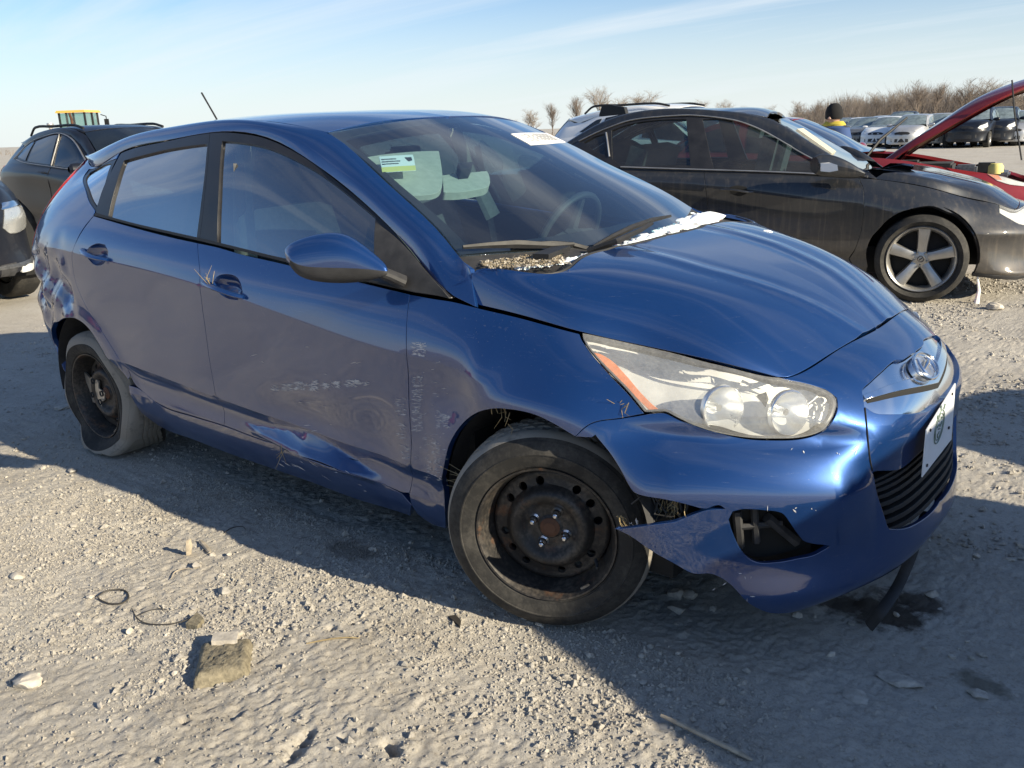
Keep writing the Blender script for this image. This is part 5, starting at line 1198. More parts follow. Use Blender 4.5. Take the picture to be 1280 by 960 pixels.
stone('stone', (110, 690), .014, 'small white stone lying in the open sun on the left')
stone('stone', (91, 657), .016, 'thin flat stone near the shadow edge on the left', sq=(1.5, 1, .35))
stone('stone', (246, 709), .019, 'rounded white stone beside the upright wood chip')
stone('stone', (281, 742), .021, 'pale stone with a dark shadow above the mud cake', mat='stone2')
stone('stone', (297, 792), .018, 'white lump just above the mud cake', sq=(1.3, .9, .6))
stone('stone', (162, 791), .013, 'pale chip of stone below the twisted wire', sq=(.8, 1, .9))
stone('stone', (266, 694), .011, 'little stone right on the shadow edge beside the wood splinter')
stone('stone', (286, 694), .010, 'little stone at the shadow edge, right of the wood splinter')
stone('stone', (660, 772), .022, 'clod of pale dirt at the foot of the front tyre', 'clod', sq=(1.2, 1, .6))
stone('stone', (675, 782), .016, 'crumb of pale dirt in front of the front tyre', 'clod')
stone('stone', (846, 746), .026, 'grey stone in the shade under the torn bumper, leftmost of three', mat='stone2')
stone('stone', (863, 747), .024, 'grey stone in the shade under the torn bumper, right of its twin', mat='stone2')
stone('stone', (847, 764), .026, 'flat grey stone lying below the two under the torn bumper', mat='stone2', sq=(1.3, 1, .5))
stone('stone', (1070, 872), .034, 'flat round stone half buried in the shade at lower right', mat='stone2', sq=(1.2, 1, .3))
stone('stone', (1125, 852), .040, 'broad slab of stone pressed into the shaded dirt', mat='stone2', sq=(1.5, 1, .22))
stone('stone', (1242, 386), .055, 'white rock on the lit dirt in front of the grey saloon', sq=(1.2, 1, .7))
stone('stone', (1222, 870), .022, 'small stone at the right edge of the shade', mat='stone2', sq=(1.2, 1, .5))
stone('stone', (1165, 745), .020, 'grey stone beside the oil stain', mat='stone2')
stone('stone', (90, 590), .02, 'pale stone inside the shadow behind the rear wheel', mat='stone2')
stone('slab', (85, 508), .075, 'flat grey slab lying behind the flat rear tyre', 'stone', mat='stone2', sq=(1.4, 1, .22), rz=.3)
def flat_piece(name, pts, h, mat, label, cat, lift=.0):
    P = np.array([gnd(p) for p in pts]); zc = P[:, 2].max()+lift; k = len(P); top = P.copy(); top[:, 2] = zc+h; bot = P.copy(); bot[:, 2] -= .02; c_ = P.mean(0)
    mb = MB().add(np.concatenate([bot, (top-c_)*[.93, .93, 1]+c_]), [tuple(range(k, 2*k))]+[(i, (i+1) % k, k+(i+1) % k, k+i) for i in range(k)]); o = mb.build(name, M[mat], None, smooth=False); tag(o, label, cat); return o
def mud_cake():
    q = np.array([gnd(p) for p in ((240, 863), (312, 845), (317, 806), (252, 809))]); n = 22; G = []
    for i in range(n):
        r_ = []
        for j in range(n):
            a_, b_ = i/(n-1), j/(n-1); p = (q[0]*(1-a_)+q[1]*a_)*(1-b_)+(q[3]*(1-a_)+q[2]*a_)*b_; e = min(a_, 1-a_, b_, 1-b_)
            p = p+[RNG.normal(0, .0012), RNG.normal(0, .0012), (.030+.008*vnoise(np.array(p[0]*9), np.array(p[1]*9), .4, 3))*min(1, e*9+.0)**.5+RNG.normal(0, .0018)-.004*(e == 0)]; r_.append(p)
        G.append(r_)
    o = MB().grid(np.array(G)).build('mud_cake', M['cake'], None, ang=70); tag(o, 'square cake of dried brown mud on the sunny dirt', 'mud'); return o
mud_cake()
flat_piece('stone_chip', [(265, 818), (299, 814), (301, 804), (268, 807)], .034, 'stone', 'white chip of stone lying on top of the mud cake', 'stone')
def stick(name, pts, r, mat, label, cat, z=(0, 0), n=6, sq=None):
    P = np.array([gnd(p) for p in pts]); P[:, 2] += np.linspace(z[0], z[1], len(P)); P = smooth_poly(P, closed=False, sub=4, corner=170); o = MB().tube(P, np.interp(np.linspace(0, 1, len(P)), [0, .15, .85, 1], [r*.6, r, r, r*.5]), n, squash=sq).build(name, M[mat]); tag(o, label, cat); return o
p0 = gnd((236, 693)); o = MB().tube([p0, p0+[.01, .0, .03], p0+[.018, -.004, .062]], [.010, .013, .009], 6, squash=.4).build('wood_chip', M['wood']); tag(o, 'pale wood chip standing upright at the shadow edge', 'wood chip')
stick('wood_splinter', [(251, 679), (257, 686), (263, 693)], .008, 'wood', 'short pale splinter lying right of the upright wood chip', 'wood chip', (.012, .008), sq=.5)
stick('stick', [(826, 903), (855, 915), (888, 930), (920, 944), (940, 953)], .006, 'wood', 'thin stick lying on the sunny dirt at the bottom right', 'stick', (.02, .006))
stick('twig', [(383, 806), (410, 801), (432, 799), (450, 800)], .0022, 'straw', 'bent yellow straw on the sunny dirt', 'straw', (.004, .006))
stick('twig', [(214, 725), (219, 717), (229, 714), (240, 714)], .0022, 'wood', 'thin twig curving beside the rounded white stone', 'twig', (.004, .010))
M['wire'] = simple('old_wire', (.045, .040, .034), .7, var=.3)
stick('wire_loop', [(122, 748), (133, 741), (150, 739), (160, 744), (157, 754), (140, 757), (126, 752), (122, 748)], .0026, 'wire', 'closed loop of dark wire on the sunny dirt', 'wire', (.006, .006))
stick('wire_coil', [(165, 762), (172, 775), (185, 782), (212, 783), (235, 778), (246, 772)], .0020, 'wire', 'open curl of thin wire right of the wire loop', 'wire', (.004, .010))
stick('wire_coil', [(172, 772), (185, 766), (200, 763), (210, 765)], .0016, 'wire', 'short bit of wire inside the open curl', 'wire', (.006, .006))
flat_piece('bark_flake', [(232, 786), (247, 770), (256, 778), (247, 788)], .012, 'cake', 'dark flake of bark at the end of the wire curl', 'bark')
flat_piece('leaf', [(560, 772), (570, 771), (577, 779), (575, 786), (568, 779)], .006, 'wire', 'small dark curled leaf in front of the sill', 'leaf')
stick('wire_coil', [(280, 668), (289, 662), (302, 660), (308, 665)], .0018, 'wire', 'arc of thin wire lying in the shade of the sill', 'wire', (.004, .008))
p0 = gnd((1220, 379)); o = MB().tube([p0-[0, 0, .02], p0+[.01, 0, .10], p0+[-.012, 0, .21]], [.022, .012, .007], 7).build('icicle', M['snow']); tag(o, 'thin upright piece of dirty ice in front of the grey saloon', 'ice')
# ------------------------------------------------------------------ other vehicles (nets of the same kind, reshaped)
M['dark_gloss'] = simple('dark_tinted_window', (.010, .013, .016), .06, var=.3, scale=3, Coat_Weight=.5)
M['pale_gloss'] = simple('frosted_window', (.16, .20, .21), .12, var=.35, scale=6, Coat_Weight=.5)
def warp_net(net, wx, wz, wy): return [[(float(np.interp(p[0], *wx)), p[1]*wy, float(np.interp(p[2], *wz))) for p in row] for row in net]
SED_G3 = [(-2.60, 0, 1.085), (-2.59, -.33, 1.08), (-2.56, -.54, 1.075), (-2.40, -.60, 1.155), (-2.15, -.605, 1.275), (-1.92, -.61, 1.345), (-1.5, -.61, 1.391), (-1.09, -.615, 1.285), (-.60, -.695, 1.072), (-.285, -.782, .918)]
SED_EDGE = [(-2.57, -.52, 1.09), (-2.40, -.55, 1.185), (-2.15, -.555, 1.31), (-1.92, -.555, 1.385), (-1.5, -.555, 1.430), (-1.22, -.545, 1.402), (-1.095, -.534, 1.378)]
SED_RAIL = [(-2.56, -.54, 1.075), (-2.40, -.60, 1.155), (-2.15, -.605, 1.275), (-1.92, -.61, 1.345), (-1.5, -.61, 1.391), (-1.22, -.607, 1.335), (-1.09, -.615, 1.285)]
SED_RZ = [1.10, 1.21, 1.345, 1.415, 1.452, 1.439, 1.416]
WE_REF = [(-.80, -.578, 1.275), (-.70, -.606, 1.20), (-.60, -.636, 1.135), (-.48, -.668, 1.07), (-.345, -.70, 1.02)]
class Shell:
    """body surfaces of one vehicle shape in its own frame (x forward, right flank at -y, front axle at x = 0)"""
    def __init__(s, wx, wz, wy, sedan=False, drop=None, gx=None, flat=0.0, nu=150, sv=.035):
        def w(net):
            n_ = warp_net(net, wx, wz, wy)
            return n_ if drop is None else [[(p[0], p[1], p[2]+float(np.interp(p[0], *drop))*min(1, max(0, (p[2]-.45)/.25))) for p in r] for r in n_]
        def wg(net):
            if gx is None: return w(net)
            a_ = w(net); return [[(float(np.interp(p[0], *gx)) if p[0] < -1.5 else q[0], q[1], q[2]) for p, q in zip(r, t_)] for r, t_ in zip(net, a_)]
        s.drop = drop; s.wx, s.wz, s.wy = wx, wz, wy; s.sedan = sedan
        rows = [list(r) for r in ROWS]
        if sedan:
            for k, dz in ((8, .055), (7, .035)):
                for c_ in range(5): p = rows[k][c_]; rows[k][c_] = (p[0], p[1], p[2]-(dz if c_ < 4 else .02)*(1 if c_ > 2 else .6))
        s.S1 = Surf(w(rows), crease=(2, 6), nu=nu, sv=sv, symm=(True, True), soft=([0, 1e3], [1, 1]), out=(0, -1, 0))
        g3 = SED_G3 if sedan else G3; g0 = rows[8][:10]
        if sedan: g0 = [(-2.66, 0, 1.03), (-2.66, -.35, 1.03), (-2.64, -.62, 1.035), (-2.50, -.74, 1.03)]+g0[4:]; g0[4] = (-2.25, g0[4][1], g0[4][2])
        s.S2 = Surf(wg([g0, lerp_rows(g0, g3, .34, .013, out_g), lerp_rows(g0, g3, .68, .013, out_g), g3]), nu=nu, sv=sv, symm=(True, False), out=(0, -1, 0))
        rail = (SED_RAIL if sedan else RAIL[:7])+RAIL[7:]; edge = (SED_EDGE if sedan else EDGE[:7])+EDGE[7:]
        s.S3 = Surf(wg([rail, lerp_rows(rail, edge, .33, .017, out_r), lerp_rows(rail, edge, .67, .017, out_r), edge]), nu=nu, sv=sv, out=(0, -1, .5))
        wr = [[r[0]]+[(p[0]-flat*k_, p[1], p[2]-flat*.42*k_) for p, k_ in zip(r[1:], (.7, 1.0))] for r in ws_rows]
        s.S4 = Surf(w([list(r)+[(p[0], -p[1], p[2]) for p in r[:2][::-1]] for r in wr]), nu=60, sv=.05, out=(1, 0, 1))
        rz = SED_RZ if sedan else rz_c; rx = [(e[0]-.03 if i < 2 and sedan else roof_x[i][0], e[0]) for i, e in enumerate(edge[:7])]; ee = edge[:7]
        if sedan: rx = [(-2.62, -2.57), (-2.43, -2.40), (-2.17, -2.15), (-1.93, -1.92)]+rx[4:]
        rx = rx[:-1]+[(rx[-1][0]-flat, rx[-1][1])]
        s.S5 = Surf(wg([[ee[i] for i in range(7)], [(rx[i][0]*.5+rx[i][1]*.5, ee[i][1]*.62, ee[i][2]*.28+rz[i]*.72) for i in range(7)], [(rx[i][0], 0, rz[i]) for i in range(7)], [(rx[i][0]*.5+rx[i][1]*.5, -ee[i][1]*.62, ee[i][2]*.28+rz[i]*.72) for i in range(7)], [(ee[i][0], -ee[i][1], ee[i][2]) for i in range(7)]]), nu=80, sv=.05, out=(0, 0, 1))
        h5 = hr; hf = [[tuple(p) for p in r] for r in h5]+[[(p[0], -p[1], p[2]) for p in r] for r in h5[:-1][::-1]]
        s.S6 = Surf(w(hf), nu=60, sv=.05, out=(0, 0, 1)); s.uB = s.S1.tc; s.VT = s.S1.v[-1]
    def at1(s, P): return uv_line(s.S1, P)
    def pt(s, x, y, z): return (float(np.interp(x, *s.wx)), y*s.wy, float(np.interp(z, *s.wz)))
def arch_poly(S, cx, cz, R, n=16):
    """wheel-arch outline on the right flank, as surface coordinates from front foot over the top to the rear foot"""
    out = []
    for t in np.linspace(rad(-28), rad(208), n):
        x, z = cx+R*math.cos(t), cz+R*math.sin(t); i = np.abs(S.P[..., 0]-x)+np.abs(S.P[..., 2]-z)+(S.P[..., 1] > -.3)*9; j, k = np.unravel_index(i.argmin(), i.shape); out.append((S.u[k], S.v[j]))
    return out
def both_m(name, S, uv, mat, root, parent=None, **kw):
    d = panel_data(S, uv, **kw); M_ = np.array(world_m(root)); a = mkd(name, d, mat, parent or root, M_); b = mkd(name, mirror_data(d), mat, parent or root, M_); return a, b
def one_m(name, S, uv, mat, root, parent=None, **kw): return mkd(name, panel_data(S, uv, **kw), mat, parent or root, np.array(world_m(root)))
def road_wheel(root, C, R, w, rim_r, spokes, sgn, mat_rim, steer=0.0, detail=32, parent=None):
    """tyre, rim, spokes; outward is -y for sgn=-1"""
    Mw = np.array(world_m(root))@m4(rotz(steer+(math.pi if sgn > 0 else 0)), C)
    p = [(rim_r+.004, .01), (rim_r+.03, -.02), ((R+rim_r)/2, -.03), (R-.02, -.012), (R-.006, .005), (R, .02), (R, w-.02), (R-.008, w-.002), (R-.03, w+.012), (rim_r+.01, w-.02)]
    ty = MB().lathe(p, detail, mi=0).xform(Mw).build('tyre', M['tyre'], root)
    rm = MB().lathe([(rim_r-.004, w-.03), (rim_r-.03, w*.5), (rim_r-.028, .04), (rim_r-.012, .004), (rim_r, -.008), (rim_r+.008, .0), (rim_r+.004, .02)], detail).xform(Mw).build('rim', mat_rim, ty)
    bk = MB().lathe([(0, .075), (rim_r*.72, .075), (rim_r-.03, .09)], 24).xform(Mw).build('brake_disc', M['void'], ty)
    return ty, rm, Mw
def five_spokes(Mw, rim_r, n, mat, parent, wid=(.045, .062), dish=.03):
    for k in range(n):
        a = 2*math.pi*k/n+.28; mb = MB(); G = []
        for t in np.linspace(0, 1, 6):
            r = .045+(rim_r-.016-.045)*t; w_ = wid[0]+(wid[1]-wid[0])*abs(t-.25)**1.1*1.2; d = dish*(1-t)**1.5*.9+.008
            G.append([(r*math.cos(a)-q*w_*math.sin(a), d+e, r*math.sin(a)+q*w_*math.cos(a)) for q, e in ((-.62, .03), (-.5, .004), (-.2, -.002), (.2, -.002), (.5, .004), (.62, .03))])
        mb.grid(np.array(G)).xform(Mw).build('spoke', mat, parent)
    MB().lathe([(0, dish-.004), (.03, dish-.003), (.058, dish+.004), (.066, dish+.02), (.066, dish+.05)], 24).xform(Mw).build('hub', mat, parent)
def vehicle(name, label, cat, loc, rz, sh, paint_, group=None, R=.32, rim_r=.20, step=.07, win='dark_gloss', hood_panel=True, rails=False, ws_mat=None, rim_mat='alloy', lamps=True, lamp_mat='lamp_in', arch=1.0, cut=True):
    root = empty(name, label, cat, loc, rz, group); S = sh.S1; fx, rx_ = sh.pt(0, 0, 0)[0], sh.pt(-2.565, 0, 0)[0]; U, VT = S.u[-1], sh.VT; vB = S.tv[1]
    Wd = abs(S.P[..., 1].min()); pm = M[paint_]
    af = arch_poly(S, fx, R*1.0, R*1.13*arch); ar = arch_poly(S, rx_, R*1.0, R*1.13*arch)
    poly = [(0.0, VT)]+[(u, VT) for u in np.linspace(0, U, 30)[1:]]+[(U, vB)]+[(af[0][0]+.01, vB)]+[a for a in af if a[1] > vB]+[(af[-1][0]-.01, vB), (ar[0][0]+.01, vB)]+[a for a in ar if a[1] > vB]+[(ar[-1][0]-.01, vB), (0.0, vB)]
    kk = lambda q: (q[:, 0] > U-.01) | (q[:, 0] < .01); Mw = np.array(world_m(root))
    d = panel_data(S, poly, gap=0, thick=.05, step=step, keep=kk, sub=2); mkd('body', join_data(d, mirror_data(d)), pm, root, Mw)
    for s_, e in ((-1, .04), (1, -.04)):
        for cx in (fx, rx_):
            a = np.linspace(rad(-20), rad(200), 20); y0, y1 = s_*(Wd-.05), s_*(Wd-.36); G = np.array([[(cx+R*1.16*arch*math.cos(t), y, R+R*1.16*arch*math.sin(t)) for t in a] for y in (y0, y1)]); mb = MB().grid(G); k = len(a); mb.add(np.concatenate([G[1], [[cx, y1, R]]]), [(i, i+1, k) for i in range(k-1)]); mb.xform(Mw).build('wheel_housing', M['void'], root)
    fl, fh = float(np.interp(.30, *sh.wz)), float(np.interp(.62, *sh.wz)); x0, x1 = sh.pt(-2.2, 0, 0)[0], sh.pt(-.36, 0, 0)[0]
    mb = MB().box(((x0+x1)/2, 0, (fl+fh)/2), (x1-x0, Wd*2-.14, fh-fl)); mb.box(((x0+x1)/2, 0, fl-.04), (x1-x0+1.4, Wd*1.2, .10)); mb.xform(Mw).build('underbody', M['void'], root, smooth=False)
    if hood_panel:
        H = sh.S6; one_m('bonnet', H, full(H), pm, root, gap=.003, thick=.02, step=step, sub=8)
    else: pass
    one_m('windscreen', sh.S4, full(sh.S4, .004), M[ws_mat or win], root, gap=.01, thick=.005, step=step, sub=8, off=.002)
    n5 = sh.S5; us = n5.tc[3] if sh.sedan else 0.0
    one_m('roof', n5, [(us, 0), (n5.u[-1], 0), (n5.u[-1], n5.v[-1]), (us, n5.v[-1])], pm, root, gap=.002, thick=.02, step=step, sub=8)
    if sh.sedan:
        one_m('rear_screen', n5, [(n5.tc[0]+.02, .02), (us-.02, .02), (us-.02, n5.v[-1]-.02), (n5.tc[0]+.02, n5.v[-1]-.02)], M[ws_mat or win], root, gap=0, thick=.004, step=step, sub=8)
        top = [(u, VT-.004) for u in np.linspace(sh.uB[0], sh.uB[4], 14)]; A = S.pos(np.array(top)); G = np.stack([A, A*[1, .5, 1]+[0, 0, .018], A*[1, 0, 1]+[0, 0, .026], A*[1, -.5, 1]+[0, 0, .018], A*[1, -1, 1]]); MB().grid(G).xform(Mw).build('boot_lid', pm, root)
    both_m('roof_rail', sh.S3, full(sh.S3), pm, root, gap=.001, thick=.01, step=step*.6, sub=10)
    P2 = sh.S2; W2 = P2.v[-1]; t = P2.tc
    side = full(P2); both_m('pillar_panel', P2, [(t[1], 0), (t[-1], 0), (t[-1], W2), (t[1], W2)], pm if win != 'clear' else M['frame'], root, gap=0, thick=.02, step=step, sub=14, off=-.004)
    def wq(c0, c1, v0, v1, ins=0): return [(c0[0], v0), (c1[0], v0), (c1[1], v1), (c0[1], v1)]
    # window openings in fractions of the greenhouse
    X_ = lambda x: float(np.interp(float(np.interp(x, *sh.wx)), P2.P[0, P2.u > t[2], 0], P2.u[P2.u > t[2]]))
    for nm, poly in (('rear_quarter_window', [(X_(-2.62), W2*.25), (X_(-2.30), W2*.12), (X_(-2.26), W2*.80), (X_(-2.38), W2*.76)]), ('rear_window', [(X_(-2.22), W2*.10), (X_(-1.56), W2*.08), (X_(-1.58), W2*.90), (X_(-1.85), W2*.89), (X_(-2.18), W2*.82)]), ('front_window', [(X_(-1.44), W2*.08), (X_(-.62), W2*.10), (X_(-.58), W2*.35), (X_(-.86), W2*.84), (X_(-1.12), W2*.88), (X_(-1.44), W2*.90)])):
        both_m(nm, P2, poly, M[win], root, gap=0, thick=.006, step=step, off=.004, sub=6)
    if not sh.sedan:
        one = [(0.0, W2*.04), (t[1], W2*.04), (t[2]-.10, W2*.06), (t[2]-.06, W2*.93), (0.0, W2*.95)]; d = panel_data(P2, one, gap=0, thick=.01, step=step, off=.004, keep=lambda q: q[:, 0] < .01, sub=4); mkd('rear_screen', join_data(d, mirror_data(d)), M[win], root, Mw)
    if lamps:
        lp = uv_line(S, [sh.pt(*p) for p in ((.10, -.71, .84), (.30, -.65, .80), (.55, -.52, .735), (.66, -.47, .65), (.60, -.55, .62), (.42, -.68, .645), (.25, -.75, .70))]); both_m('headlamp', S, lp, M[lamp_mat], root, gap=0, thick=.02, step=step, off=.006, sub=3)
        gp = [(U, S.tv[6]-.06), (U, S.tv[7]-.01), (U-.25*sh.wy, S.tv[7]-.02), (U-.36*sh.wy, S.tv[6]+.02), (U-.30*sh.wy, S.tv[6]-.05)]; d = panel_data(S, gp, gap=0, thick=.02, step=step, off=.006, keep=kk, sub=2); mkd('grille', join_data(d, mirror_data(d)), M['black_trim'], root, Mw)
        ip = [(U, S.tv[3]), (U, S.tv[4]+.03), (U-.5*sh.wy, S.tv[4]+.01), (U-.5*sh.wy, S.tv[3])]; d = panel_data(S, ip, gap=0, thick=.02, step=step, off=.006, keep=kk, sub=2); mkd('lower_intake', join_data(d, mirror_data(d)), M['rough_black'], root, Mw)
        tq_ = [(sh.uB[2]-.16, S.tv[6]), (sh.uB[2]+.08, S.tv[6]), (sh.uB[2]+.12, VT-.01), (sh.uB[2]-.10, VT-.01)]; both_m('tail_lamp', S, tq_, M['red_lens'], root, gap=0, thick=.02, step=step, off=.006, sub=2)
    for x in (fx, rx_):
        for s_ in (-1, 1):
            ty, rm, Mq = road_wheel(root, (x, s_*(Wd-.03), R), R, .21, rim_r, 5, s_, M[rim_mat]); 
            if s_ < 0 or True: five_spokes(Mq, rim_r, 5, M[rim_mat], ty)
    if lamps != 'nomirror':
        for s_ in (-1, 1):
            c_ = np.array(sh.pt(-.50, -.92, 1.0))*[1, -s_*1.0, 1]; c_[1] = s_*abs(c_[1]); mb = MB(); a = np.linspace(0, 2*math.pi, 12, endpoint=False)
            G = np.array([[(c_[0]+.06*math.cos(q)*k_, c_[1]+s_*yy, c_[2]+.075*math.sin(q)*k_) for q in np.append(a, a[0])] for yy, k_ in ((-.16, .3), (-.10, .85), (0, 1), (.08, .9), (.11, .45))]); mb.grid(G).xform(Mw).build('door_mirror', pm, root)
    if rails:
        for s_ in (-1, 1):
            zt = [np.array(sh.pt(x, -.50, z))*[1, -s_, 1] for x, z in ((-2.65, 1.37), (-2.5, 1.46), (-2.0, 1.50), (-1.4, 1.50), (-1.15, 1.42))]; MB().tube(smooth_poly(zt, closed=False, sub=4, corner=170), .013, 8, squash=1.3).xform(Mw).build('roof_bar', M['black_trim'], root)
    return root
def dup(root, loc, rz, label):
    r = root.copy(); COL.objects.link(r); r.location = loc; r.rotation_euler = (0, 0, rz); r['label'] = label
    for ch in list(root.children):
        c_ = ch.copy(); COL.objects.link(c_); c_.parent = r
        for g in ch.children:
            d = g.copy(); COL.objects.link(d); d.parent = c_
    return r
IDX = [-3.28, -2.565, -1.5, -.30, 0, .84]
IDZ = [0, .16, .30, .62, .908, 1.08, 1.454]
shape_volvo = Shell((IDX, [-3.95, -2.835, -1.62, -.45, 0, .93]), (IDZ, [0, .17, .28, .64, .93, 1.03, 1.50]), 1.09, sedan=True, drop=([-.35, 0, .3, .64, .95], [0, -.03, -.07, -.10, -.10]), gx=([-3.28, -2.66, -2.57, -2.40, -2.15, -1.92, -1.5], [-3.95, -3.42, -3.30, -3.08, -2.80, -2.60, -1.62]), flat=.10, nu=300, sv=.02)
shape_sedan = Shell((IDX, [-3.75, -2.72, -1.75, -.62, 0, .90]), (IDZ, [0, .16, .28, .60, .87, .98, 1.42]), 1.06, sedan=True)
shape_red = Shell((IDX, [-3.85, -2.72, -1.78, -.60, -.05, 1.62]), (IDZ, [0, .16, .28, .66, .985, 1.05, 1.43]), 1.06, sedan=True, drop=([-.2, .5, 1.2], [0, -.05, -.13]), nu=200, sv=.03)
shape_suv = Shell((IDX, [-3.55, -2.66, -1.6, -.42, 0, .86]), (IDZ, [0, .22, .40, .78, 1.08, 1.20, 1.66]), 1.07)
shape_bigsuv = Shell((IDX, [-4.0, -3.0, -1.8, -.45, 0, .88]), (IDZ, [0, .28, .48, .88, 1.18, 1.30, 1.86]), 1.16)
shape_hatch = Shell((IDX, [-3.25, -2.55, -1.5, -.32, 0, .84]), (IDZ, [0, .16, .30, .62, .91, 1.07, 1.47]), 1.0)
# --- the dark saloon on the far side, its flank traced panel by panel
vol = empty('dark_grey_saloon', 'muddy dark grey saloon with five-spoke silver wheels parked beyond the blue hatchback', 'car', (-.749, 5.42, 0), rad(16))
VM = np.array(world_m(vol)); VS = shape_volvo; PV = M['volvo']
tr1 = lambda p: VS.S1.trace(p, VM); tr2 = lambda p: VS.S2.trace(p, VM)
vx = lambda x: float(np.interp(x, VS.S1.P[-1, VS.S1.u > VS.uB[2], 0], VS.S1.u[VS.S1.u > VS.uB[2]]))
VT = VS.VT; vb = VS.S1.tv[1]; M['glass_pale'] = glass('teal_window_glass', (.46, .60, .60), .05, dscale=4, refl=1.2, ior=1.6); U = VS.S1.u[-1]
gapF = [(1074, 222), (1079.5, 240), (1078, 278), (1071, 306)]; gapB = [(880, 216), (882, 235), (885, 262)]
gf = list(map(tuple, tr1(gapF))); gb_ = list(map(tuple, tr1(gapB)))

gf_full = [(gf[0][0], VT)]+gf+[(gf[-1][0]-.05, VS.S1.tv[3]), (gf[-1][0]-.02, VS.S1.tv[2])]
gb_full = [(gb_[0][0], VT)]+gb_+[(gb_[-1][0]+.01, VS.S1.tv[3]), (gb_[-1][0]+.01, VS.S1.tv[2])]
both_m('front_door', VS.S1, gb_full+gf_full[::-1], PV, vol, gap=.003, thick=.03, step=.05)
arR = arch_poly(VS.S1, -2.835, .33, .385); arF = arch_poly(VS.S1, 0, .335, .385)
ru = gb_full[0][0]-.92
both_m('rear_door', VS.S1, [(ru, VT)]+gb_full+[(arR[2][0]+.10, VS.S1.tv[2])]+[(a[0]+.05, a[1]) for a in arR[2:8]]+[(ru-.02, VS.S1.tv[6])], PV, vol, gap=.003, thick=.03, step=.06)
both_m('sill', VS.S1, [(arR[0][0]+.05, vb), (arR[0][0]+.05, VS.S1.tv[2]), (arF[-1][0]-.03, VS.S1.tv[2]), (arF[-1][0]-.03, vb)], PV, vol, gap=.002, thick=.03, step=.08)
kk_ = lambda q: (q[:, 0] > U-.01) | (q[:, 0] < .01)
seam_u = arF[0][0]+.13
vwing = [(gf_full[0][0], VT)]+[(u, VT) for u in np.linspace(gf_full[0][0], vx(.38), 10)[1:]]
lampV = list(map(tuple, tr1([(1249, 255), (1265, 256), (1279, 258), (1279, 281), (1262, 273), (1250, 266)])))
lampV = lampV[:3]+[(lampV[2][0]+.22, lampV[2][1]-.03), (lampV[3][0]+.20, lampV[3][1]+.01)]+lampV[3:]
d = panel_data(VS.S1, [(gf_full[0][0], VT)]+[(u, VT) for u in np.linspace(gf_full[0][0], U, 24)[1:]]+[(U, vb), (arF[0][0]+.01, vb)]+[a for a in arF if a[1] > vb]+gf_full[::-1][:-1], gap=.003, thick=.03, step=.03, holes=[lampV], keep=lambda q: q[:, 0] > U-.01, sub=3); mkd('wing_and_bumper', join_data(d, mirror_data(d)), PV, vol, VM)
both_m('headlamp', VS.S1, lampV, M['lens'], vol, gap=.001, thick=.02, step=.03, off=.002)
both_m('lamp_housing', VS.S1, lampV, M['lamp_in'], vol, gap=.004, thick=.0, step=.03, off=-.03)
both_m('chin_spoiler', VS.S1, [(arF[0][0]+.005, vb-.04), (U, vb-.04), (U, vb+.01), (arF[0][0]+.005, vb+.01)], M['rough_black'], vol, gap=0, thick=.02, step=.06, off=.004)
d = panel_data(VS.S1, [(0, VT), (ru, VT), (ru-.02, VS.S1.tv[6])]+[(a[0]+.05, a[1]) for a in arR[2:8][::-1]][:2]+[a for a in arR[4:] if a[1] > vb]+[(arR[-1][0]-.01, vb), (0, vb)], gap=.002, thick=.03, step=.08, keep=kk_, sub=3); mkd('rear_quarter', join_data(d, mirror_data(d)), PV, vol, VM)
H_ = VS.S6; one_m('bonnet', H_, full(H_), PV, vol, gap=.003, thick=.02, step=.05, sub=12)
one_m('windscreen', VS.S4, full(VS.S4, .004), M['glass_wind'], vol, gap=.01, thick=.005, step=.06, sub=8)
n5 = VS.S5; us = n5.tc[3]; one_m('roof', n5, [(us, 0), (n5.u[-1], 0), (n5.u[-1], n5.v[-1]), (us, n5.v[-1])], PV, vol, gap=.002, thick=.02, step=.06, sub=8)
one_m('rear_screen', n5, [(n5.tc[0]+.02, .02), (us-.02, .02), (us-.02, n5.v[-1]-.02), (n5.tc[0]+.02, n5.v[-1]-.02)], M['dark_gloss'], vol, gap=0, thick=.004, step=.06, sub=8)
A = VS.S1.pos(np.array([(u, VT-.004) for u in np.linspace(0, VS.uB[4], 14)])); MB().grid(np.stack([A, A*[1, .5, 1]+[0, 0, .018], A*[1, 0, 1]+[0, 0, .026], A*[1, -.5, 1]+[0, 0, .018], A*[1, -1, 1]])).xform(VM).build('boot_lid', PV, vol)
both_m('roof_rail', VS.S3, full(VS.S3), PV, vol, gap=.001, thick=.01, step=.03, sub=14)
P2 = VS.S2; W2 = P2.v[-1]; t2 = P2.tc
FG = [(878, 149), (917, 149), (949, 155), (980, 169), (1011, 186.5), (1026, 196), (1030, 215), (980, 214), (892, 210.5)]
RG = [(764, 163), (783, 156), (814, 150.5), (858, 149), (863, 207), (780, 207), (765, 199)]
QG = [(729, 178), (742, 171), (755, 167), (757, 194), (744, 190)]
gl = [tr2(FG), tr2(RG), tr2(QG)]
both_m('pillar_panel', P2, [(t2[1], 0), (t2[-1], 0), (t2[-1], W2), (t2[1], W2)], M['frame'], vol, gap=0, thick=.02, step=.04, holes=gl, sub=14)
for nm, g in zip(('front_window', 'rear_window', 'quarter_window'), gl): both_m(nm, P2, g, M['glass_pale'], vol, gap=-.006, thick=.003, step=.05, off=-.012)
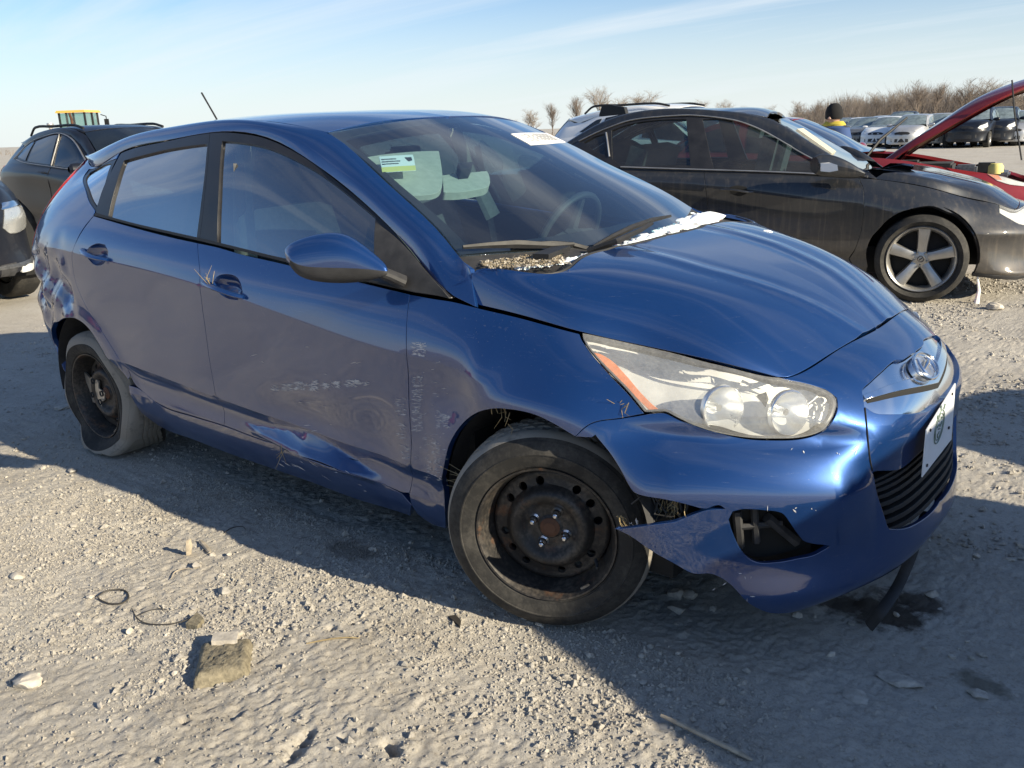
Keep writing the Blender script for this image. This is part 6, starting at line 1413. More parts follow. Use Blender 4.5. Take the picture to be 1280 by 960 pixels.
def vtrim(name, px_, wd, mat, S=P2, tr=tr2, off=.006):
    c_ = S.pos(tr(px_), off); c_ = smooth_poly(c_, closed=False, sub=4, corner=60); o1 = MB().tube(c_, wd, 6, squash=.6); o2 = MB().tube(c_*[1, -1, 1], wd, 6, squash=.6)
    o1.xform(VM).build(name, M[mat], vol); o2.xform(VM).build(name, M[mat], vol)
vtrim('window_trim', [(724, 177), (745, 166.5), (762, 159.5), (783, 152), (805, 148), (842, 145), (867, 144.5), (917, 146.5), (949, 152.5), (980, 166), (1011, 183), (1040, 200), (1068, 217)], .010, 'alloy')
vtrim('belt_trim', [(776, 209), (820, 210.5), (880, 212.5), (940, 214.5), (1000, 217), (1035, 219)], .012, 'alloy')
vtrim('window_divider', [(758, 166), (760, 180), (762, 196)], .008, 'alloy')
MB().box((-1.9, 0, .30), (3.4, 1.5, .2)).box((.2, 0, .45), (.6, 1.1, .4)).box((-2.95, 0, .55), (1.2, 1.2, .5)).xform(VM).build('underbody', M['void'], vol, smooth=False)
for cx in (0, -2.835):
    for s_ in (-1, 1):
        a = np.linspace(rad(-5), rad(190), 24); G = np.array([[(cx+.40*math.cos(t), y*s_, .335+.40*math.sin(t)) for t in a] for y in (.86, .55)]); mb = MB().grid(G); k = len(a); mb.add(np.concatenate([G[1], [[cx, s_*.55, .335]]]), [(i, i+1, k) for i in range(k-1)]); mb.xform(VM).build('wheel_housing', M['void'], vol)
        ty, rm, Mq = road_wheel(vol, (cx, s_*.905, .330), .330, .22, .243, 5, s_, M['alloy'], steer=rad(2) if cx == 0 else 0, detail=64)
        if s_ < 0:
            five_spokes(Mq, .243, 5, M['alloy'], ty, wid=(.060, .085), dish=.030)
            for k in range(5):
                q = 2*math.pi*k/5+.28+.62; MB().lathe([(0, -.012), (.008, -.012), (.010, 0), (.010, .02)], 8, c=(.05*math.cos(q), .03, .05*math.sin(q))).xform(Mq).build('wheel_nut', M['dull_metal'], ty)
            MB().tube([(.022*math.cos(t), .024, .022*math.sin(t)) for t in np.linspace(0, 2*math.pi, 17)], .004, 5, cap=False).tube([(.016*math.cos(.7), .023, .016*math.sin(.7)), (-.016*math.cos(.7), .023, -.016*math.sin(.7))], .004, 5).xform(Mq).build('wheel_badge', M['ink'], ty)
# mirror
sec_v = []
mo1 = None
for t, a, b in ((0, (1071, 212), (1070, 223)), (.2, (1061, 203), (1062, 224)), (.5, (1044, 194), (1045, 222.5)), (.8, (1027, 190.5), (1026, 221.5)), (1.0, (1018.5, 196), (1018.5, 217))):
    y = 4.38-.19*t; A = on_plane(*a, 1, y); B_ = on_plane(*b, 1, y); c_ = (A+B_)/2; fw = .075*(1-t**4*.5); sec_v.append([c_+np.array([1, -.2, 0])*(math.cos(g)*(fw if math.cos(g) > 0 else .04))+(A-B_)/2*math.sin(g) for g in np.linspace(0, 2*math.pi, 17)[:-1]])
G = np.array(sec_v)
for sg in (1, -1):
    Gm = G.copy()
    if sg < 0: Gl = (Gm.reshape(-1, 3)-VM[:3, 3])@VM[:3, :3]; Gm = ((Gl*[1, -1, 1])@VM[:3, :3].T+VM[:3, 3]).reshape(Gm.shape)
    mb = MB().grid(np.concatenate([Gm, Gm[:, :1]], 1)); mb.add(Gm[0], [tuple(range(16))]); mb.add(Gm[-1], [tuple(range(16))]); mo = mb.build('door_mirror', PV, vol, ang=50); mo.modifiers.new('s', 'SUBSURF').render_levels = 2; mo1 = mo1 or mo
q = [on_plane(*p, 1, 4.185) for p in ((1020, 204), (1032, 203.5), (1040, 206), (1041, 213), (1030, 215), (1020, 214))]; q = np.array(q); MB().add(np.concatenate([q+[.045, -.015, 0], q+[.0, .05, 0]]), [tuple(range(6))]+[(i, (i+1) % 6, 6+(i+1) % 6, 6+i) for i in range(6)]).build('mirror_indicator', M['paper'], mo1)
P_ = VS.S1.pos(tr1([(902, 237), (910, 236.5), (922, 237.5), (934, 239.5), (941, 240)]), [.004, .03, .036, .03, .004]); MB().tube(smooth_poly(P_, closed=False, sub=4, corner=170), .014, 8, squash=.7).xform(VM).build('door_handle', PV, vol)
cu = tr1([(912, 234), (922, 232), (933, 234), (935, 241), (925, 245), (913, 242)]); one_m('handle_cup', VS.S1, cu, M['void'], vol, gap=0, thick=.004, step=.02, off=.003)
# things seen through its windows
MB().box((-1.25, -.38, .98), (.12, .46, .55), roty(.22)).box((-1.33, -.38, 1.32), (.10, .24, .14), roty(.2)).xform(VM).build('front_seat', M['grey_cloth'], vol, smooth=False)
MB().box((-1.25, .38, .98), (.12, .46, .55), roty(.22)).box((-1.33, .38, 1.32), (.10, .24, .14), roty(.2)).xform(VM).build('front_seat', M['grey_cloth'], vol, smooth=False)
MB().box((-2.35, 0, .95), (.14, 1.3, .5), roty(.3)).xform(VM).build('rear_bench', M['grey_cloth'], vol, smooth=False)
MB().box((-.86, 0, .80), (.4, 1.5, .16), roty(-.1)).xform(VM).build('dashboard', M['dash'], vol, smooth=False)
MB().tube([(-.92+.06*math.sin(t), .40+.18*math.cos(t), .92+.17*math.sin(t)) for t in np.linspace(0, 2*math.pi, 25)], .014, 6, cap=False).xform(VM).build('steering_wheel', M['dash'], vol)
MB().box((-.86, -.30, 1.20), (.34, .46, .02), roty(.62)).xform(VM).build('sun_visor', M['beige'], vol, smooth=False)
MB().box((-1.75, .86, .55), (1.9, .03, .7)).xform(VM).build('door_lining', M['grey_cloth'], vol, smooth=False)
# shark-fin aerial
q = [on_plane(x, y, 1, 4.72) for x, y in ((749, 143), (752, 133), (764, 131.5), (780, 134))]; q = np.array(q); MB().add(np.concatenate([q[:1]-[0, 0, .02], q, q[-1:]-[-.02, 0, .06], q[:1]-[0, -.05, .02], q+[0, .05, 0], q[-1:]-[-.02, -.05, .06]]), [(0, 1, 2, 3, 4, 5), (11, 10, 9, 8, 7, 6)]+[(i, 6+i, 6+(i+1) % 6, (i+1) % 6) for i in range(6)]).build('roof_aerial', M['black_trim'], vol, smooth=False)
# --- red saloon with its bonnet up
red = vehicle('red_saloon', 'dark red saloon with its bonnet propped open, beyond the dark grey saloon', 'car', (-1.48, 7.95, 0), rad(10), shape_red, 'red_paint', hood_panel=False, win='dark_gloss', ws_mat='glass_wind', step=.06, lamps=False)
lr = shape_red.S1.trace([(1234, 218), (1256, 217), (1279, 220), (1300, 224), (1298, 235), (1279, 233), (1262, 231), (1246, 226)], np.array(world_m(red))); both_m('headlamp', shape_red.S1, lr, M['lens'], red, gap=0, thick=.02, step=.03, off=.008, sub=3); both_m('lamp_housing', shape_red.S1, lr, M['lamp_in'], red, gap=.004, thick=0, step=.03, off=.003, sub=3)
la = shape_red.S1.trace([(1235, 218.5), (1248, 218), (1252, 225), (1246, 225)], np.array(world_m(red))); both_m('amber_reflector', shape_red.S1, la, M['amber'], red, gap=0, thick=.005, step=.03, off=.006, sub=3)
RM = np.array(world_m(red)); H = shape_red.S6; hd = panel_data(H, full(H), gap=.003, thick=.03, step=.05, sub=10)
hinge = np.array([shape_red.pt(-.10, 0, 1.0)[0], 0, shape_red.pt(0, 0, 1.0)[2]+.01]); HM = RM@m4(None, hinge)@m4(roty(-rad(42)))@m4(None, -hinge)
bon = mkd('open_bonnet', hd, M['red_paint'], red, HM)
hu = panel_data(H, full(H, .04), gap=.03, thick=0, step=.08, sub=8, off=-.045); mkd('bonnet_lining', hu, M['rough_black'], bon, HM)
mb = MB()
for y in np.linspace(-.5, .5, 5): mb.tube([H.pos([(u, float(np.interp(y, [-.7, .7], [0, H.v[-1]])))], -.06)[0] for u in np.linspace(H.u[0]+.1, H.u[-1]-.08, 6)], .022, 6)
mb.tube([H.pos([(H.u[-1]-.06, v)], -.05)[0] for v in np.linspace(.2, H.v[-1]-.2, 8)], .03, 6); mb.xform(HM).build('bonnet_rib', M['rust_brown'], bon)
x0 = shape_red.pt(-.1, 0, 0)[0]
MB().box((.10, 0, .55), (.95, 1.15, .36)).xform(RM).build('engine_bay', M['void'], red, smooth=False)
for c_, d_, mt in (((.05, .1, .83), (.5, .55, .10), 'rough_black'), ((-.1, -.42, .86), (.22, .22, .14), 'rough_black'), ((.45, -.45, .80), (.20, .2, .16), 'dull_metal'), ((.80, -.30, .78), (.10, .5, .05), 'dull_metal'), ((.60, .42, .80), (.2, .2, .12), 'rough_black')):
    b = MB().box(c_, d_).xform(RM).build('engine_part', M[mt], red, smooth=False); bm = bmesh.new(); bm.from_mesh(b.data); bmesh.ops.bevel(bm, geom=bm.edges[:], offset=.02, segments=2, affect='EDGES'); bm.to_mesh(b.data); bm.free()
MB().lathe([(0, .05), (.05, .05), (.07, .02), (.07, -.05), (0, -.06)], 16, axis='z', c=(.72, -.48, .84)).xform(RM).build('coolant_bottle', M['yellow_paper'], red)
pr = [on_plane(1265, 100, 1, 7.4), on_plane(1268, 140, 1, 7.4), on_plane(1277, 200, 1, 7.3)]; MB().tube(pr, .008, 6).build('bonnet_prop', M['black_trim'], red)
MB().tube([on_plane(1080, 200, 1, 7.05), on_plane(1100, 175, 1, 7.25), on_plane(1134, 147, 1, 7.55)], [.012, .016, .010], 6).build('wiper_arm', M['black_trim'], red)
# --- white estate car behind the saloon, dark SUV and black pickup-fronted SUV on the left
wc = on_plane(690, 150, 1, 9.2)
wh = vehicle('silver_suv', 'silver SUV with roof bars showing only its roof behind the dark grey saloon', 'car', (wc[0]+3.25, 9.95, .02), 0.0, shape_suv, 'white_paint', R=.35, rim_r=.22, rails=True, step=.09)
bs = vehicle('black_suv', 'black SUV with chrome-edged windows parked at the far left behind the blue hatchback', 'car', (-8.75, 3.45, -.05), 0.0, shape_suv, 'black_paint', R=.35, rim_r=.22, rails=True, step=.06)
BMx = np.array(world_m(bs)); P2s = shape_suv.S2; Ws = P2s.v[-1]
def strip_on(S, uvs, r, mat, root, name, off=.008):
    c_ = smooth_poly(S.pos(np.array(uvs), off), closed=False, sub=4, corner=170); Mx = np.array(world_m(root)); MB().tube(c_, r, 6, squash=.6).xform(Mx).build(name, M[mat], root)
XS = lambda x: float(np.interp(float(np.interp(x, *shape_suv.wx)), P2s.P[0, P2s.u > P2s.tc[2], 0], P2s.u[P2s.u > P2s.tc[2]]))
strip_on(P2s, [(XS(-2.72), Ws*.20), (XS(-2.45), Ws*.84), (XS(-1.9), Ws*.95), (XS(-1.5), Ws*.95), (XS(-1.1), Ws*.93), (XS(-.7), Ws*.7)], .010, 'alloy', bs, 'window_trim')
strip_on(P2s, [(XS(-2.62), Ws*.16), (XS(-2.3), Ws*.05), (XS(-1.5), Ws*.03), (XS(-.7), Ws*.04)], .008, 'alloy', bs, 'belt_trim')
strip_on(P2s, [(XS(-1.51), Ws*.06), (XS(-1.53), Ws*.92)], .010, 'alloy', bs, 'pillar_trim')
S1s = shape_suv.S1
for x in (-1.52, -.55):
    us_ = float(np.interp(float(np.interp(x, *shape_suv.wx)), S1s.P[-1, S1s.u > shape_suv.uB[2], 0], S1s.u[S1s.u > shape_suv.uB[2]])); strip_on(S1s, [(us_, v) for v in np.linspace(S1s.tv[2], shape_suv.VT, 8)], .003, 'void', bs, 'door_gap', .001)
    strip_on(S1s, [(us_-.22, S1s.tv[7]-.02), (us_-.15, S1s.tv[7]-.015), (us_-.05, S1s.tv[7]-.02)], .016, 'black_paint', bs, 'door_handle', .02)
pk = vehicle('black_luxury_suv', 'black SUV with a big clear headlamp, cut by the left edge of the photo', 'car', (-7.60, .02, 0), rad(3), shape_bigsuv, 'black_paint', R=.39, rim_r=.25, rails=True, step=.06, lamps=False)
PM = np.array(world_m(pk)); Sb = shape_bigsuv.S1
trp = lambda p: Sb.trace(p, PM)
# its visible corner faces the lens with the left flank: mirror the sight lines
def trp_left(pts):
    out = []
    for p in pts:
        Mi = np.linalg.inv(PM); o = (Mi[:3, :3]@CAM+Mi[:3, 3])*[1, -1, 1]; d = (Mi[:3, :3]@view_ray(*p))*[1, -1, 1]
        h, n_, idx, ds = Sb.bvh().ray_cast(Vector(o), Vector(d))
        if h is None: bad = ((Sb.P-o)*Sb.N).sum(2) > 0; t_ = ((Sb.P-o)@d)[..., None]; e_ = np.linalg.norm(Sb.P-o-t_*d, axis=2)+bad*9; j, i = np.unravel_index(e_.argmin(), e_.shape); out.append((Sb.u[i], Sb.v[j])); continue
        out.append(uv_line(Sb, [tuple(h)])[0])
    return out
hl = trp_left([(4, 263), (20, 258), (38, 254), (46, 258), (48, 272), (44, 281), (28, 287), (10, 290), (2, 286)])
both_m('headlamp', Sb, hl, M['lens'], pk, gap=0, thick=.02, step=.03, off=.012, sub=3); both_m('lamp_housing', Sb, hl, M['reflector'], pk, gap=.003, thick=0, step=.03, off=.004, sub=3)
both_m('headlamp_trim', Sb, trp_left([(0, 254), (20, 250), (40, 246), (47, 253), (38, 252.5), (20, 256.5), (0, 262)]), M['chrome'], pk, gap=0, thick=.02, step=.03, off=.014, sub=3)
both_m('fog_lamp', Sb, trp_left([(26, 329), (40, 325), (50, 323), (50, 334), (38, 338), (26, 341)]), M['lamp_in'], pk, gap=0, thick=.02, step=.03, off=.008, sub=3)
both_m('lower_grille', Sb, trp_left([(0, 333), (20, 330), (20, 342), (0, 346)]), M['rough_black'], pk, gap=0, thick=.02, step=.03, off=.006, sub=3)
both_m('bumper_trim', Sb, [(Sb.u[-1]-.95, Sb.tv[2]-.02), (Sb.u[-1]-.3, Sb.tv[2]-.02), (Sb.u[-1]-.3, Sb.tv[2]+.02), (Sb.u[-1]-.95, Sb.tv[2]+.02)], M['dull_metal'], pk, gap=0, thick=.02, step=.05, off=.01, sub=4)
UU = Sb.u[-1]; gpx = [(UU, Sb.tv[5]+.02), (UU, Sb.tv[7]+.02), (UU-.40, Sb.tv[7]-.0), (UU-.42, Sb.tv[6]-.02), (UU-.36, Sb.tv[5]+.02)]
d = panel_data(Sb, gpx, gap=0, thick=.02, step=.06, off=.006, keep=lambda q: q[:, 0] > UU-.01, sub=2); gri = mkd('grille', join_data(d, mirror_data(d)), M['rough_black'], pk, PM)
for k in range(12):
    u_ = UU-.02-k*.034
    for sg in (1, -1):
        P_ = Sb.pos(np.array([(u_, Sb.tv[5]+.03), (u_, Sb.tv[6]), (u_, Sb.tv[7])]), .012)*[1, sg, 1]; MB().tube(P_, .008, 5).xform(PM).build('grille_bar', M['chrome'], gri)
# --- two parked cars just outside the frame on the right: their shadows fall across the foreground
oa = vehicle('grey_suv', 'grey SUV parked nose to tail ahead of the blue hatchback', 'car', (6.86, .15, 0), 0.0, shape_bigsuv, 'grey_paint', R=.39, rim_r=.25, step=.09)
oa.scale = (1, 1.05, 1)
ob = vehicle('silver_hatchback', 'silver hatchback parked beside the grey SUV ahead of the saloon', 'car', (6.30, 2.20, 0), 0.0, shape_hatch, 'silver_paint', R=.31, rim_r=.2, step=.09)
rd2 = vehicle('red_hatchback', 'red hatchback standing behind the photographer, mirrored in the blue rear door', 'car', (-8.6, -5.4, 0), rad(10), shape_hatch, 'red_paint', R=.31, rim_r=.2, step=.09)
# --- far rows of parked cars
far_kinds = []
def far_car(nm, lab, sh, pt_, x, y, rz, **kw): o = vehicle(nm, lab, 'car', (x, y, 0), rz, sh, pt_, group='cars in the far rows of the yard', step=.16, **kw); return o
def far_at(px_x, y): return on_plane(px_x, 170, 1, y)[0]
FZ = rad(-86)
specs = [('suv', 'black_paint', 1209, 40.5, 'black SUV in the far row, framed under the open red bonnet'), ('hatch', 'tan_paint', 1166, 41.5, 'beige car in the far row, half hidden behind the red bonnet'), ('hatch', 'silver_paint', 1133, 40.5, 'silver car in the far row just left of the red bonnet'), ('sedan', 'white_paint', 1100, 43, 'white saloon in the far row, first from the left'),
         ('suv', 'black_paint', 1243, 42, 'black car in the far row touching the framed SUV on its right'), ('hatch', 'silver_paint', 1268, 42.5, 'silver car in the far row at the right edge of the photo'), ('suv', 'black_paint', 1290, 44, 'dark SUV in the far row cut by the right edge of the photo'), ('sedan', 'grey_paint', 1076, 44, 'grey saloon in the far row showing beside the person in the black cap')]
SH = {'suv': shape_suv, 'hatch': shape_hatch, 'sedan': shape_sedan}; first = {}
for k, (sk, pt_, pxx, yy, lab) in enumerate(specs):
    x = far_at(pxx, yy); key = (sk, pt_)
    if key not in first: first[key] = far_car({'suv': 'parked_suv', 'hatch': 'parked_hatchback', 'sedan': 'parked_saloon'}[sk], lab, SH[sk], pt_, x, yy, FZ+RNG.normal(0, .04), win='pale_gloss', R=.34 if sk == 'suv' else .31)
    else: dup(first[key], (x, yy, 0), FZ+RNG.normal(0, .05), lab)
second = [('white_paint', 'sedan', 1068, 'white roof in the second far row, leftmost'), ('silver_paint', 'hatch', 1092, 'silver roof in the second far row behind the white saloon'), ('black_paint', 'suv', 1121, 'dark roof in the second far row behind the silver car'), ('white_paint', 'sedan', 1152, 'white roof in the second far row behind the beige car'), ('silver_paint', 'hatch', 1183, 'silver roof in the second far row left of the framed black SUV'), ('black_paint', 'suv', 1225, 'dark roof in the second far row over the framed black SUV'), ('silver_paint', 'hatch', 1256, 'silver roof in the second far row at the right'), ('grey_paint', 'sedan', 1045, 'grey roof in the second far row behind the person in the black cap')]
for pt_, sk, pxx, lab in second: yy = 50+RNG.uniform(-1, 1); dup(first[(sk, pt_)], (far_at(pxx, yy), yy, 0), FZ+RNG.normal(0, .06), lab)
# --- yellow wheel loader far off on the left
def loader():
    c0 = CAM+(CF+CR*(150-640)/FPX)/1.0*55; x, y = c0[0], c0[1]; a = math.atan2(CAM[1]-y, CAM[0]-x)+math.pi-rad(30)
    r = empty('wheel_loader', 'yellow wheel loader with a glass cab standing beyond the black SUV', 'loader', (x, y, 0), a); Mx = np.array(world_m(r)); Yp = M['yellow_paint']
    MB().box((-1.6, 0, 1.35), (2.6, 1.7, .7), taper=.92).box((-2.7, 0, 1.2), (.5, 1.9, 1.2)).xform(Mx).build('engine_hood', Yp, r, smooth=False)
    MB().box((1.0, 0, 1.1), (2.4, 1.0, .8)).box((1.6, 0, 1.5), (.6, .8, .9)).xform(Mx).build('front_frame', Yp, r, smooth=False)
    b = MB()
    for xx, yy in ((-.55, -.75), (-.55, .75), (.85, -.72), (.85, .72), (.2, -.76), (.2, .76)): b.box((xx, yy, 2.35), (.09, .09, 1.55))
    b.box((.15, 0, 1.62), (1.55, 1.6, .12)); cab = b.xform(Mx).build('cab_frame', M['frame'], r, smooth=False)
    MB().box((.15, 0, 2.35), (1.38, 1.46, 1.45)).xform(Mx).build('cab_glazing', M['cab_glass'], r, smooth=False)
    MB().box((.15, 0, 3.17), (1.75, 1.75, .13), taper=.93).xform(Mx).build('cab_roof', Yp, r, smooth=False)
    MB().box((.0, 0, 1.95), (.5, .5, .6)).xform(Mx).build('driver_seat', M['dash'], r, smooth=False)
    MB().tube([(-1.5, -.5, 2.0), (-1.5, -.5, 2.75), (-1.62, -.5, 3.05)], [.07, .07, .07], 8).xform(Mx).build('exhaust', M['rust_brown'], r); MB().lathe([(0, .2), (.16, .2), (.18, .12), (.10, .0), (.07, -.4)], 12, axis='z', c=(-2.3, .3, 2.35)).xform(Mx).build('air_intake', M['silver_paint'], r)
    for xx in (-1.55, 1.45):
        for s_ in (-1, 1):
            w = MB().lathe([(.35, -.26), (.62, -.28), (.76, -.18), (.79, 0), (.76, .18), (.62, .28), (.35, .26)], 28, c=(xx, s_*1.02, .79)).xform(Mx).build('tyre', M['tyre'], r); MB().lathe([(0, -.2), (.30, -.18), (.36, -.24), (.36, .24), (.30, .18), (0, .2)], 20, c=(xx, s_*1.02, .79)).xform(Mx).build('rim', Yp, w)
    for s_ in (-.45, .45): MB().tube([(1.3, s_, 1.9), (2.2, s_, 1.8), (3.1, s_, .8)], .12, 6).xform(Mx).build('lift_arm', Yp, r)
    MB().prism([(3.0, .1), (4.1, .05), (3.5, .25), (3.15, .6), (3.3, 1.25), (2.95, .9)], 'y', -1.3, 1.3).xform(Mx).build('bucket', M['rust_brown'], r, smooth=False)
    MB().tube([(.9, -.9, 3.0), (1.1, -1.1, 2.9), (1.1, -1.1, 2.5)], .03, 6).box((1.1, -1.1, 2.55), (.08, .25, .4)).xform(Mx).build('cab_mirror', M['frame'], r, smooth=False)
loader()
# --- person behind the red car
def person():
    c = on_plane(1043, 148, 1, 10.2); gx, gy = c[0], c[1]
    r = empty('person', 'person in black knitted cap and blue jacket with yellow collar, behind the red saloon', 'person', (gx, gy, 0), rad(-100)); H = c[2]+.13; k = H/1.75
    bm_v = [(0, 0, .95), (0, 0, 1.12), (0, 0, 1.32), (0, 0, 1.46), (0, 0, 1.54), (.02, 0, 1.64), (0, .09, .90), (.02, .10, .50), (0, .10, .08), (.12, .11, .04), (0, -.09, .90), (.02, -.10, .50), (0, -.10, .08), (.12, -.11, .04), (0, .19, 1.42), (.0, .25, 1.15), (.10, .22, .92), (.13, .21, .84), (0, -.19, 1.42), (0, -.25, 1.15), (.10, -.22, .92), (.13, -.21, .84)]
    E = [(0, 1), (1, 2), (2, 3), (3, 4), (4, 5), (0, 6), (6, 7), (7, 8), (8, 9), (0, 10), (10, 11), (11, 12), (12, 13), (3, 14), (14, 15), (15, 16), (16, 17), (3, 18), (18, 19), (19, 20), (20, 21)]
    R_ = [.16, .15, .17, .12, .06, .095, .10, .07, .05, .045, .10, .07, .05, .045, .075, .06, .045, .04, .075, .06, .045, .04]
    me = bpy.data.meshes.new('body'); me.from_pydata([tuple(np.array(v)*k) for v in bm_v], E, []); o = bpy.data.objects.new('body', me); COL.objects.link(o); o.parent = r
    sk = o.modifiers.new('skin', 'SKIN'); 
    for i, rr in enumerate(R_): me.skin_vertices[0].data[i].radius = (rr*k, rr*k)
    me.skin_vertices[0].data[0].use_root = True; o.modifiers.new('sub', 'SUBSURF').levels = 1; me.materials.append(simple('dark_clothes', (.03, .035, .05), .9))
    Mx = np.array(world_m(r)); sk_m = simple('skin', (.42, .26, .19), .6); hz = 1.64*k
    MB().lathe([(0, .13), (.05, .125), (.085, .09), (.098, .03), (.092, -.04), (.07, -.10), (.04, -.13), (0, -.14)], 20, axis='z', c=(.025, 0, hz)).xform(Mx).build('head', sk_m, r)
    MB().lathe([(0, .02), (.02, .0), (.026, -.02), (0, -.03)], 8, axis='z', c=(.125, 0, hz-.02)).xform(Mx).build('nose', sk_m, r)
    MB().lathe([(0, .165), (.05, .158), (.10, .11), (.118, .04), (.118, -.03), (.108, -.05), (.10, -.03)], 20, axis='z', c=(.015, 0, hz+.005)).xform(Mx).build('knitted_cap', simple('black_wool', (.008, .008, .009), .95), r)
    MB().lathe([(.10, .0), (.22, -.06), (.26, -.20), (.24, -.55), (.20, -.60)], 16, axis='z', c=(0, 0, 1.52*k)).xform(Mx@m4(np.diag([.72, 1, 1]))).build('jacket', simple('blue_jacket', (.025, .06, .17), .8), r)
    MB().lathe([(.085, .03), (.125, .03), (.165, -.01), (.165, -.035), (.12, .0)], 16, axis='z', c=(0, 0, 1.52*k)).xform(Mx@m4(np.diag([.72, 1, 1]))).build('yellow_collar', simple('hi_vis_yellow', (.50, .40, .05), .8), r)
person()
# ------------------------------------------------------------------ bare winter trees
bark = simple('winter_twigs', (.21, .17, .14), .9, var=.25, scale=.6); bark2 = simple('winter_twigs_pale', (.29, .245, .205), .9, var=.25, scale=.6)  # both twig browns lightened: distance haze is put into their colour
def tree_mesh(h, seed, spread=.55, levels=5, n0=7, thick=.026):
    rg = np.random.default_rng(seed); T_ = MB(); Cn = MB()
    def seg(mb, p, q, r0, r1, n): mb.tube([p, (p+q)/2+rg.normal(0, .02, 3)*np.linalg.norm(q-p), q], [r0, (r0+r1)/2, r1], n, cap=False)
    def grow(p, d, L, r, lv):
        q = p+d*L; seg(T_ if lv == 0 else Cn, p, q, r, r*.68, 6 if lv == 0 else (4 if lv < 3 else 3))
        if lv >= levels: return
        k = n0 if lv == 0 else 5
        for i in range(k):
            t = rg.uniform(.30 if lv else .35, 1.0); b = p+(q-p)*t; a = rg.uniform(0, 6.283); s_ = spread*rg.uniform(.6, 1.4)+.12*lv; e = np.array([math.cos(a), math.sin(a), 0]); nd = d*math.cos(s_)+e*math.sin(s_)+np.array([0, 0, .12]); nd /= np.linalg.norm(nd); grow(b, nd, L*rg.uniform(.52, .74), r*.50, lv+1)
    grow(np.zeros(3), np.array([0, 0, 1.0]), h*.40, h*thick*.5, 0); return T_, Cn
def make_tree(nm, label, h, seed, loc, mat, group, **kw):
    r = empty(nm, label, 'tree', loc, RNG.uniform(0, 6), group); T_, C_ = tree_mesh(h, seed, **kw); Mx = np.array(world_m(r)); T_.xform(Mx).build('trunk', mat, r); o = C_.xform(Mx).build('crown', mat, r, ang=180); return r
def px_at(x, y, depth):
    d = CF+CR*(x-640)/FPX+CU*(480-y)/FPX; return CAM+d*depth
ts = []
spots = [(750, 105, 120, 'broad bare tree standing behind the silver SUV, left of its roof aerial', 0), (806, 110, 125, 'low round bare tree above the dark saloon roof', 1), (664, 134, 110, 'fuzzy bare tree just right of the blue hatchback roof', 2), (690, 126, 130, 'thin bare sapling between the fuzzy tree and the silver SUV', 3), (876, 122, 150, 'small bare tree above the saloon, left of a similar one', 1), (908, 123, 150, 'small bare tree above the saloon, right of a similar one', 0),
         (960, 130, 150, 'bare tree at the left end of the long tree line', 2), (1150, 97, 120, 'tall forked bare tree rising above the tree line', 4), (1172, 100, 121, 'bare tree twinned with the tall forked tree on its right', 3), (1210, 95, 125, 'bare tree behind the red bonnet, above its middle', 4), (1235, 94, 128, 'bare tree behind the red bonnet, near its tip', 0), (1270, 104, 125, 'bare tree at the right edge of the photo', 2),
         (722, 116, 118, 'slim bare tree at the left flank of the broad tree', 3), (778, 117, 122, 'bare tree filling the gap between the broad tree and the low round one', 2), (828, 128, 130, 'last bare tree before the gap in the row above the saloon', 0), (850, 130, 150, 'faint bare tree in the gap above the saloon roof', 1), (930, 131, 150, 'small bare tree beginning the long row behind the saloon', 0), (1000, 124, 140, 'bare tree left of the person in the black cap', 2), (1022, 122, 140, 'bare tree just left of the black cap', 4), (1072, 117, 135, 'bare tree just right of the black cap', 0), (1098, 112, 130, 'bare tree above the white saloon in the far row', 2), (1124, 110, 128, 'bare tree left of the tall forked tree', 0), (640, 150, 120, 'lowest bare tree, peeping over the blue hatchback roof', 1)]
protos = {}
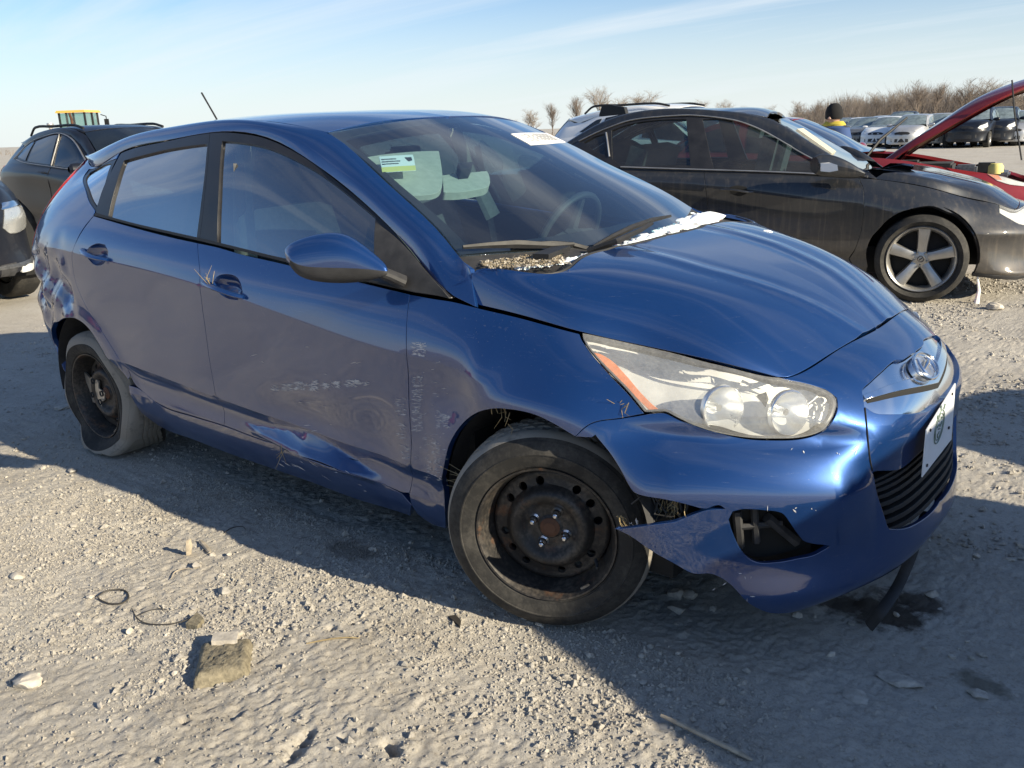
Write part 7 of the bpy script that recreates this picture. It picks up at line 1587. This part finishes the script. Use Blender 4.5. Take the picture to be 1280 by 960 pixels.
for x, y, dp, lab, k in spots:
    top = px_at(x, y, dp); h = max(top[2], 3)
    kw = [dict(spread=.52, n0=9, levels=4), dict(spread=.6, n0=12, levels=4), dict(spread=.55, n0=11, levels=4), dict(spread=.3, n0=8, levels=4), dict(spread=.42, n0=9, levels=4)][k]
    loc = (top[0], top[1], 0)
    if k not in protos: protos[k] = (make_tree('bare_tree', lab, 9.0, 31+k, loc, bark if k in (3, 4) else bark2, 'bare trees on the horizon', **kw)); bb = max(v.co.z for ch in protos[k].children for v in ch.data.vertices); protos[k]['h0'] = bb; r = protos[k]
    else: r = dup(protos[k], loc, RNG.uniform(0, 6), lab)
    r.scale = (h/protos[k]['h0'],)*3
for r in protos.values(): del r['h0']
for r in [o for o in COL.objects if 'h0' in o]: del r['h0']
# scrub belt that reads as one mass
mb = MB(); a0 = np.array([math.atan2((px_at(x, 150, 1)-CAM)[1], (px_at(x, 150, 1)-CAM)[0]) for x in (620, 1330)])
V = []; F = []; n = 0
for k in range(7600):
    x = RNG.uniform(-700, 930) if k % 7 == 0 else RNG.uniform(930, 1330) if k % 3 else RNG.uniform(1330, 1900); dp = RNG.uniform(125, 190); b = px_at(x, 150, dp); base = np.array([b[0], b[1], 0]); dens = .5+.5*math.sin(x*.045)*math.sin(x*.017+1)
    h = (RNG.uniform(3.4, 6.6) if x > 990 else RNG.uniform(1.5, 3.2))*(.75+.35*dens)*min(1, max(.35, (x-900)/160) if x < 1060 else 1); L = RNG.normal(0, .16, 2)
    nb = 5
    for j in range(nb):
        t = 0 if j == 0 else RNG.uniform(.25, .8); st = base+np.array([L[0]*h*t, L[1]*h*t, h*t]); d = np.array([RNG.normal(L[0], .35), RNG.normal(L[1], .35), 1.0])*h*(1-t)*(1 if j == 0 else RNG.uniform(.5, .9)); w = .05 if j == 0 else .025; e = np.array([CR[0], CR[1], 0])*w; f2 = np.array([-CR[1], CR[0], 0])*w
        V += [st-e, st+e, st+d, st-f2, st+f2]; F += [(n, n+1, n+2), (n+3, n+4, n+2)]; n += 5
scrub = mk('scrub_belt', np.array(V), F, bark2, smooth=False); tag(scrub, kind='stuff')
